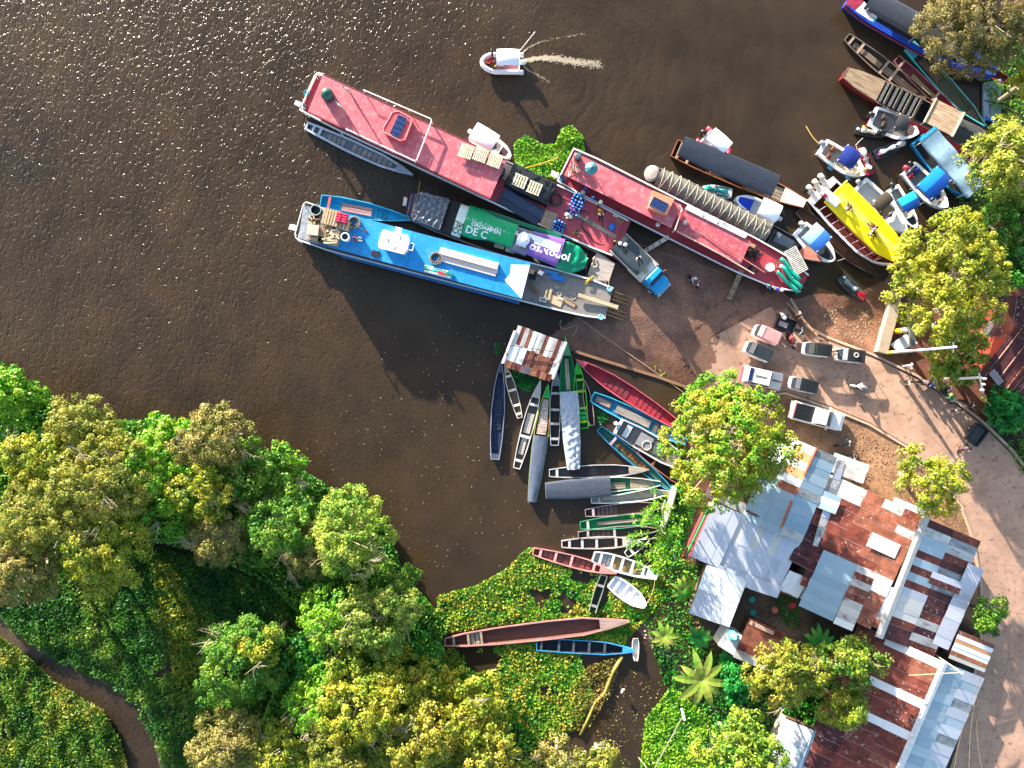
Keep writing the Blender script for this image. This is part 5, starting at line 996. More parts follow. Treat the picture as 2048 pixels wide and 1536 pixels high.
    for a_, b_, w_ in segs:
        A_, B_ = JJ[a_], JJ[b_]; d = B_-A_; t = np.clip(((co-A_)@d)/(d@d+1e-9), 0, 1); D = np.linalg.norm(co-A_-t[:, None]*d, axis=1)
        m_ = D < best; best = np.where(m_, D, best); lab[m_] = w_
    nr = np.empty(len(co)*3, np.float32); body.vertices.foreach_get('normal', nr) if hasattr(body.vertices[0], 'normal') else None; nr = nr.reshape(-1, 3)
    def garment(nm, what, infl):
        fs = [tuple(f.vertices) for f in body.polygons if all(lab[v] in what for v in f.vertices)]
        used = sorted({v for f in fs for v in f}); mp = {v: k for k, v in enumerate(used)}
        me = bpy.data.meshes.new(nm); me.from_pydata([tuple(co[v]+nr[v]*infl) for v in used], [], [tuple(mp[v] for v in f) for f in fs])
        me.polygons.foreach_set('use_smooth', [True]*len(me.polygons)); return me
    hv = Vector(T['h'])
    hair = MB().ell(hv.x-.025, 0, hv.z+.05, .115, .1, .12, 12, 6, -.1).mesh('hair', None, True)
    eyes = MB().ell(hv.x+.085, .032, hv.z+.03, .012, .016, .01, 6, 4).ell(hv.x+.085, -.032, hv.z+.03, .012, .016, .01, 6, 4).ell(hv.x+.098, 0, hv.z-.0, .02, .014, .022, 6, 4).ell(hv.x+.086, 0, hv.z-.045, .01, .025, .006, 6, 4).mesh('face', None, True)
    hat = MB().cyl(hv.x, 0, hv.z+.07, hv.z+.09, .19, .19, 14).ell(hv.x, 0, hv.z+.08, .11, .11, .1, 12, 4, 0).mesh('hat', None, True)
    helm = MB().ell(hv.x-.01, 0, hv.z+.04, .15, .135, .15, 12, 7, -.35).mesh('helmet', None, True)
    for me in (body, hair, eyes, hat, helm): me.materials.clear(); me.materials.append(None)
    return dict(body=body, shirt=garment('shirt', 's', .018), trousers=garment('trousers', 't', .02), shoes=garment('shoes', 'f', .015), hair=hair, face=eyes, hat=hat, helmet=helm)
POSES = {}
def person(px, py, z, pose, rz, shirt, pants, head, label, group=None, sleeves=None, scale=1.0):
    if pose not in POSES: POSES[pose] = make_pose(pose)
    m_ = POSES[pose]; r = item('person', px, py, z, rz, label, 'person', group); r.scale = (scale,)*3
    def part(nm, me, mat):
        if not me.materials: me.materials.append(None)
        o = bpy.data.objects.new(nm, me); COL.objects.link(o); o.parent = r
        o.material_slots[0].link = 'OBJECT'; o.material_slots[0].material = mat
        for f in (): pass
        return o
    sk = M('8a5a3c', 'plastic', .5)
    m_['body'].polygons.foreach_set('use_smooth', [True]*len(m_['body'].polygons))
    part('body', m_['body'], sk); part('face', m_['face'], M('3a2218')); part('shirt', m_['shirt'], M(shirt, 'cloth')); part('trousers', m_['trousers'], M(pants, 'cloth')); part('shoes', m_['shoes'], M('2a2420', 'cloth'))
    k, c = head; part(k, m_[k], M(c, 'cloth' if k != 'helmet' else 'plastic')); return r
HB = ('hair','14100e')
person(1197,412,1.0,'stand',-60,'d8cfc0','3a3c40',('hat','e8e4da'),'person in pale shirt and white hat by the far rail of the red cargo deck')
person(1196,424,1.0,'bend',-70,'d89a30','8a7a5a',HB,'person bending in a yellow orange shirt on the red cargo deck')
person(1199,434,1.0,'walk',-80,'f0ece4','121214',HB,'person in white top and black trousers behind the yellow shirted one')
person(1141,439,1.0,'bend',160,'ece4dc','4a5a50',('hat','efe6da'),'person in a cream hat stooping over the smaller jug cluster')
person(1150,466,1.0,'sit',-30,'2a6a4a','c8b090',HB,'person sitting in a green shirt on the near side of the red cargo deck')
person(712,481,3.42,'sit',10,'b81c3c','e8e8e8',HB,'person sitting in a red shirt beside the white rimmed barrel')
person(1545,580,.55,'bend',-20,'2a2f8c','1a4a6c',('hat','f0ece8'),'person in a dark blue shirt and white hat at the shorter red ship bow')
person(1529,577,.5,'stand',30,'1f84ac','243044',HB,'person in a turquoise shirt just left of the white hatted one at the red bow')
person(1555,537,1.2,'sit',90,'8a2038','2c2c34',('hat','f2eeee'),'person in a dark red shirt sitting by the turquoise rolls')
person(1556,629,gz(1556,629)+.08,'bend',-70,'d8e2ea','2a2c30',('hat','f0f2f2'),'person in white leaning over the tail of the cargo tricycle')
person(1592,631,gz(1592,631)+.05,'walk',-140,'c8bcb0','6a5646',HB,'person in beige walking beside the long brown pole')
person(1247,493,2.6,'sit',-40,'2a2c30','1c1c20',('hat','e8e8ea'),'person in black with a white cap on the rear of the truck load')
person(1275,518,2.6,'sit',-60,'e8ecea','20242a',('hair','14100e'),'person in a white and green shirt in the middle of the truck load')
person(1229,486,1.0,'bend',-40,'1a1a1e','24242a',('hat','ecd8d0'),'person in black between the red bow and the truck tail')
person(1661,702,gz(1661,702)+.05,'walk',-160,'f0eeea','c8b8ac',HB,'person in white between the two black roofed taxis of the upper row')
person(1810,733,gz(1810,733)+.03,'walk',190,'eef2f2','d8dcdc',HB,'person in white walking along the inner kerb under the long pole')
person(1807,764,gz(1807,764)+.05,'walk',175,'ece8e4','3c3028',HB,'person in white crossing the road left of the blue shirted rider')
person(1900,820,gz(1900,820)+.05,'walk',10,'a8a4a8','4a3c3a',HB,'person in a grey shirt walking in the road below the green rider')
person(1862,654,gz(1862,654)+.05,'sit',40,'e8e8f0','8c94a8',HB,'person in white crouching under the trees by the red earth')
person(1963,588,gz(1963,588)+.05,'stand',-90,'f4f0f2','241c1c',('hair','c890a0'),'person in white seen through the branches by the maroon roof')
person(1980,603,gz(1980,603)+.05,'sit',20,'d02848','3a1c20',('hat','f0b0bc'),'person in bright red beside the maroon roof corner')
person(1691,421,2.6,'sit',60,'ece8ec','1c1a20',HB,'person sitting alone nearer the stern on the yellow roof','people sitting on the yellow roof')
person(1737,468,2.6,'sit',-30,'f0f0f2','2a1a20',HB,'person in white sitting left in the pair on the yellow roof','people sitting on the yellow roof')
person(1745,459,2.6,'sit',120,'8a7a98','4a2830',HB,'person in mauve sitting right in the pair on the yellow roof','people sitting on the yellow roof')
person(985,117,.35,'stand',180,'1a1c20','24242a',('helmet','14181a'),'person in black standing at the side of the white inflatable boat')
person(981,126,.35,'sit',180,'d02030','c02838',HB,'person in red at the front of the white inflatable boat')
person(991,133,.35,'sit',180,'c8d820','15181c',HB,'person in a yellow vest in the white inflatable boat')
person(1921,893,gz(1921,893)+.2,'ride',-125,'f0e6ec','c08898',('hair','14100e'),'person in white and pink driving the cargo tricycle down the road')

# ---------------------------------------------------------------- vehicles
def wheel(r, x, y, z=.3, R_=.3, w_=.18, hub='9a9c9e'):
    o = MB().torus(x, y, z, R_-.08, .09, 16, 6, 'y').build('wheel', M('15161a','plastic',.8), r, True); MB().box(x, y, z, R_, w_*.6, R_).build('hub', M(hub,'metal'), o); return o
def motorbike(px, py, rz, col, label, seat='17181a', group='motorcycles about the road', z=None):
    z = gz(px, py)+.05 if z is None else z; r = item('motorcycle', px, py, z, rz, label, 'motorcycle', group)
    for x in (-.62, .66): MB().torus(x, 0, .3, .24, .06, 18, 6, 'y').build('wheel', M('141416','plastic',.8), r, True)
    MB().loft([[(x, -h, z0), (x, h, z0), (x, h*.7, z1), (x, -h*.7, z1)] for x, h, z0, z1 in ((-.05,.1,.6,.8),(.15,.17,.6,.95),(.38,.12,.62,.92))]).build('fuel_tank', M(col,'plastic'), r, bevel=.03)
    MB().loft([[(x, -h, .72), (x, h, .72), (x, h*.8, z1), (x, -h*.8, z1)] for x, h, z1 in ((-.85,.07,.88),(-.55,.13,.84),(-.1,.11,.82))]).build('seat', M(seat,'plastic',.6), r, bevel=.02)
    MB().box(.05, 0, .42, .5, .22, .35).build('engine', M('4a4c50','metal'), r, bevel=.03)
    MB().tube([(-.62,0,.3),(.0,0,.6),(.4,0,.85),(.5,0,.8),(.66,0,.3)], .035).build('frame', M('28282c'), r)
    MB().tube([(.28,-.36,1.0),(.42,-.1,1.0),(.42,.1,1.0),(.28,.36,1.0)], .025).build('handlebar', M('b8bcc0','metal'), r); MB().ell(.55,0,.85,.1,.1,.1).build('headlight', M('d8dce0','glass'), r, True)
    MB().box(.66,0,.6,.4,.12,.03).build('mudguard', M(col,'plastic'), r); MB().box(-.72,0,.66,.35,.14,.04).build('tail', M(col,'plastic'), r); MB().tube([(.05,-.15,.3),(-.75,-.18,.4)], .04).build('exhaust', M('8a8c90','metal'), r)
    return r
def rider(px, py, rz, shirt, pants, head, label): return person(px, py, gz(px, py)+.05, 'ride', rz, shirt, pants, head, label, 'riders on motorcycles')
motorbike(1384,564,-48,'a82c28','red motorcycle standing in the wet brown ramp water'); rider(1380,560,-48,'b8b4b8','2a2024',('helmet','8ac4d8'),'rider with a pale blue helmet on the wet ramp')
motorbike(1577,683,-58,'c02038','red motorcycle parked between pink taxi and upper row taxi')
person(1572,677,gz(1572,677)+.05,'stand',-20,'c01c38','2c2024',('helmet','d83048'),'person in red standing at the red motorcycle by the pink taxi')
motorbike(1711,773,-8,'e8e8ec','white motorcycle riding alone in the middle of the road',seat='dcdce0'); rider(1706,772,-8,'eef0f4','3a4a5c',('helmet','eef0f2'),'rider all in white in the middle of the road')
motorbike(1842,766,-10,'1a2430','dark motorcycle under the blue shirted rider at the pole foot'); rider(1850,766,-10,'1c3fd0','3a3c48',('helmet','1b1d20'),'rider in a royal blue shirt at the pole foot')
rider(1838,765,-10,'3c5070','a87860',('hair','14100e'),'passenger in a slate shirt behind the blue shirted rider')
motorbike(1868,768,-18,'a01c2c','wine red motorcycle just right of the blue shirted rider'); rider(1862,757,-30,'a81c30','501a20',('helmet','e8e4e0'),'rider in dark red next to the yellow foot of the right pole')
motorbike(1881,773,-28,'2a2c30','black motorcycle parked at the kerb right of the wine red one')
motorbike(1889,793,-50,'1f7a2c','green motorcycle near the right kerb'); rider(1886,788,-50,'5cc860','d8dcc8',('helmet','2c6a34'),'rider in light green on the green motorcycle')
motorbike(1926,806,-25,'1c1e22','black motorcycle leaning at the right kerb above the dark green shrub')
motorbike(1981,849,-32,'3a3c38','black motorcycle with cream tail at the right kerb below the shrub', seat='2a2826')
motorbike(1681,886,20,'1c2430','navy motorcycle parked on the earth below the white pickup'); motorbike(1690,914,-12,'20262c','black motorcycle half under the eave of the pale roof')
# three wheeled taxis
def taxi(px, py, rz, front, roof, label, slats=0, roof2=None, extra=None):
    z = gz(px, py)+.05; r = item('motor_taxi', px, py, z, rz, label, 'motor taxi', 'three wheeled taxis parked on the slabs')
    MB().loft([[(x,-h,z0),(x,h,z0),(x,h*.94,z1),(x,-h*.94,z1)] for x,h,z0,z1 in ((-1.3,.48,.35,.8),(-1.15,.62,.25,1.0),(-.6,.66,.25,1.1),(1.15,.66,.25,1.0),(1.3,.6,.3,.95))]).build('body', M(front,'plastic'), r, bevel=.04)
    MB().loft([[(x,-h,z0),(x,h,z0),(x,h*.9,z0+.1),(x,-h*.9,z0+.1)] for x,h,z0 in ((-1.0,.58,1.52),(-.55,.64,1.58),(1.1,.64,1.56),(1.24,.58,1.5))]).build('roof', M(roof,'tarp' if roof < '6' else 'paint'), r, bevel=.03)
    MB().loft([[(x,-h,z0),(x,h,z0),(x+.02,h,z0+.03),(x+.02,-h,z0+.03)] for x,h,z0 in ((-1.22,.5,1.05),(-.98,.54,1.5))]).build('windscreen', M('283038','glass'), r)
    MB().loft([[(x,-h,z0),(x,h,z0),(x,h*.9,z0+.04),(x,-h*.9,z0+.04)] for x,h,z0 in ((-.98,.58,1.63),(-.55,.6,1.68))]).build('front_roof', M(roof2 or '7c8084','plastic'), r)
    for x in (-.9, .2, 1.15):
        for y in (-.58, .58): MB().cyl(x, y, .9, 1.55, .03, n=6).build('pillar', M('c8ccd0','metal'), r)
    for i in range(slats): MB().box(-.2+i*1.25/max(1, slats-1), 0, 1.69, .05, 1.0, .035).build('roof_slat', M('1c1e20'), r)
    wheel(r, -1.0, 0, .25, .27); wheel(r, .95, .6, .25, .27); wheel(r, .95, -.6, .25, .27)
    MB().box(1.36, 0, .5, .1, 1.15, .12).build('bumper', M('e4e4e6','metal'), r)
    for y in (-.38, .38): MB().ell(-1.28, y, .78, .06, .09, .09).build('headlight', M('f2f2ec','glass'), r, True)
    if extra == 'ring': MB().torus(.25, .05, 1.78, .2, .05, 16, 5).build('spare_ring', M('c8c4b8','plastic'), r)
    return r
taxi(1526,671,-24,'e8c8c6','d88a86','pink motor taxi with white nose, the only pink one',roof2='e4a09c')
taxi(1509,704,-25,'e8e8e8','2f3538','motor taxi with plain dark grey roof just below the pink one',0,roof2='6d6a6a')
taxi(1625,700,-7,'eceaea','3a3a38','motor taxi with ribbed black roof in front of the white clad walker',8,roof2='55544e')
taxi(1690,712,-7,'e6e0da','302e2a','motor taxi with a pale ring on its roof, rightmost of the upper row',5,roof2='a8aaac',extra='ring')
taxi(1598,770,-13,'e2e4e2','26292a','motor taxi with ribbed black roof next to the striped car',6,roof2='75757a')
# cars
def car_base(r, L_, W, H, col, rings, mat=None):
    return MB().loft([[(x*L_,-h*W/2*.96,.28),(x*L_,h*W/2*.96,.28),(x*L_,h*W/2,.28+(z-.28)*.6),(x*L_,h*W/2*.92,z),(x*L_,-h*W/2*.92,z),(x*L_,-h*W/2,.28+(z-.28)*.6)] for x,h,z in rings]).build('body', mat or M(col,'plastic',.25), r, bevel=.03)
z = gz(1629,833)+.02; r = item('pickup_truck', 1629, 832, z, -15, 'white double cab pickup with a covered dark bed parked on the earth verge', 'pickup'); L_, W = 5.2, 1.85
car_base(r, L_, W, 1, 'f2f2f2', [(-.5,.9,.75),(-.47,1,.95),(.15,1,.98),(.42,.96,.92),(.49,.85,.78),(.5,.75,.6)])
MB().loft([[(x*L_,-h,z0),(x*L_,h,z0),(x*L_,h*.88,z1),(x*L_,-h*.88,z1)] for x,h,z0,z1 in ((-.1,.84,.95,1.35),(-.06,.84,.95,1.6),(.12,.82,.95,1.62),(.24,.84,.95,1.05))]).build('cab', M('f4f4f4','plastic',.25), r, bevel=.05)
MB().loft([[(x*L_,-h,z0),(x*L_,h,z0),(x*L_,h,z0+.02),(x*L_,-h,z0+.02)] for x,h,z0 in ((.13,.7,1.625),(.235,.76,1.11))]).build('windscreen', M('22302c','glass'), r)
for y in (-1, 1):
    for a_, b_ in ((-.05,.03),(.04,.13)): MB().box((a_+b_)/2*L_, y*.8, 1.32, (b_-a_)*L_, .04, .34, rx=y*.18).build('side_window', M('1c2226','glass'), r)
MB().box(-.29*L_, 0, 1.0, .36*L_, 1.5, .04).build('bed_cover', M('2c2b28','tarp'), r)
for i in range(5): MB().box(-.29*L_, -.56+.28*i, 1.04, .34*L_, .05, .04).build('bed_rib', M('1a1a18'), r)
MB().box(-.475*L_, 0, .98, .1, 1.6, .1).build('tailgate', M('d86a70','paint'), r); MB().box(-.515*L_, 0, .5, .14, 1.7, .18).build('rear_bumper', M('e8e4d8','metal'), r)
for x in (-.32, .32):
    for y in (-.85, .85): wheel(r, x*L_, y, .34, .36)
for y in (-1, 1): MB().box(.17*L_, y*1.0, 1.15, .12, .22, .14).build('mirror', M('f0f0f0','plastic'), r); MB().ell(.48*L_, y*.68, .75, .08, .16, .08).build('headlight', M('e8ecf0','glass'), r, True)
z = gz(1519,756)+.1; r = item('station_wagon', 1519, 756, z, -13, 'cream old off roader with dark stripes down roof and bonnet and a blue rear panel', 'car'); L_, W = 3.9, 1.75
car_base(r, L_, W, 1, 'e8ddd8', [(-.5,.95,.8),(-.48,1,1.05),(.18,1,1.08),(.46,.98,1.02),(.5,.95,.8)], M('e4dad4','paint',.3,.1))
MB().loft([[(x*L_,-h,z0),(x*L_,h,z0),(x*L_,h*.86,z1),(x*L_,-h*.86,z1)] for x,h,z0,z1 in ((-.49,.82,1.05,1.4),(-.44,.82,1.05,1.75),(.12,.82,1.05,1.78),(.22,.82,1.05,1.12))]).build('cab', M('ece4e0','paint',.3,.1), r, bevel=.04)
MB().loft([[(x*L_,-h,z0),(x*L_,h,z0),(x*L_,h,z0+.02),(x*L_,-h,z0+.02)] for x,h,z0 in ((.128,.66,1.76),(.212,.74,1.14))]).build('windscreen', M('1c1a1a','glass'), r)
MB().box(-.38*L_, 0, 1.79, .36, 1.3, .03).build('blue_panel', M('16245c','paint'), r); MB().box(-.12*L_, 0, 1.79, 1.15, .16, .02).build('roof_stripe', M('6c6664'), r)
MB().box(.35*L_, 0, 1.08, .95, .14, .03).build('bonnet_stripe', M('4a4446'), r)
for y in (-1, 1):
    for a_, b_ in ((-.42,-.2),(-.17,.0),(.02,.13)): MB().box((a_+b_)/2*L_, y*.79, 1.42, (b_-a_)*L_, .04, .42, rx=y*.12).build('side_window', M('16171a','glass'), r)
    for x in (-.3, .32): wheel(r, x*L_, y*.8, .32, .36)
MB().box(-.52*L_, -.1, .7, .14, 1.6, .25).build('rear_bumper', M('c84860','paint'), r)
# cargo truck
A, a, L_ = frame((1234,488),(1327,578),1.0); zt = gz(1290,540)+.02; r = empty('cargo_truck', Vector((A.x, A.y, zt)), a, 'old blue bonneted truck with a tarped cargo bed reversed up to the red ship', 'truck')
MB().box(L_*.5, 0, .55, L_*.92, .9, .2).build('chassis', M('1c1c20'), r)
MB().box(2.15, 0, 1.15, 4.3, 2.2, .9).build('bed', M('e4dcd2','wood'), r)
for y in (-1, 1): MB().box(2.15, y*1.14, 1.6, 4.4, .07, .25).build('side_board', M('d8cabc','wood'), r); MB().box(1.5, y*1.13, 1.15, 1.9, .06, .5).build('side_panel', M('241c5c'), r)
wr = wrinkle(90, .05, 1.5); cloth('tarp', r, .0, 3.55, lambda x: 1.0, lambda x, y: 1.95+wr(x, y), M('2e3b42','tarp',.5), 14, 8, .35)
MB().box(3.9, 0, 1.66, .7, 2.1, .1).build('load_board', M('dcccc0','wood'), r); MB().torus(3.9, -.2, 1.78, .16, .05, 12, 5).build('rope_coil', M('c8a848','cloth'), r)
CB = M('1a94d0','paint',.35,.12)
MB().loft([[(x,-h,z0),(x,h,z0),(x,h*.9,z1),(x,-h*.9,z1)] for x,h,z0,z1 in ((4.35,.98,.6,1.9),(4.45,1.0,.6,2.05),(5.0,1.0,.6,2.08),(5.3,1.0,.6,1.45))]).build('cab', CB, r, bevel=.06)
MB().loft([[(x,-h,z0),(x,h,z0),(x,h,z0+.02),(x,-h,z0+.02)] for x,h,z0 in ((5.02,.8,2.06),(5.34,.84,1.48))]).build('windscreen', M('2a1c20','glass'), r)
MB().loft([[(x,-h,z0),(x,h,z0),(x,h*.86,z1),(x,-h*.86,z1)] for x,h,z0,z1 in ((5.3,1.02,.5,1.42),(5.9,1.0,.5,1.38),(6.3,.9,.5,1.25),(6.5,.7,.55,1.05))]).build('bonnet', CB, r, bevel=.07)
for x in (.9, 5.6):
    for y in (-.98, .98): wheel(r, x, y, .45, .46, .25, 'e8e0d8')
MB().box(6.55, 0, .55, .15, 1.8, .25).build('bumper', M('d8dce0','metal'), r)
for y in (-1, 1): MB().tube([(5.1, y*1.0, 1.7), (5.2, y*1.3, 1.75)], .025).build('mirror_arm', M('c0a080','metal'), r); MB().ell(6.35, y*.7, .95, .1, .14, .14).build('headlight', M('f0ece0','glass'), r, True)
# cargo tricycles
def tricycle(px, py, rz, label, bed, load=None):
    z = gz(px, py)+.05; r = item('cargo_tricycle', px, py, z, rz, label, 'cargo tricycle', 'cargo tricycles')
    MB().box(-.5, 0, .75, 1.9, 1.35, .08).build('bed', M(bed), r)
    for s in (-1, 1): MB().box(-.5, s*.68, .95, 1.9, .05, .4).build('side_panel', M(bed), r)
    for x in (-1.45, .45): MB().box(x, 0, .95, .05, 1.35, .4).build('end_panel', M(bed), r)
    wheel(r, -.8, .55, .28, .3); wheel(r, -.8, -.55, .28, .3); MB().torus(1.55, 0, .3, .24, .06, 16, 6, 'y').build('wheel', M('141416'), r)
    MB().loft([[(x,-h,.6),(x,h,.6),(x,h*.7,z1),(x,-h*.7,z1)] for x,h,z1 in ((.7,.14,.8),(1.0,.17,.95),(1.25,.1,.9))]).build('fuel_tank', M('24303c','plastic'), r, bevel=.03)
    MB().tube([(1.1,-.42,1.05),(1.25,-.1,1.05),(1.25,.1,1.05),(1.1,.42,1.05)], .03).build('handlebar', M('a8d0d8','metal'), r); MB().tube([(.4,0,.5),(1.2,0,.8),(1.55,0,.3)], .04).build('frame', M('202226'), r)
    if load: wr = wrinkle(95, .12, 3); cloth('load', r, -1.35, .35, lambda x: .5, lambda x, y: .95+wr(x, y), M(load,'cloth'), 10, 6, .2)
    else: wr = wrinkle(96, .1, 3); cloth('load', r, -1.1, -.2, lambda x: .25, lambda x, y: .85+wr(x, y), M('c8a8a0','cloth'), 8, 5, .05)
    return r
tricycle(1572,655,-22,'black cargo tricycle with a pinkish heap on its bed at the edge of the slabs','16181c')
tricycle(1934,876,-127,'dark blue grey cargo tricycle driven down the road toward the buildings','222c38','3c4440')

# ---------------------------------------------------------------- poles, wires, signs
def pole(px, py, tx, ty, h, label, base='d8b414', col='cfd2d0', r0=.16, arm=None, split=.13):
    z = gz(px, py); A = P(px, py, z); B = P(tx, ty, z+h); q = empty('utility_pole', A, 0, label, 'utility pole', 'utility poles by the ramp'); B = B-A
    MB().tube([(0,0,-.2), B*split], r0*1.05, 10, r0).build('painted_base', M(base), q, True); MB().tube([B*split, B], r0, 10, r0*.6).build('shaft', M(col,'concrete'), q, True)
    return q, B
q, B = pole(1770,706,1913,694,10.5,'longest concrete pole with yellow foot by the retaining wall')
MB().box(B.x, B.y, B.z-.4, .08, .9, .08).build('crossarm', M('8a8a86','metal'), q)
q, B = pole(1788,663,1840,657,4.6,'short thick pole with yellow foot and grey crossbar beside the white sheet', r0=.26, split=.4)
MB().box(B.x-.6, B.y-.2, B.z-.3, .45, 3.0, .35, rz=.05).build('crossbar', M('6f7672','metal'), q); MB().cyl(B.x, B.y, B.z-.3, B.z+.2, .3).build('insulator_cap', M('9a9a94'), q)
q, B = pole(1879,759,1962,755,7.5,'concrete pole with orange yellow foot and white fittings near the maroon roof', base='d09c18')
MB().box(B.x, B.y-.5, B.z, .12, 1.8, .12, rz=.2).build('crossarm', M('b8bcb8','metal'), q)
for k in (0, 1, 2): MB().cyl(B.x+.1*k, B.y-1.1+.5*k, B.z, B.z+.35, .12, .08, 8).build('insulator', M('e4e6e4','plastic'), q)
q = item('roof_sheet', 1808, 690, gz(1808,690), 0, 'white triangular plastic sheet lying between the two left poles', 'sheet')
MB().prism(poly(q, [(1781,689),(1812,668),(1836,686),(1796,704)], gz(1808,690)+.5), .45, .5).build('sheet', M('e4eaee','plastic',None,.15), q); MB().box(.1,.0,.22,.4,.4,.44).build('support', M('8a8074','wood'), q)
q = item('street_lamp', 1924, 1346, 0, 0, 'thin white lamp arm standing over the grey roof slope', 'street lamp'); b1 = P(1852,1362,.5)-P(1924,1346,0); b2 = P(1924,1346,6.5)-P(1924,1346,0)
b1 = Vector((b2.x-.2, b2.y+.3, 1.0)); MB().tube([b1, b2], .06, 8).build('pole', M('d4d0c4','metal'), q, True); MB().tube([b2, b2+Vector((-1.2,.5,.3))], .04, 6).build('arm', M('dcd8cc','metal'), q); MB().tube([b2+Vector((0,0,-.1)), b2+Vector((-4.3,-.6,-.9))], .045, 6).build('stay', M('c4ac88','metal'), q); MB().ell(b2.x, b2.y, b2.z, .16, .16, .12).build('lamp_head', M('ece8dc','plastic'), q)
q = item('street_lamp', 1310, 1536, 0, 0, 'slender leaning lamp post with a pale head over the floating plants at the bottom', 'street lamp'); a_ = P(1303,1548,4.0)-q.location; b_ = P(1366,1432,7.0)-q.location
MB().tube([Vector((a_.x-.5, a_.y-.6, 0)), a_, b_], .05, 6).build('pole', M('c8c0a4','metal'), q); MB().box(b_.x, b_.y+.15, b_.z, .22, 1.1, .1, rz=.25).build('lamp_head', M('e4dcd8','plastic'), q)
def wire(a, b, za, zb, label, sag=.5):
    A, B = P(*a, za), P(*b, zb); q = empty('power_cable', A, 0, label, 'cable', 'power cables over the road edge')
    MB().tube([(A.lerp(B, t/10)-A)+Vector((0,0,-sag*math.sin(PI*t/10))) for t in range(11)], .022, 4).build('cable', M('6a5c48','cloth'), q)
wire((1962,1352),(1905,1560),5.2,6.5,'tan cable along the lower edge of the grey roof'); wire((1962,1352),(1938,1560),5.2,6.5,'middle tan cable from the roof corner over the verge'); wire((1956,1400),(1968,1560),5,6.5,'right tan cable from the roof corner down the road')
wire((1918,1180),(1926,1292),3.2,3.4,'thin pale cable hanging beside the small road side tree')
# ---------------------------------------------------------------- roofs and houses
def sheet_mesh(waves=6):
    n = waves*2; v = []
    for i in range(n+1):
        z = .5 if i % 2 else -.5
        v += [(0, i/n, z), (1, i/n, z)]
    me = bpy.data.meshes.new('corrugated_sheet'); me.from_pydata(v, [], [(2*i, 2*i+1, 2*i+3, 2*i+2) for i in range(n)])
    me.materials.append(None); me.update(); return me
SHEET = sheet_mesh()
def RM(c):
    return {'R': flaky('74392d'), 'r': flaky('8c5440'), 'D': flaky('52292a'), 'O': flaky('a06444'), 'G': M('8f9698','mixed'), 'W': M('f0f0ee','paint',.5,.12), 'w': M('c4c0ba','mixed'), 'L': M('c4c6d0','paint',.45,.14), 'B': M('8fa8b6','paint',.45,.18), 'b': M('a3b6c0','paint',.45,.18), 'S': M('d4cfc6','paint',.55,.3), 'o': M('cf9468','rust',None,.2), 'M': M('6d6068','mixed')}[c]
def roof(root, p0, pu, pv, rows, nu=None, name='roof_sheet', jit=.012):
    """corrugated sheets laid on a rectangle; p0 corner, pu end along the ribs, pv end across them, all (px, py, height); rows: one string per course across, one letter per sheet along the ribs"""
    am = {'R': .014, 'r': .014, 'D': .014, 'O': .014}
    A = P(*p0); U = P(*pu)-A; V = P(*pv)-A; u = U.normalized(); V = V-u*V.dot(u); v = V.normalized(); n = u.cross(v)
    if n.z < 0: n = -n
    nv = len(rows); lu, lv = U.length, V.length
    for j, row in enumerate(rows):
        nu = len(row)
        for i, c in enumerate(row):
            if c == ' ': continue
            o = bpy.data.objects.new(name, SHEET); COL.objects.link(o); o.parent = root
            a = lu*i/nu-.04+RN.uniform(-.03,.03); w_ = lv/nv*1.05; l_ = lu/nu+.1
            org = A+u*a+v*(lv*j/nv-.02)+n*(.015*((i+j) % 2)+.02*(nu-i if U.z < 0 else i)/nu+RN.uniform(0,jit))
            m_ = Matrix(((u.x*l_, v.x*w_, n.x*am.get(c, .005), org.x), (u.y*l_, v.y*w_, n.y*am.get(c, .005), org.y), (u.z*l_, v.z*w_, n.z*am.get(c, .005), org.z), (0,0,0,1)))
            o.matrix_parent_inverse = Matrix(); o.matrix_local = Matrix.Translation(-Vector(root.location)) @ m_
            o.material_slots[0].link = 'OBJECT'; o.material_slots[0].material = RM(c)
def cap(root, a, b, wd, mat, name='ridge_cap', th=.05):
    A, B = P(*a)-Vector(root.location), P(*b)-Vector(root.location); d = (B-A).normalized(); s = Vector((-d.y, d.x, 0)).normalized()*wd/2; u = Vector((0,0,th))
    MB().loft([[A-s-u*.6, A+u, A+s-u*.6, A-u*.8], [B-s-u*.6, B+u, B+s-u*.6, B-u*.8]]).build(name, mat, root)
def walls(root, pts, z1, mat, name='wall'):
    q = [P(x, y, z1)-Vector(root.location) for x, y in pts]; cx = sum(p.x for p in q)/len(q); cy = sum(p.y for p in q)/len(q)
    q = [(cx+(p.x-cx)*.93, cy+(p.y-cy)*.93) for p in q]
    MB().prism(q, -.3, z1-root.location[2]).build(name, mat, root)
def house(px, py, name, label, cat='house'): return item(name, px, py, gz(px, py), 0, label, cat, 'tin roofed buildings by the road')
WL = M('b9b0a0','paint'); BR = M('8a5a44','concrete')
h = house(1570, 960, 'house', 'house with blue grey and white tin roof beside the big yellow green tree')
roof(h, (1633,897,4.2), (1559,866,3.3), (1558,1070,4.2), ['WW','oW','WW','oW','Wb','rB','BB','BB','BB','BB','BB'])
roof(h, (1633,897,4.2), (1674,915,3.9), (1562,1068,4.2), ['G','B','B','b','B','G','B','b','B','B','w'])
roof(h, (1676,918,3.8), (1690,922,3.7), (1606,1085,3.8), ['w','L','w','G','w','L','w','G','w'])
roof(h, (1545,903,3.05), (1468,868,2.5), (1488,1028,3.05), ['RM','GM','RM','rM','RM','DM','GM'])
cap(h, (1634,896,4.3), (1609,950,4.3), .28, M('a85440')); cap(h, (1583,1002,4.25), (1562,1056,4.25), .22, M('a05a40')); cap(h, (1492,1021,3.5), (1540,1044,3.75), .22, M('6a2420'))
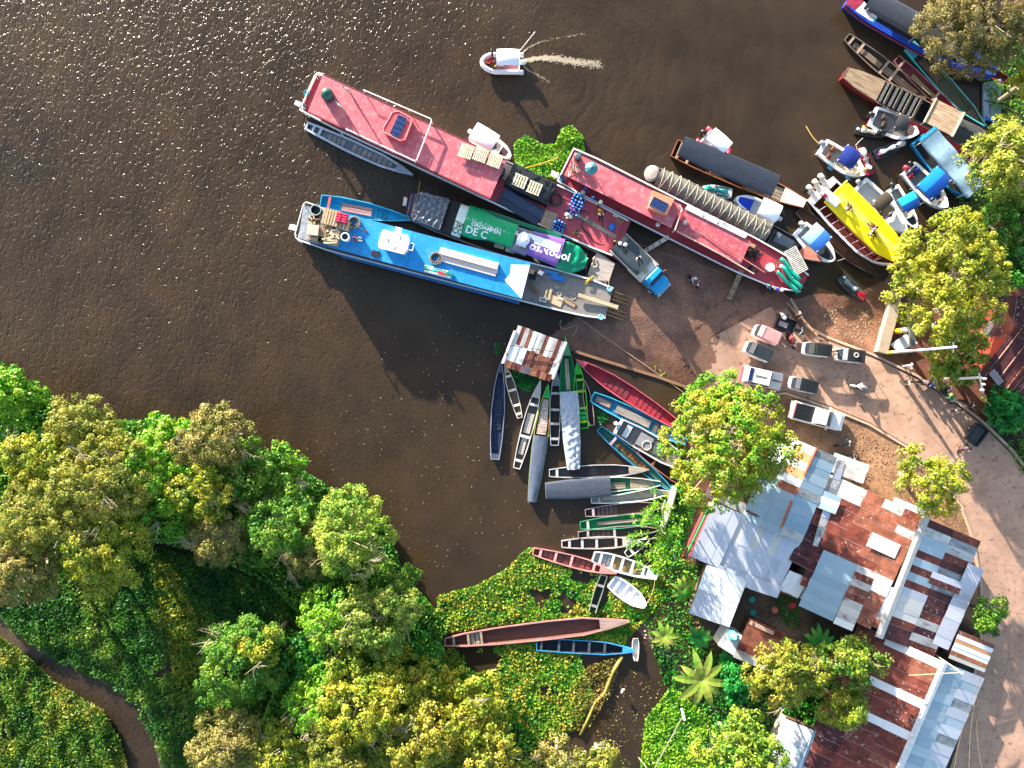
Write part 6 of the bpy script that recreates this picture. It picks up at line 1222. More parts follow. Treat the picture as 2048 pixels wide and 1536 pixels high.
walls(h, [(1559,866),(1672,915),(1605,1080),(1488,1028)], 3.0, WL)
walls(h, [(1475,880),(1560,915),(1490,1024),(1420,990)], 2.3, BR, 'lean_to_wall')
h = house(1480, 1090, 'house', 'house with smooth pale lilac tin roof and red and green balcony edge')
roof(h, (1428,1006,3.5), (1381,1112,2.9), (1484,1029,3.5), ['L','L','L']); roof(h, (1484,1027,3.4), (1437,1134,2.8), (1603,1080,3.4), ['SL','LL','SL','LL','SL','LL','LL'])
roof(h, (1437,1130,2.95), (1428,1152,2.75), (1560,1182,2.95), ['L','W','L','L','L','L','L'])
walls(h, [(1428,1006),(1605,1082),(1560,1180),(1385,1108)], 2.6, WL)
for a, b, c in (((1419,1012,1.6),(1372,1112,1.6),'1f7a50'),((1413,1012,1.5),(1366,1114,1.5),'a03038'),((1425,1014,1.9),(1379,1113,1.9),'7a2028')): cap(h, a, b, .32, M(c), 'balcony_rail', .1)
for x, y in ((1410,1059),(1398,1082)): v = P(x, y, 3.3)-Vector(h.location); MB().cyl(v.x, v.y, v.z-.2, v.z+.3, .07).build('vent_pipe', M('4a5058'), h)
MB().box(*(P(1420,1118,.7)-Vector(h.location)), .9, .6, .7, rz=-.4).build('red_bench', M('b02840'), h)
h = house(1440, 1190, 'shed', 'open shed with a square white roof whose lower left corner is bare grey metal', 'shed')
roof(h, (1414,1130,2.9), (1378,1225,2.6), (1494,1160,2.9), ['WL','WL','WW','WW'], jit=.004); walls(h, [(1418,1134),(1490,1162),(1458,1250),(1382,1222)], 2.3, M('6a5a4a','wood'))
h = house(1588, 1170, 'shed', 'small white roofed shed with a wine red edge between the pale and the rusty roofs', 'shed')
roof(h, (1579,1141,3.2), (1559,1178,2.9), (1618,1156,3.2), ['W','W','W']); roof(h, (1619,1155,3.1), (1600,1196,2.8), (1626,1158,3.0), ['W']); walls(h, [(1579,1141),(1618,1156),(1600,1194),(1559,1178)], 2.6, M('8a2838')); cap(h, (1556,1180,2.7), (1592,1195,2.7), .2, M('8a2434'), 'fascia')
h = house(1760, 1100, 'house', 'largest house, its rusty red sheets patched with white ones on both slopes')
Lr = ['SwrwR','SSrrr','RRrrw','RRrrr','RRRrr','RRRrr','DRRrr','DRRRr','DDRrW','DDRrW','DDRrr',' DRrr',' RRrr','  Rrr']
Lr = [s[::-1] for s in Lr]
roof(h, (1847,1033,4.8), (1661,948,3.4), (1758,1266,4.8), Lr)
roof(h, (1738,931,3.8), (1670,906,3.5), (1727,968,3.8), ['W','w','w'])
roof(h, (1745,1065,4.5), (1800,1090,4.75), (1735,1092,4.5), ['S','W'], jit=.03); roof(h, (1850,1020,4.7), (1790,995,4.35), (1846,1031,4.7), ['W'])
roof(h, (1683,995,4.0), (1645,980,3.85), (1674,1030,4.0), ['B','W','b'])
roof(h, (1715,1130,4.35), (1648,1100,3.95), (1667,1243,4.35), ['B']*8)
roof(h, (1752,1145,4.5), (1716,1130,4.4), (1704,1262,4.5), ['w','R','w','r','R','w','S','w','W'])
roof(h, (1798,1180,4.75), (1750,1162,4.5), (1770,1262,4.75), ['WW','WS','WW','wW','rw'])
RS = ['DR','wG','bw','bR','RD','bG','RG','bG','RD','LD','SD','SR','Sw','RD','Dw','DR']
roof(h, (1853,1037,4.8), (1960,1082,3.5), (1760,1274,4.8), RS)
roof(h, (1866,1143,4.35), (1925,1166,3.95), (1856,1166,4.35), ['L','D'], jit=.02)
roof(h, (1937,1126,3.7), (1967,1140,3.5), (1876,1291,3.7), ['L']*9, jit=.004)
cap(h, (1854,1030,4.9), (1758,1276,4.9), .8, M('c9c6bf','metal',.5)); walls(h, [(1665,950),(1957,1084),(1870,1300),(1600,1170)], 3.2, M('9a8a78','paint'))
h = house(1840, 1420, 'house', 'long bottom house with maroon and white striped slope and smooth grey slope')
Ls = ['WSR','rRR','rRR','RRD','RRD','WWD','RRR','RRD','RRD','WWR','RRR','RRD','RRD','rRD','RRD','RRR','RRD','RRD']
roof(h, (1890,1325,4.6), (1718,1247,3.4), (1768,1610,4.6), Ls)
roof(h, (1890,1325,4.6), (1968,1357,3.7), (1768,1610,4.6), ['BL','Bb','bL','bG','BL','bb','bL','BG','BL','bL','Bb','bL','BG','bL','BL','bL'])
cap(h, (1890,1323,4.75), (1768,1612,4.75), .7, M('e2e0dc','metal',.5)); walls(h, [(1740,1262),(1962,1360),(1850,1600),(1620,1540)], 3.2, M('8a7a68','paint'))
h2 = house(1945, 1305, 'shed', 'striped white and orange rust awning jutting over the road edge', 'awning')
roof(h2, (1919,1261,3.7), (1989,1290,3.1), (1902,1318,3.7), ['r','W','o','W','W','O','S']); walls(h2, [(1919,1261),(1970,1283),(1950,1338),(1902,1318)], 2.9, M('7a6a58','paint'))
h = house(1605, 1490, 'shed', 'small shed with plain grey hipped roof at the bottom edge', 'shed')
roof(h, (1626,1460,3.5), (1570,1437,3.0), (1590,1555,3.5), ['L','L','b','L','L']); roof(h, (1626,1460,3.5), (1666,1477,3.1), (1590,1555,3.5), ['B']*5); cap(h, (1572,1434,3.0), (1668,1476,3.1), .3, M('7a5a40','wood'), 'fascia'); walls(h, [(1571,1437),(1665,1476),(1643,1540),(1544,1502)], 2.6, WL)
h = house(1510, 1285, 'shed', 'low shed of rusty planklike sheets in the yard beside the pale tank slab', 'shed')
roof(h, (1500,1237,2.7), (1568,1266,2.4), (1472,1316,2.7), ['R','r','r','R','w']); walls(h, [(1500,1237),(1566,1264),(1538,1340),(1475,1315)], 2.1, M('5a4a3e','wood'))
q = house(1462, 1285, 'tank_slab', 'pale concrete slab tower carrying the turquoise water tank', 'tank slab'); walls(q, [(1456,1257),(1486,1270),(1474,1317),(1436,1293)], 2.4, M('c4c4c4','concrete'), 'slab')
q = item('water_tank', 1463, 1268, 2.4, 0, 'turquoise water tank on the pale slab in the yard', 'tank'); MB().cyl(0,0,0,.9,.42,.45,16).build('body', M('5fb8c4','plastic'), q, True); MB().cyl(0,0,.9,1.0,.25,.22).build('lid', M('a8dce0','plastic'), q)
h = house(2020, 700, 'house', 'dark maroon tin roof cut by the right edge next to the road')
roof(h, (1996,590,3.7), (1984,672,3.3), (2110,602,3.7), ['D','R','D','D','R','D']); roof(h, (2034,650,3.9), (1958,748,3.1), (2150,742,3.9), ['D','D','D','R','D','D','D','R'])
for k in range(6): a = lerp((2034,650), (2150,742), (k+.5)/6); b = lerp((1958,748), (2074,840), (k+.5)/6); cap(h, (*a,3.97), (*b,3.2), .05, M('b07a68','paint'), 'sheet_edge', .03)
walls(h, [(2000,600),(2110,605),(2140,740),(2070,830),(1965,745)], 2.9, M('8a3a30','paint')); cap(h, (1996,640,3.1), (1974,670,2.8), 1.2, M('8f8a88','mixed'), 'side_sheet')
q = item('tarpaulin', 1990, 755, 3.3, -52, 'small grey roof patch on the maroon roof corner', 'roof patch'); MB().box(0,0,.1,1.5,.6,.05).build('sheet', M('9a8c88','mixed'), q); MB().box(0,.32,.13,1.5,.05,.03).build('edge', M('c8b8b0'), q)
# yard things
for i, (px, py, c, lb) in enumerate(((1501,1196,'1f8a84','teal bucket on the yard ground'),(1503,1222,'1f8a74','teal bucket beside a white bottle in the yard'),(1546,1217,'c86a50','orange pot alone on the yard ground'),(1582,1208,'c83038','red bucket by the small white shed'))):
    q = item('bucket', px, py, gz(px, py), 0, lb, 'bucket', 'buckets in the yard'); MB().cyl(0,0,0,.5,.25,.32,14).build('body', M(c,'plastic'), q); MB().torus(0,0,.5,.31,.03,14,5).build('rim', M(c,'plastic',.2), q)
q = item('path', 1565, 1222, 0, 0, None, None); q['kind'] = 'structure'
for (a, b) in (((1527,1172),(1552,1196)),((1552,1196),(1570,1222)),((1570,1222),(1580,1250)),((1580,1250),(1592,1285))): slab([(a[0]-9,a[1]+4),(a[0]+9,a[1]-4),(b[0]+10,b[1]-4),(b[0]-10,b[1]+4)], M('7a7470','concrete'), q, 'path_slab')
for (a, b, w_, c, lb) in (((1478,1222),(1522,1243),.35,'b8a08c','long pale board resting on the rusty shed edge in the yard'),((1466,1258),(1498,1236),.08,'a88a60','thin stick leaning between the tank and the rusty shed'),((1433,1340),(1452,1322),.2,'d0c0b0','pale post lying beside the largest banana plant')):
    A, a_, L_ = frame(a, b, 0); z = gz(*a)+(1.9 if w_ > .3 else 1.0); q = empty('board', Vector((A.x, A.y, z)), a_, lb, 'board'); MB().box(L_/2,0,.9 if w_ > .3 else .2,L_,w_,.08).build('plank', M(c,'wood'), q); MB().box(.2,0,.98 if w_ > .3 else .28,.12,w_*1.2,.06).build('cleat', M('8a7a6a','wood'), q)
q = item('well_ring', 1570, 1318, 0, 0, None, None); bpy.data.objects.remove(q)
# floating hut with patchwork roof
h = item('floating_hut', 1068, 705, 0, 0, 'floating hut under a patched red and white tin roof amid the fan of canoes', 'hut', 'tin roofed buildings by the road')
roof(h, (1131,686,2.5), (1104,757,2.1), (1032,662,2.5), ['wS','RR','wr','Wr','Rr','wR','Wr','WR','rW','wW','RW','SW'][::1], jit=.03)
roof(h, (1104,750,2.2), (1100,762,2.1), (1012,722,2.2), ['R','O','R','O','M','M','R','R','O'], jit=.03)
cap(h, (1133,684,2.6), (1106,759,2.2), .28, M('d8ccc4','mixed'), 'barge_board'); cap(h, (1031,662,2.6), (1006,727,2.2), .35, M('e4dcd8','mixed'), 'barge_board'); cap(h, (1019,690,2.65), (1118,705,2.65), .07, M('5a4a44','wood'), 'roof_pole')
walls(h, [(1032,666),(1128,688),(1102,752),(1010,722)], 1.9, M('5a4a40','wood')); walls(h, [(1030,660),(1134,684),(1106,760),(1006,726)], .35, M('4a4038','wood'), 'raft')
# posts & bits by the bank
q = item('tree_stump', 1345, 1000, 0, 0, 'x', 'x'); bpy.data.objects.remove(q)
# ---------------------------------------------------------------- plants
NR = np.random.RandomState(5)
def leafmat(cols, trans=.3, gloss=.35, scale=.5):
    key = ('leaf',)+tuple(cols)
    if key in MATS: return MATS[key]
    m = bpy.data.materials.new('foliage_'+cols[0]); m.use_nodes = True; MATS[key] = m; n = m.node_tree.nodes; L = m.node_tree.links; b = n['Principled BSDF']
    ge = n.new('ShaderNodeNewGeometry'); tc = n.new('ShaderNodeTexCoord'); nz = n.new('ShaderNodeTexNoise'); nz.inputs['Scale'].default_value = scale; nz.inputs['Detail'].default_value = 3
    L.new(ge.outputs['Position'], nz.inputs['Vector'])
    ad = n.new('ShaderNodeMath'); ad.operation = 'MULTIPLY_ADD'; L.new(nz.outputs[0], ad.inputs[0]); ad.inputs[1].default_value = 1.5; ad.inputs[2].default_value = -.5
    mx = n.new('ShaderNodeMath'); mx.operation = 'MULTIPLY_ADD'; L.new(ge.outputs['Random Per Island'], mx.inputs[0]); mx.inputs[1].default_value = .55; L.new(ad.outputs[0], mx.inputs[2])
    cr = n.new('ShaderNodeValToRGB'); L.new(mx.outputs[0], cr.inputs[0]); e = cr.color_ramp.elements
    e[0].position = .1; e[0].color = lin(cols[0])+[1]; e[1].position = .85; e[1].color = lin(cols[-1])+[1]
    for i, c in enumerate(cols[1:-1]): k = cr.color_ramp.elements.new(.1+.75*(i+1)/(len(cols)-1)); k.color = lin(c)+[1]
    L.new(cr.outputs[0], b.inputs['Base Color']); b.inputs['Roughness'].default_value = .5; b.inputs['Specular IOR Level'].default_value = gloss
    tr = n.new('ShaderNodeBsdfTranslucent'); L.new(cr.outputs[0], tr.inputs[0]); ms = n.new('ShaderNodeMixShader'); ms.inputs[0].default_value = trans
    L.new(b.outputs[0], ms.inputs[1]); L.new(tr.outputs[0], ms.inputs[2]); L.new(ms.outputs[0], n['Material Output'].inputs[0]); return m
OLIVE = leafmat(['4c6222','7c8a30','98983a','b0a84a']); YEL = leafmat(['4a7020','829a2a','a6aa30','bcb03c']); BRI = leafmat(['286e1a','54981e','7cb428','9cbc34'])
MID = leafmat(['1f5a1a','427e24','68982c','90a838']); DRK = leafmat(['154a18','267022','3a8a2a','5c9c30']); BRN = leafmat(['5a6428','868a3c','9a904a','ac985c']); EMR = leafmat(['0c5224','12702c','1f8c34','48a43e'])
GRS = leafmat(['164a1c','2a6a20','4c8424','869a36'], scale=.25); HYA = leafmat(['14501a','2c7c1e','5ca024','a0b03a'], scale=.7); DRY = leafmat(['4a5a22','7c7a34','9c8644','a88e50'], scale=.6); GOLD = leafmat(['4f7420','8c9c30','a8a43a','b09a3a'])
BARK = M('a8987c','wood',None,.3); BARKD = M('6a5a48','wood'); BARKW = M('d4ccbe','wood',None,.2)
def leafcloud(C, size, up=.5, asp=.5, out=None, fold=.25):
    """C: (N,3) leaf positions; one folded diamond leaf each"""
    N = len(C); d = NR.normal(size=(N, 3)); 
    if out is not None:
        q = out/(np.linalg.norm(out, axis=1)[:, None]+1e-9)*.8+NR.normal(size=(N, 3))*.38+np.array([0, 0, up]); q /= np.linalg.norm(q, axis=1)[:, None]+1e-9
        d = np.cross(q, d); d /= np.linalg.norm(d, axis=1)[:, None]+1e-9; s = np.cross(q, d); L_ = (size*NR.uniform(.65, 1.35, N))[:, None]
        return np.stack([C-d*L_*.5, C+s*L_*asp*.5+q*L_*fold*.3, C+d*L_*.5-q*L_*.12, C-s*L_*asp*.5+q*L_*fold*.3], 1).reshape(-1, 3)
    d[:, 2] *= .6; d /= np.linalg.norm(d, axis=1)[:, None]+1e-9
    r = NR.normal(size=(N, 3)); r[:, 2] *= (1-up); s = np.cross(d, r+np.array([0, 0, up*2.])); s /= np.linalg.norm(s, axis=1)[:, None]+1e-9
    nn = np.cross(d, s); L_ = (size*NR.uniform(.65, 1.35, N))[:, None]
    V = np.stack([C-d*L_*.5, C+s*L_*asp*.5+nn*L_*fold*.3, C+d*L_*.5-nn*L_*.12, C-s*L_*asp*.5+nn*L_*fold*.3], 1)
    return V.reshape(-1, 3)
def leafobj(name, V, mat, root=None, orig=(0,0,0)):
    V = V-np.array(orig); N = len(V)//4
    o = bpy.data.objects.new(name, npmesh(name, V, np.arange(N*4).reshape(N, 4), mat)); COL.objects.link(o)
    if root is not None: o.parent = root
    return o
def tree(px, py, rpx, h, mat, label, leaf=.2, dens=1.0, bark=None, twigs=0, flat=.75, seed=None, lobes=7, group='trees on the banks', name='tree', gapn=0, ex=1.0, rot=0.0):
    """crown seen round (px, py) at its height; trunk stands where the crown stands"""
    z0 = max(gz(px, py), -.2); zc = z0+h*.68; c = P(px, py, zc); r = rpx/PXM*(HC-zc)/HC
    rs = np.random.RandomState(int(px*7+py) if seed is None else seed); NR.seed(int(px*3+py))
    t = empty(name, (c.x, c.y, z0), 0, label, 'tree', group)
    lb = []
    for i in range(lobes):
        a = 2*PI*(i+rs.uniform(-.3,.3))/max(1, lobes-1); q = 0 if i == 0 else rs.uniform(.42,.68)
        lb.append((math.cos(a)*r*q*ex, math.sin(a)*r*q/ex, (h*.12 if i == 0 else rs.uniform(-.14,.1)*h), r*(rs.uniform(.5,.6) if i == 0 else rs.uniform(.34,.5))))
    if rot: lb = [(x*math.cos(rot)-y*math.sin(rot), x*math.sin(rot)+y*math.cos(rot), z, s) for x, y, z, s in lb]
    Cs, Os = [], []
    for x, y, z, s in lb:
        ncl = max(6, int(4*PI*s*s*.62*1.15)); 
        for _ in range(ncl):
            d = rs.normal(size=3); d[2] = abs(d[2])*1.1-.35; d /= np.linalg.norm(d); q = rs.uniform(.72,1.12); cc = np.array([x+d[0]*s*q, y+d[1]*s*q, z+d[2]*s*q*flat])
            k = int(52*dens*(.24/leaf)**1.6*rs.uniform(.6,1.3)); w_ = .5*rs.uniform(.6,1.4)
            off_ = rs.normal(size=(k, 3)); off_ /= np.linalg.norm(off_, axis=1)[:, None]; off_[:, 2] = np.abs(off_[:, 2])*1.2-.35; off_ *= w_*rs.uniform(.55, 1.1, (k, 1)); Cs.append(cc+off_*np.array([1,1,.75])); Os.append(off_/w_+d*.25)
    C = np.concatenate(Cs); O = np.concatenate(Os)
    leafobj('crown', leafcloud(C, leaf*1.25, .25, .6, O)+np.array([0, 0, zc-z0]), mat, t)
    bk = bark or BARK; hb = zc-z0-h*.22
    rt = .05+.022*h; bend = rs.uniform(-.3,.3,2)
    MB().tube([(0,0,-.3),(bend[0]*.5,bend[1]*.5,hb*.5),(bend[0],bend[1],hb)], rt, 8, rt*.7).build('trunk', bk, t)
    for i, (x, y, z, s) in enumerate(lb):
        e = Vector((x, y, zc-z0+z+s*.25)); a = Vector((bend[0], bend[1], hb*rs.uniform(.6,1))); mid_ = a.lerp(e, .5)+Vector((0,0,-.15*h*.3))
        m_ = MB().tube([a, mid_, e], rt*.55, 6, rt*.2)
        for _ in range(2): q = e+Vector((rs.normal()*s*.5, rs.normal()*s*.5, s*.3)); m_.tube([e.lerp(mid_, .3), q], rt*.22, 5, rt*.08)
        m_.build('limb', bk, t)
    for i in range(twigs):
        a = rs.uniform(0, 2*PI); q = rs.uniform(.1,.85)*r; b = Vector((math.cos(a)*q, math.sin(a)*q, zc-z0+h*.1+rs.uniform(0,.1)*h)); m_ = MB()
        dirs = rs.uniform(0, 2*PI); 
        for k in range(4):
            dd = dirs+rs.uniform(-.7,.7); ln = rs.uniform(.8,2.0); p_ = b+Vector((rs.uniform(-.3,.3), rs.uniform(-.3,.3), 0)); pts_ = [p_]
            for _ in range(4): dd += rs.uniform(-.5,.5); p_ = p_+Vector((math.cos(dd)*ln/4, math.sin(dd)*ln/4, rs.uniform(-.02,.18))); pts_.append(p_)
            m_.tube(pts_, .026, 4, .008)
            for q_ in (1, 2, 3): da = dd+rs.choice([-1,1])*rs.uniform(.5,1.1); m_.tube([pts_[q_], pts_[q_]+Vector((math.cos(da)*.4, math.sin(da)*.4, .1))], .014, 3, .006)
        m_.build('bare_twig', M('b8a68e','wood'), t)
    return t
def inpoly(poly_, n, seed=0):
    xs = [p[0] for p in poly_]; ys = [p[1] for p in poly_]; rs = np.random.RandomState(seed); X = rs.uniform(min(xs), max(xs), n*3); Y = rs.uniform(min(ys), max(ys), n*3)
    m = inside(X, Y, poly_); return X[m][:n], Y[m][:n]
def area(poly_): return abs(sum(a[0]*b[1]-b[0]*a[1] for a, b in zip(poly_, poly_[1:]+poly_[:1])))/2/PXM**2
def cover(name, poly_, per_m2, leaf, mat, hgt, seed, asp=.6, up=.5, thin=0.0, holes=(), ripple=.0, zmin=None, blade=False):
    n = int(area(poly_)*per_m2); NR.seed(seed); X, Y = inpoly(poly_, n, seed)
    k = (wob(X, Y, .045, seed)+wob(X, Y, .16, seed+1)*.6) > -thin*0+(-.9+thin)
    X, Y = X[k], Y[k]
    for hp in holes: q = sdf(X, Y, hp)+wob(X, Y, .12, seed+3)*.8 < NR.uniform(-.35,.1,len(X)); X, Y = X[q], Y[q]
    for (ax, ay), (bx, by), wp in BOATS:
        L2 = (bx-ax)**2+(by-ay)**2; t = ((X-ax)*(bx-ax)+(Y-ay)*(by-ay))/L2; dd = np.abs((X-ax)*(by-ay)-(Y-ay)*(bx-ax))/math.sqrt(L2)
        q = ~((t > -.01) & (t < 1.0) & (dd < wp*.54*np.interp(t, [0, .2, .45, .8, .93, 1], [.7, .95, 1, .8, .45, .1]))); X, Y = X[q], Y[q]
    e = sdf(X, Y, poly_); q = e > np.abs(wob(X, Y, .1, seed+4))*1.0*ripple; X, Y = X[q], Y[q]
    Z = np.maximum(ground_z(X, Y), 0.0); bump = .5+.5*wob(X, Y, .09, seed+7); Z = Z+hgt*(.25+.75*bump)*NR.uniform(.3,1,len(X))
    kk = (HC-Z)/HC/PXM; C = np.stack([(X-1024)*kk, (768-Y)*kk, Z], 1)
    o = leafobj(name, leafcloud(C, leaf, up, asp), mat); return tag(o, kind='stuff')
# floating plants and marsh
W1 = [(915,1296),(985,1290),(1000,1310),(1000,1338),(960,1345),(930,1320)]; W2 = [(1185,1225),(1205,1150),(1225,1160),(1200,1228)]; W3 = [(1060,1180),(1100,1175),(1110,1200),(1070,1210)]
POND = [(1195,1310),(1345,1310),(1345,1370),(1300,1440),(1290,1540),(1170,1540),(1185,1460),(1200,1390)]
HY1 = [(1010,1140),(1045,1105),(1060,1095),(1110,1120),(1180,1140),(1215,1150),(1260,1160),(1320,1140),(1345,1180),(1300,1230),(1270,1262),(1240,1300),(1160,1310),(1190,1400),(1150,1460),(1090,1480),(1010,1430),(930,1370),(850,1340),(800,1250),(850,1215),(880,1190),(950,1172)]
cover('floating_plants', [(x, y) for x, y in HY1], 60, .24, leafmat(['3a6a1c','7c9a28','b0b43a','b89c44'], scale=.6), .42, 51, .75, .6, .55, (W1, W2, W3, POND))
cover('floating_plants', HY1, 130, .26, HYA, .32, 21, .75, .75, .42, (W1, W2, W3, POND))
cover('floating_plants', [(1028,285),(1050,270),(1088,290),(1112,287),(1122,258),(1142,250),(1168,275),(1168,305),(1140,332),(1112,358),(1060,345),(1030,325)], 170, .26, BRI, .5, 22, .75, .7)
cover('floating_plants', [(1022,733),(1085,756),(1075,785),(1045,782),(1030,765)], 110, .22, EMR, .25, 23, .75, .7); cover('floating_plants', [(985,690),(1000,688),(1004,708),(992,712)], 80, .2, EMR, .15, 24, .7, .7)
cover('floating_plants', [(1190,822),(1215,822),(1218,840),(1198,850)], 90, .2, EMR, .2, 25, .7, .7); cover('floating_plants', [(1300,720),(1338,745),(1336,760),(1322,760)], 14, .2, YEL, .15, 26, .7, .7)
cover('floating_plants', [(1300,985),(1370,960),(1400,985),(1380,1060),(1350,1130),(1330,1150),(1300,1110),(1325,1050)], 90, .26, DRK, .6, 27, .7, .6)
cover('floating_plants', [(1290,1440),(1345,1370),(1420,1440),(1400,1545),(1280,1545)], 130, .26, BRI, .5, 28, .7, .6); cover('floating_plants', [(1180,1330),(1245,1310),(1220,1390),(1175,1460),(1140,1460),(1150,1360)], 90, .3, DRY, .5, 29, .3, .3)
cover('floating_plants', [(1240,1330),(1345,1370),(1330,1450),(1230,1500),(1190,1470)], 8, .14, DRY, .05, 30, .8, .9)
MARSH = [(-60,1100),(300,1090),(420,1120),(560,1180),(640,1250),(560,1400),(520,1545),(330,1545),(300,1470),(250,1400),(200,1360),(120,1330),(50,1280),(-60,1200)]
CRK = [(-60,1212),(5,1240),(60,1298),(130,1335),(195,1360),(250,1385),(295,1455),(318,1550),(255,1550),(232,1470),(205,1415),(150,1385),(120,1352),(48,1306),(-60,1232)]
cover('marsh_grass', MARSH, 120, .34, GRS, .8, 31, .28, .25, .2, (CRK,)); cover('marsh_grass', [(-60,1230),(40,1300),(110,1365),(205,1420),(240,1480),(258,1545),(-60,1545)], 130, .36, leafmat(['1c5418','3f7a20','7a9430','a8a040'], scale=.3), .9, 32, .28, .25, .2)
cover('marsh_grass', [(290,1110),(345,1130),(400,1250),(400,1400),(350,1370),(330,1250)], 60, .34, YEL, .9, 33, .3, .3, .2)
# undergrowth below the trees
UG = [(-60,705),(0,722),(60,765),(120,802),(215,838),(340,842),(445,852),(528,900),(608,942),(668,978),(748,1005),(785,1080),(808,1150),(855,1200),(895,1260),(880,1330),(960,1390),(1060,1460),(1150,1545),(480,1545),(540,1400),(620,1250),(540,1170),(420,1110),(300,1080),(-60,1090)]
cover('undergrowth', UG, 85, .3, DRK, 1.8, 34, .6, .4, .1); cover('undergrowth', UG, 40, .28, MID, 2.6, 35, .6, .4, .35)
cover('undergrowth', [(1350,1120),(1420,1130),(1380,1250),(1450,1330),(1500,1400),(1560,1430),(1540,1545),(1400,1545),(1340,1400),(1290,1250)], 40, .28, DRK, .5, 36, .6, .4, .2)
cover('undergrowth', [(1480,1330),(1740,1280),(1760,1400),(1640,1460),(1560,1430),(1480,1400)], 60, .28, DRK, 1.0, 37, .6, .4, .1)
cover('undergrowth', [(1920,60),(2060,40),(2060,480),(1990,560),(1900,470),(1940,330),(2000,250)], 50, .28, MID, 1.0, 38, .6, .4, .1)
cover('undergrowth', [(1960,790),(2060,850),(2060,960),(2040,940),(1985,850)], 30, .28, MID, .5, 39, .6, .4, .2)
cover('verge_grass', [(1800,930),(1870,1000),(1925,1030),(1955,1100),(1962,1180),(1955,1280),(1930,1290),(1960,1140),(1950,1080),(1880,1040),(1830,1010),(1790,980)], 26, .22, YEL, .25, 40, .35, .3, .5)
cover('verge_grass', [(1680,598),(1750,600),(1768,640),(1740,660),(1700,640)], 14, .2, DRY, .2, 41, .35, .3, .5); cover('verge_grass', [(1340,1120),(1420,1120),(1400,1240),(1460,1330),(1380,1320),(1300,1250)], 30, .24, DRY, .3, 42, .4, .4, .4)
cover('verge_grass', [(1815,915),(1840,912),(1842,935),(1820,940)], 60, .25, BRI, .6, 43, .4, .4); cover('verge_grass', [(1530,1160),(1600,1200),(1600,1260),(1570,1250)], 50, .25, DRK, .4, 44, .6, .4)
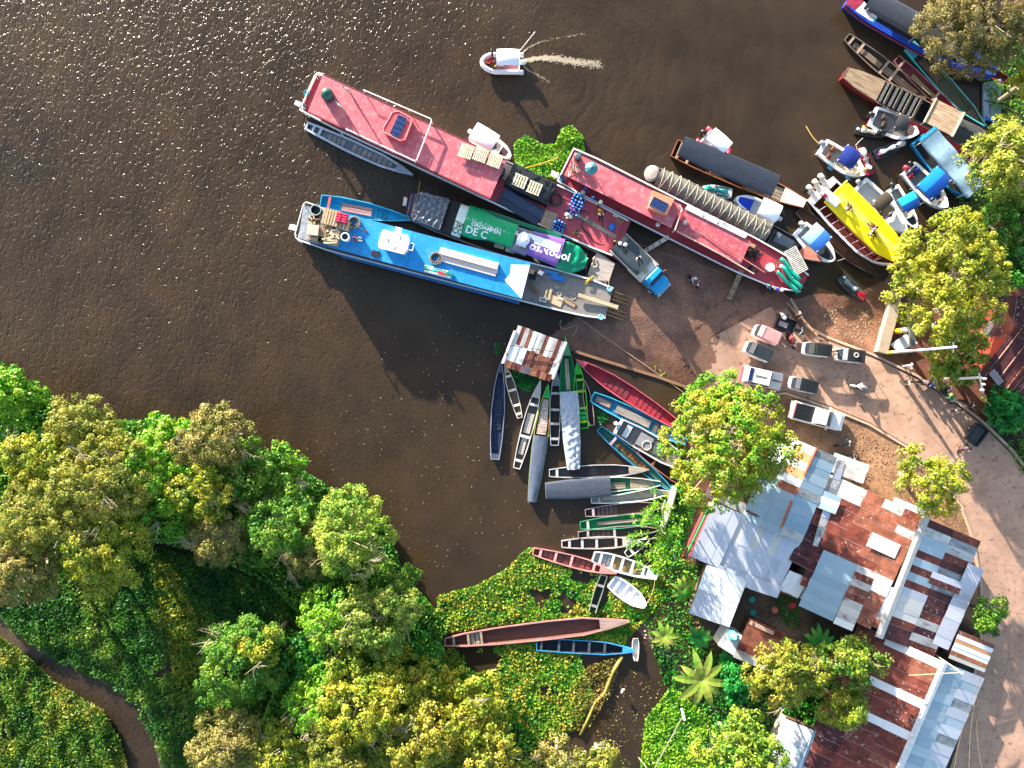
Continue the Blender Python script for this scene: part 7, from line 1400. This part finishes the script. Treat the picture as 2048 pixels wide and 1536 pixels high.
# the trees
TL = [
 (25,790,62,5,BRI,'bright green bush tree at the left edge where the bank meets the river',.28,0),
 (165,850,62,7,OLIVE,'olive tree second along the river bank from the left edge',.17,3),
 (70,920,60,8,YEL,'yellow olive tree behind the bright green bush tree at the left edge',.18,2),
 (190,975,105,10,OLIVE,'widest olive tree with pale twigs in the left wood',.17,8),
 (80,1040,85,9,OLIVE,'olive crown between the widest tree and the left edge',.17,4),
 (50,1130,70,8,BRN,'brownish thin crowned tree at the left edge above the marsh grass',.16,6),
 (205,1090,90,9,YEL,'yellow olive crown overhanging the marsh grass',.18,5),
 (330,875,52,5,BRI,'low bright green tree at the water between two olive ones',.24,0),
 (435,880,72,8,BRN,'pale pinkish olive tree leaning over the river in the middle of the bank',.16,5),
 (320,985,80,7,BRI,'fresh green tree behind the pale pinkish olive one',.22,1),
 (400,985,60,8,YEL,'yellow green crown in the middle of the left wood',.18,2),
 (500,950,75,6,MID,'mid green tree on the bank left of the dead branches',.22,1),
 (570,930,45,5,BRI,'small bright tree at the waterline above the dead branches',.22,0),
 (440,1075,65,6,BRN,'straggly brown twigged tree at the edge of the marsh grass',.16,9),
 (560,1050,80,7,MID,'shadowy green tree below the dead branches',.2,6),
 (620,1100,55,6,BRN,'brown twiggy tree left of the tall pale green one',.15,10),
 (697,1075,85,10,leafmat(['3f7420','76a036','9cb440','b4b84c']),'tall pale green tree standing out over the river bend',.19,5),
 (790,1165,48,6,MID,'small dark green tree at the inner corner of the river bend',.2,1),
 (665,1240,62,8,BRI,'light green tree below the tall pale one',.2,3),
 (760,1230,78,9,leafmat(['3a6a20','6c9434','8ea444','a8aa4c']),'clumpy light green tree left of the floating plants',.2,3),
 (590,1320,60,5,DRK,'dark tree in the shaded hollow of the wood',.22,0),
 (480,1320,90,8,MID,'grey green feathery tree right of the marsh grass',.17,3),
 (530,1290,40,9,YEL,'yellow topped young tree beside the feathery grey green one',.18,1),
 (830,1330,55,5,DRK,'dark green tree at the left tip of the long maroon canoe',.22,0),
 (640,1400,75,7,BRI,'green tree left of the golden crowns at the bottom',.2,4),
 (450,1490,75,8,BRN,'blurred sandy crown at the bottom edge left of the wood',.16,5),
 (560,1500,60,7,YEL,'yellow green crown at the bottom edge beside the sandy one',.18,3),
 (740,1400,90,9,YEL,'golden green crown in the middle of the bottom wood',.2,4),
 (850,1370,65,7,YEL,'golden green crown bordering the dark floating plants',.2,2),
 (680,1500,85,8,OLIVE,'olive crown cut by the bottom edge',.18,4),
 (830,1470,90,9,GOLD,'broad golden crown cut by the bottom edge',.2,5),
 (940,1430,75,8,YEL,'rounded yellow green crown next to the floating plants',.2,2),
 (960,1520,85,8,GOLD,'lowest golden crown at the bottom edge left of the pond',.2,3),
 (1120,1520,50,6,BRN,'sandy bush crown at the bottom edge beside the pond',.18,2),
 (1200,1530,50,6,OLIVE,'olive bush crown at the bottom edge in the pond',.18,2),
 (1955,50,115,9,leafmat(['545a28','807a3c','8a7c48','96865a']),'thin brown twigged tree filling the upper right corner',.14,26),
 (2062,165,42,7,YEL,'yellow green crown at the right edge above the fishing boats',.2,2),
 (2005,322,94,10,leafmat(['4a6e22','869c34','a8ac3c','c0bc4c']),'big yellow green tree over the launch with the blue grey top',.19,6),
 (2030,440,70,8,MID,'green crown at the right edge below the big yellow green tree',.2,2),
 (2035,540,60,7,DRK,'dark green crown at the right edge above the maroon roof',.2,1),
 (1890,552,122,10,leafmat(['4a6c20','8a9e2e','acac36','c0b440']),'large yellow green tree shading the yellow boat bow',.2,6),
 (1915,705,68,5,leafmat(['1c5c24','4c8426','94a430','b8a840']),'round flowering green and yellow tree beside the long pole',.24,0),
 (1868,965,66,8,YEL,'yellow green tree between the road bend and the rusty roof',.2,2),
 (1455,885,128,11,leafmat(['3a861c','78a82a','a2a834','aa9c38']),'big round tree with green, yellow and orange leaves over the canoes and roofs',.2,10),
 (1440,815,70,9,BRI,'bright green upper lobe tree touching the striped car',.22,2),
 (1555,1345,75,8,GOLD,'yellow green yard tree hiding the end of the rusty shed',.19,3),
 (1620,1335,50,7,GOLD,'brownish gold small tree between the two yard trees',.18,3),
 (1700,1325,62,7,leafmat(['1d5a1c','4a7c22','78942c','96a036']),'dense green tree against the maroon striped roof',.22,0),
 (1688,1415,56,6,YEL,'round light green tree below the dense green one',.2,1),
 (1475,1505,88,8,leafmat(['2c6a1c','6a962a','8ea836','a8b040']),'feathery light green tree at the bottom left of the grey hipped shed',.22,0),
 (1470,1370,34,3,EMR,'small emerald shrub by the banana plants',.24,0),
 (1975,1228,40,4,MID,'young tree on the verge between the patched roof and the road',.2,1),
]
for px, py, r_, h_, mt, lb_, lf, tw in TL:
    if px < 1000 and r_ > 50: r_ *= 1.1
    tree(px, py, r_, h_, mt, lb_, leaf=lf, dens=.95, twigs=tw, bark=(BARKD if mt in (DRK, MID) else BARK), lobes=9 if r_ > 95 else 7)
# dark broad leaved shrub at the road
def rosette(px, py, z, n, ln, wd, mat, label, rmin=.0, tilt=.35, kind='shrub', group=None, name='shrub', heads=1, spread=0):
    r = item(name, px, py, max(gz(px, py), 0), 0, label, kind, group); rs = random.Random(px)
    for hd in range(heads):
        ox, oy = (rs.uniform(-spread, spread), rs.uniform(-spread, spread)) if heads > 1 else (0, 0); zz = z+rs.uniform(-.2,.3)
        for i in range(n):
            a = 2*PI*(i+rs.uniform(-.25,.25))/n; l_ = ln*rs.uniform(.75,1.1); rg = []
            for k in range(6):
                t = k/5; x = l_*t; w_ = wd*math.sin(PI*min(1, .08+t*.92))**.7*.5+.01; zz_ = zz+tilt*l_*(t*1.2-1.25*t*t)
                rg.append([(x, -w_, zz_+.12*w_), (x, 0, zz_), (x, w_, zz_+.12*w_)])
            c, s = math.cos(a), math.sin(a)
            m_ = MB(); m_.loft([[(p[0]*c-p[1]*s+ox, p[0]*s+p[1]*c+oy, p[2]) for p in q] for q in rg], caps=False, closed=False)
            m_.build('leaf', mat, r)
        MB().tube([(ox,oy,-.2),(ox,oy,zz)], .12 if ln > 1 else .04, 7, .09 if ln > 1 else .02).build('stem', M('a8a070','wood'), r)
    return r
BAN = leafmat(['2a7a1e','5c9a2c','8ea440','b0ac54']); BAN2 = leafmat(['12501e','1c6c28','2c8a34','6aa43a'])
rosette(1390,1338,2.6,10,3.0,.75,BAN,'largest banana plant, pale ribbed leaves spread like a star above the yard pond',kind='banana plant',name='banana_plant',group='banana plants')
rosette(1616,1268,2.4,12,1.9,.5,BAN2,'banana plant with glossy green leaves beside the grey blue roof',kind='banana plant',name='banana_plant',group='banana plants')
rosette(1320,1258,2.0,9,1.7,.5,BAN,'banana plant with twisted pale leaves nearest the long maroon canoe',kind='banana plant',name='banana_plant',group='banana plants')
rosette(1388,1262,1.8,9,1.4,.55,BAN2,'dark green banana plant below the white square roof',kind='banana plant',name='banana_plant',group='banana plants')
rosette(1358,1170,1.8,9,1.5,.45,BAN,'banana plant left of the white square roof corner',kind='banana plant',name='banana_plant',group='banana plants')
rosette(1445,1310,1.4,7,1.2,.5,BAN2,'small banana plant tucked beside the pale tank slab',kind='banana plant',name='banana_plant',group='banana plants')
rosette(2005,818,1.5,9,1.2,.42,EMR,'dark glossy broad leaved shrub hanging over the right kerb',kind='shrub',name='shrub',heads=8,spread=1.5)
tree(2010,815,44,3,EMR,'emerald hedge like tree over the right kerb below the maroon roof',leaf=.42,dens=1.2,lobes=8)
# leaning branchy tree over the canoes
t = item('leaning_tree', 1348, 978, .3, 0, 'white limbed leaning tree reaching down over the canoe sterns', 'tree', 'trees on the banks')
lv = lambda x, y, z: tuple(P(x, y, z)-Vector(t.location))
MB().tube([lv(1349,976,.3), lv(1340,1010,1.6), lv(1331,1040,2.6), lv(1322,1062,3.2)], .34, 9, .24).build('trunk', BARKW, t, True)
brs = [[(1322,1062,3.2),(1322,1075,3.4),(1300,1078,3.6),(1272,1080,3.8)],[(1324,1064,3.2),(1330,1080,3.4),(1310,1100,3.5),(1290,1112,3.6)],[(1322,1060,3.2),(1305,1045,3.8),(1290,1030,4.2)],[(1328,1050,2.8),(1325,1020,3.6),(1330,1000,4.2)],[(1330,1080,3.4),(1345,1100,3.8),(1350,1120,4.0)],[(1322,1065,3.2),(1340,1070,3.6),(1352,1060,3.9)],[(1310,1100,3.5),(1320,1115,3.8),(1325,1130,4.0)]]
for b_ in brs: MB().tube([lv(*p) for p in b_], .13, 7, .04).build('limb', BARKW, t, True)
Cs = []; rs = np.random.RandomState(77); NR.seed(77)
for b_ in brs:
    for p in b_[1:]:
        for _ in range(7): c = np.array(lv(*p))+rs.normal(size=3)*np.array([.6,.6,.35])+np.array([0,0,.3]); Cs.append(c+rs.normal(size=(26, 3))*.2)
leafobj('crown', leafcloud(np.concatenate(Cs), .22, .5, .6), BRI, t)
# dead bleached branches on the bank
t = item('dead_tree', 602, 985, .4, 0, 'bleached dead tree with bare forked branches at the river edge', 'tree', 'trees on the banks'); rs = random.Random(4)
def fork(m_, p, d, ln, r_, lvl):
    e = p+d*ln; m_.tube([p, p.lerp(e, .5)+Vector((rs.uniform(-.1,.1), rs.uniform(-.1,.1), .05)), e], r_, 5, r_*.6)
    if lvl:
        for _ in range(3): q = Vector((d.x+rs.uniform(-.7,.7), d.y+rs.uniform(-.7,.7), d.z*.5+rs.uniform(0,.25))).normalized(); fork(m_, e, q, ln*.68, r_*.6, lvl-1)
MB().tube([(0,0,-.3),(0,0,3.2)], .16, 7, .1).build('trunk', M('c8bca8','wood'), t)
for k in range(7): a = 2*PI*k/7+.3; m_ = MB(); fork(m_, Vector((0,0,3.0+.15*k)), Vector((math.cos(a), math.sin(a), .5)).normalized(), 1.1, .06, 3); m_.build('limb', M('d0c6b4','wood'), t)
# fallen log by the pond
q = item('log', 1245, 1320, .15, 0, 'mossy fallen log running down the left side of the pond', 'log'); lq = lambda x, y: tuple(P(x, y, .2)-Vector(q.location)); MB().tube([lq(1244,1312), lq(1225,1345), lq(1210,1385), lq(1190,1405), lq(1175,1440), lq(1160,1470)], .22, 7, .12).build('trunk', M('9a8a48','wood'), q, True); MB().tube([lq(1225,1345), lq(1215,1335)], .08, 5, .03).build('stub', M('8a7a48','wood'), q)
q = item('heron', 1243, 1378, .05, 70, 'white egret wading in the dark pond', 'bird'); MB().ell(0,0,.5,.28,.12,.13,10,6).build('body', M('f0eeea','cloth'), q, True); MB().tube([(.2,0,.55),(.35,0,.75),(.3,0,.95),(.42,0,1.02)], .035, 6, .03).build('neck', M('f0eeea','cloth'), q, True); MB().tube([(.42,0,1.02),(.6,0,1.0)], .018, 5, .006).build('beak', M('d8a830'), q)
for y in (-.05,.05): MB().tube([(0,y,.42),(.02,y,-.1)], .014, 5).build('leg', M('2a2a2a'), q)
# foam of the moving boat
rs = np.random.RandomState(9); V = []
def foam(path, wd, n, s0, s1):
    out = []
    for _ in range(n):
        t = rs.uniform(0, 1)**1.2*(len(path)-1.001); i = int(t); x, y = lerp(path[i], path[i+1], t-i); w_ = wd*(.4+t/len(path)*1.2)
        x += rs.normal()*w_; y += rs.normal()*w_; p = P(x, y, .012+rs.uniform(0,.03)); s = rs.uniform(s0, s1)*(1-.55*t/len(path)); a = rs.uniform(0, PI)
        for dx, dy in ((-1.6,-.25),(0,-.5),(1.6,.25),(0,.5)): out.append((p.x+(dx*math.cos(a)-dy*math.sin(a))*s, p.y+(dx*math.sin(a)+dy*math.cos(a))*s, p.z))
    return out
V = foam([(1046,122),(1080,116),(1110,117),(1140,122),(1170,126),(1200,130)], 3.2, 1500, .05, .13)+foam([(1040,110),(1056,96),(1080,84),(1120,75),(1170,68)], 1.0, 160, .04, .08)+foam([(1046,132),(1058,142),(1075,150),(1100,165)], 1.2, 110, .03, .07)
V = np.array(V); fo = leafobj('foam', V, M('b8a88c','plastic',.6)); tag(fo, kind='stuff')
X, Y = inpoly([(850,600),(1120,700),(1150,1080),(1020,1130),(800,1150),(600,900)], 240, 91); V = np.array([(P(x, y, .006).x, P(x, y, .006).y, .006) for x, y in zip(X, Y)])
tag(leafobj('floating_debris', leafcloud(V, .09, .95, .7)*np.array([1,1,.15])+np.array([0,0,.012]), M('d8d4c4','plastic',.6)), kind='stuff')
# pebbles and litter on the bank
rs = np.random.RandomState(12)
def pebbles(name, poly_, n, s, mat, seed):
    X, Y = inpoly(poly_, n, seed); Z = ground_z(X, Y); out = []; Fs = []
    base = np.array([(1,0,0),(0,1,0),(-1,0,0),(0,-1,0),(0,0,.7)])
    for i, (x, y, z) in enumerate(zip(X, Y, Z)):
        p = np.array(P(x, y, z)); q = base*s*rs.uniform(.5,1.6)*np.array([1, rs.uniform(.5,1), 1]); a = rs.uniform(0, 6.28); c_, s_ = math.cos(a), math.sin(a); q = np.stack([q[:,0]*c_-q[:,1]*s_, q[:,0]*s_+q[:,1]*c_, q[:,2]], 1); out.append(q+p); b = i*5; Fs += [(b,b+1,b+4),(b+1,b+2,b+4),(b+2,b+3,b+4),(b+3,b,b+4)]
    o = bpy.data.objects.new(name, npmesh(name, np.concatenate(out), Fs, mat)); COL.objects.link(o); tag(o, kind='stuff')
pebbles('stones', [(1375,790),(1400,800),(1385,850),(1360,830)], 160, .13, M('a09890','concrete'), 1); pebbles('stones', [(1680,850),(1790,890),(1850,960),(1700,960)], 260, .07, M('9a7a5c','concrete'), 2)
pebbles('litter', [(1640,610),(1750,620),(1740,690),(1650,660)], 160, .06, M('c8b8a0','concrete'), 3); pebbles('litter', [(1280,1210),(1440,1300),(1400,1380),(1290,1290)], 160, .1, M('c8b4a0','concrete'), 4)
pebbles('stones', [(1480,1170),(1590,1210),(1580,1280),(1500,1240)], 120, .06, M('8a7a66','concrete'), 5)
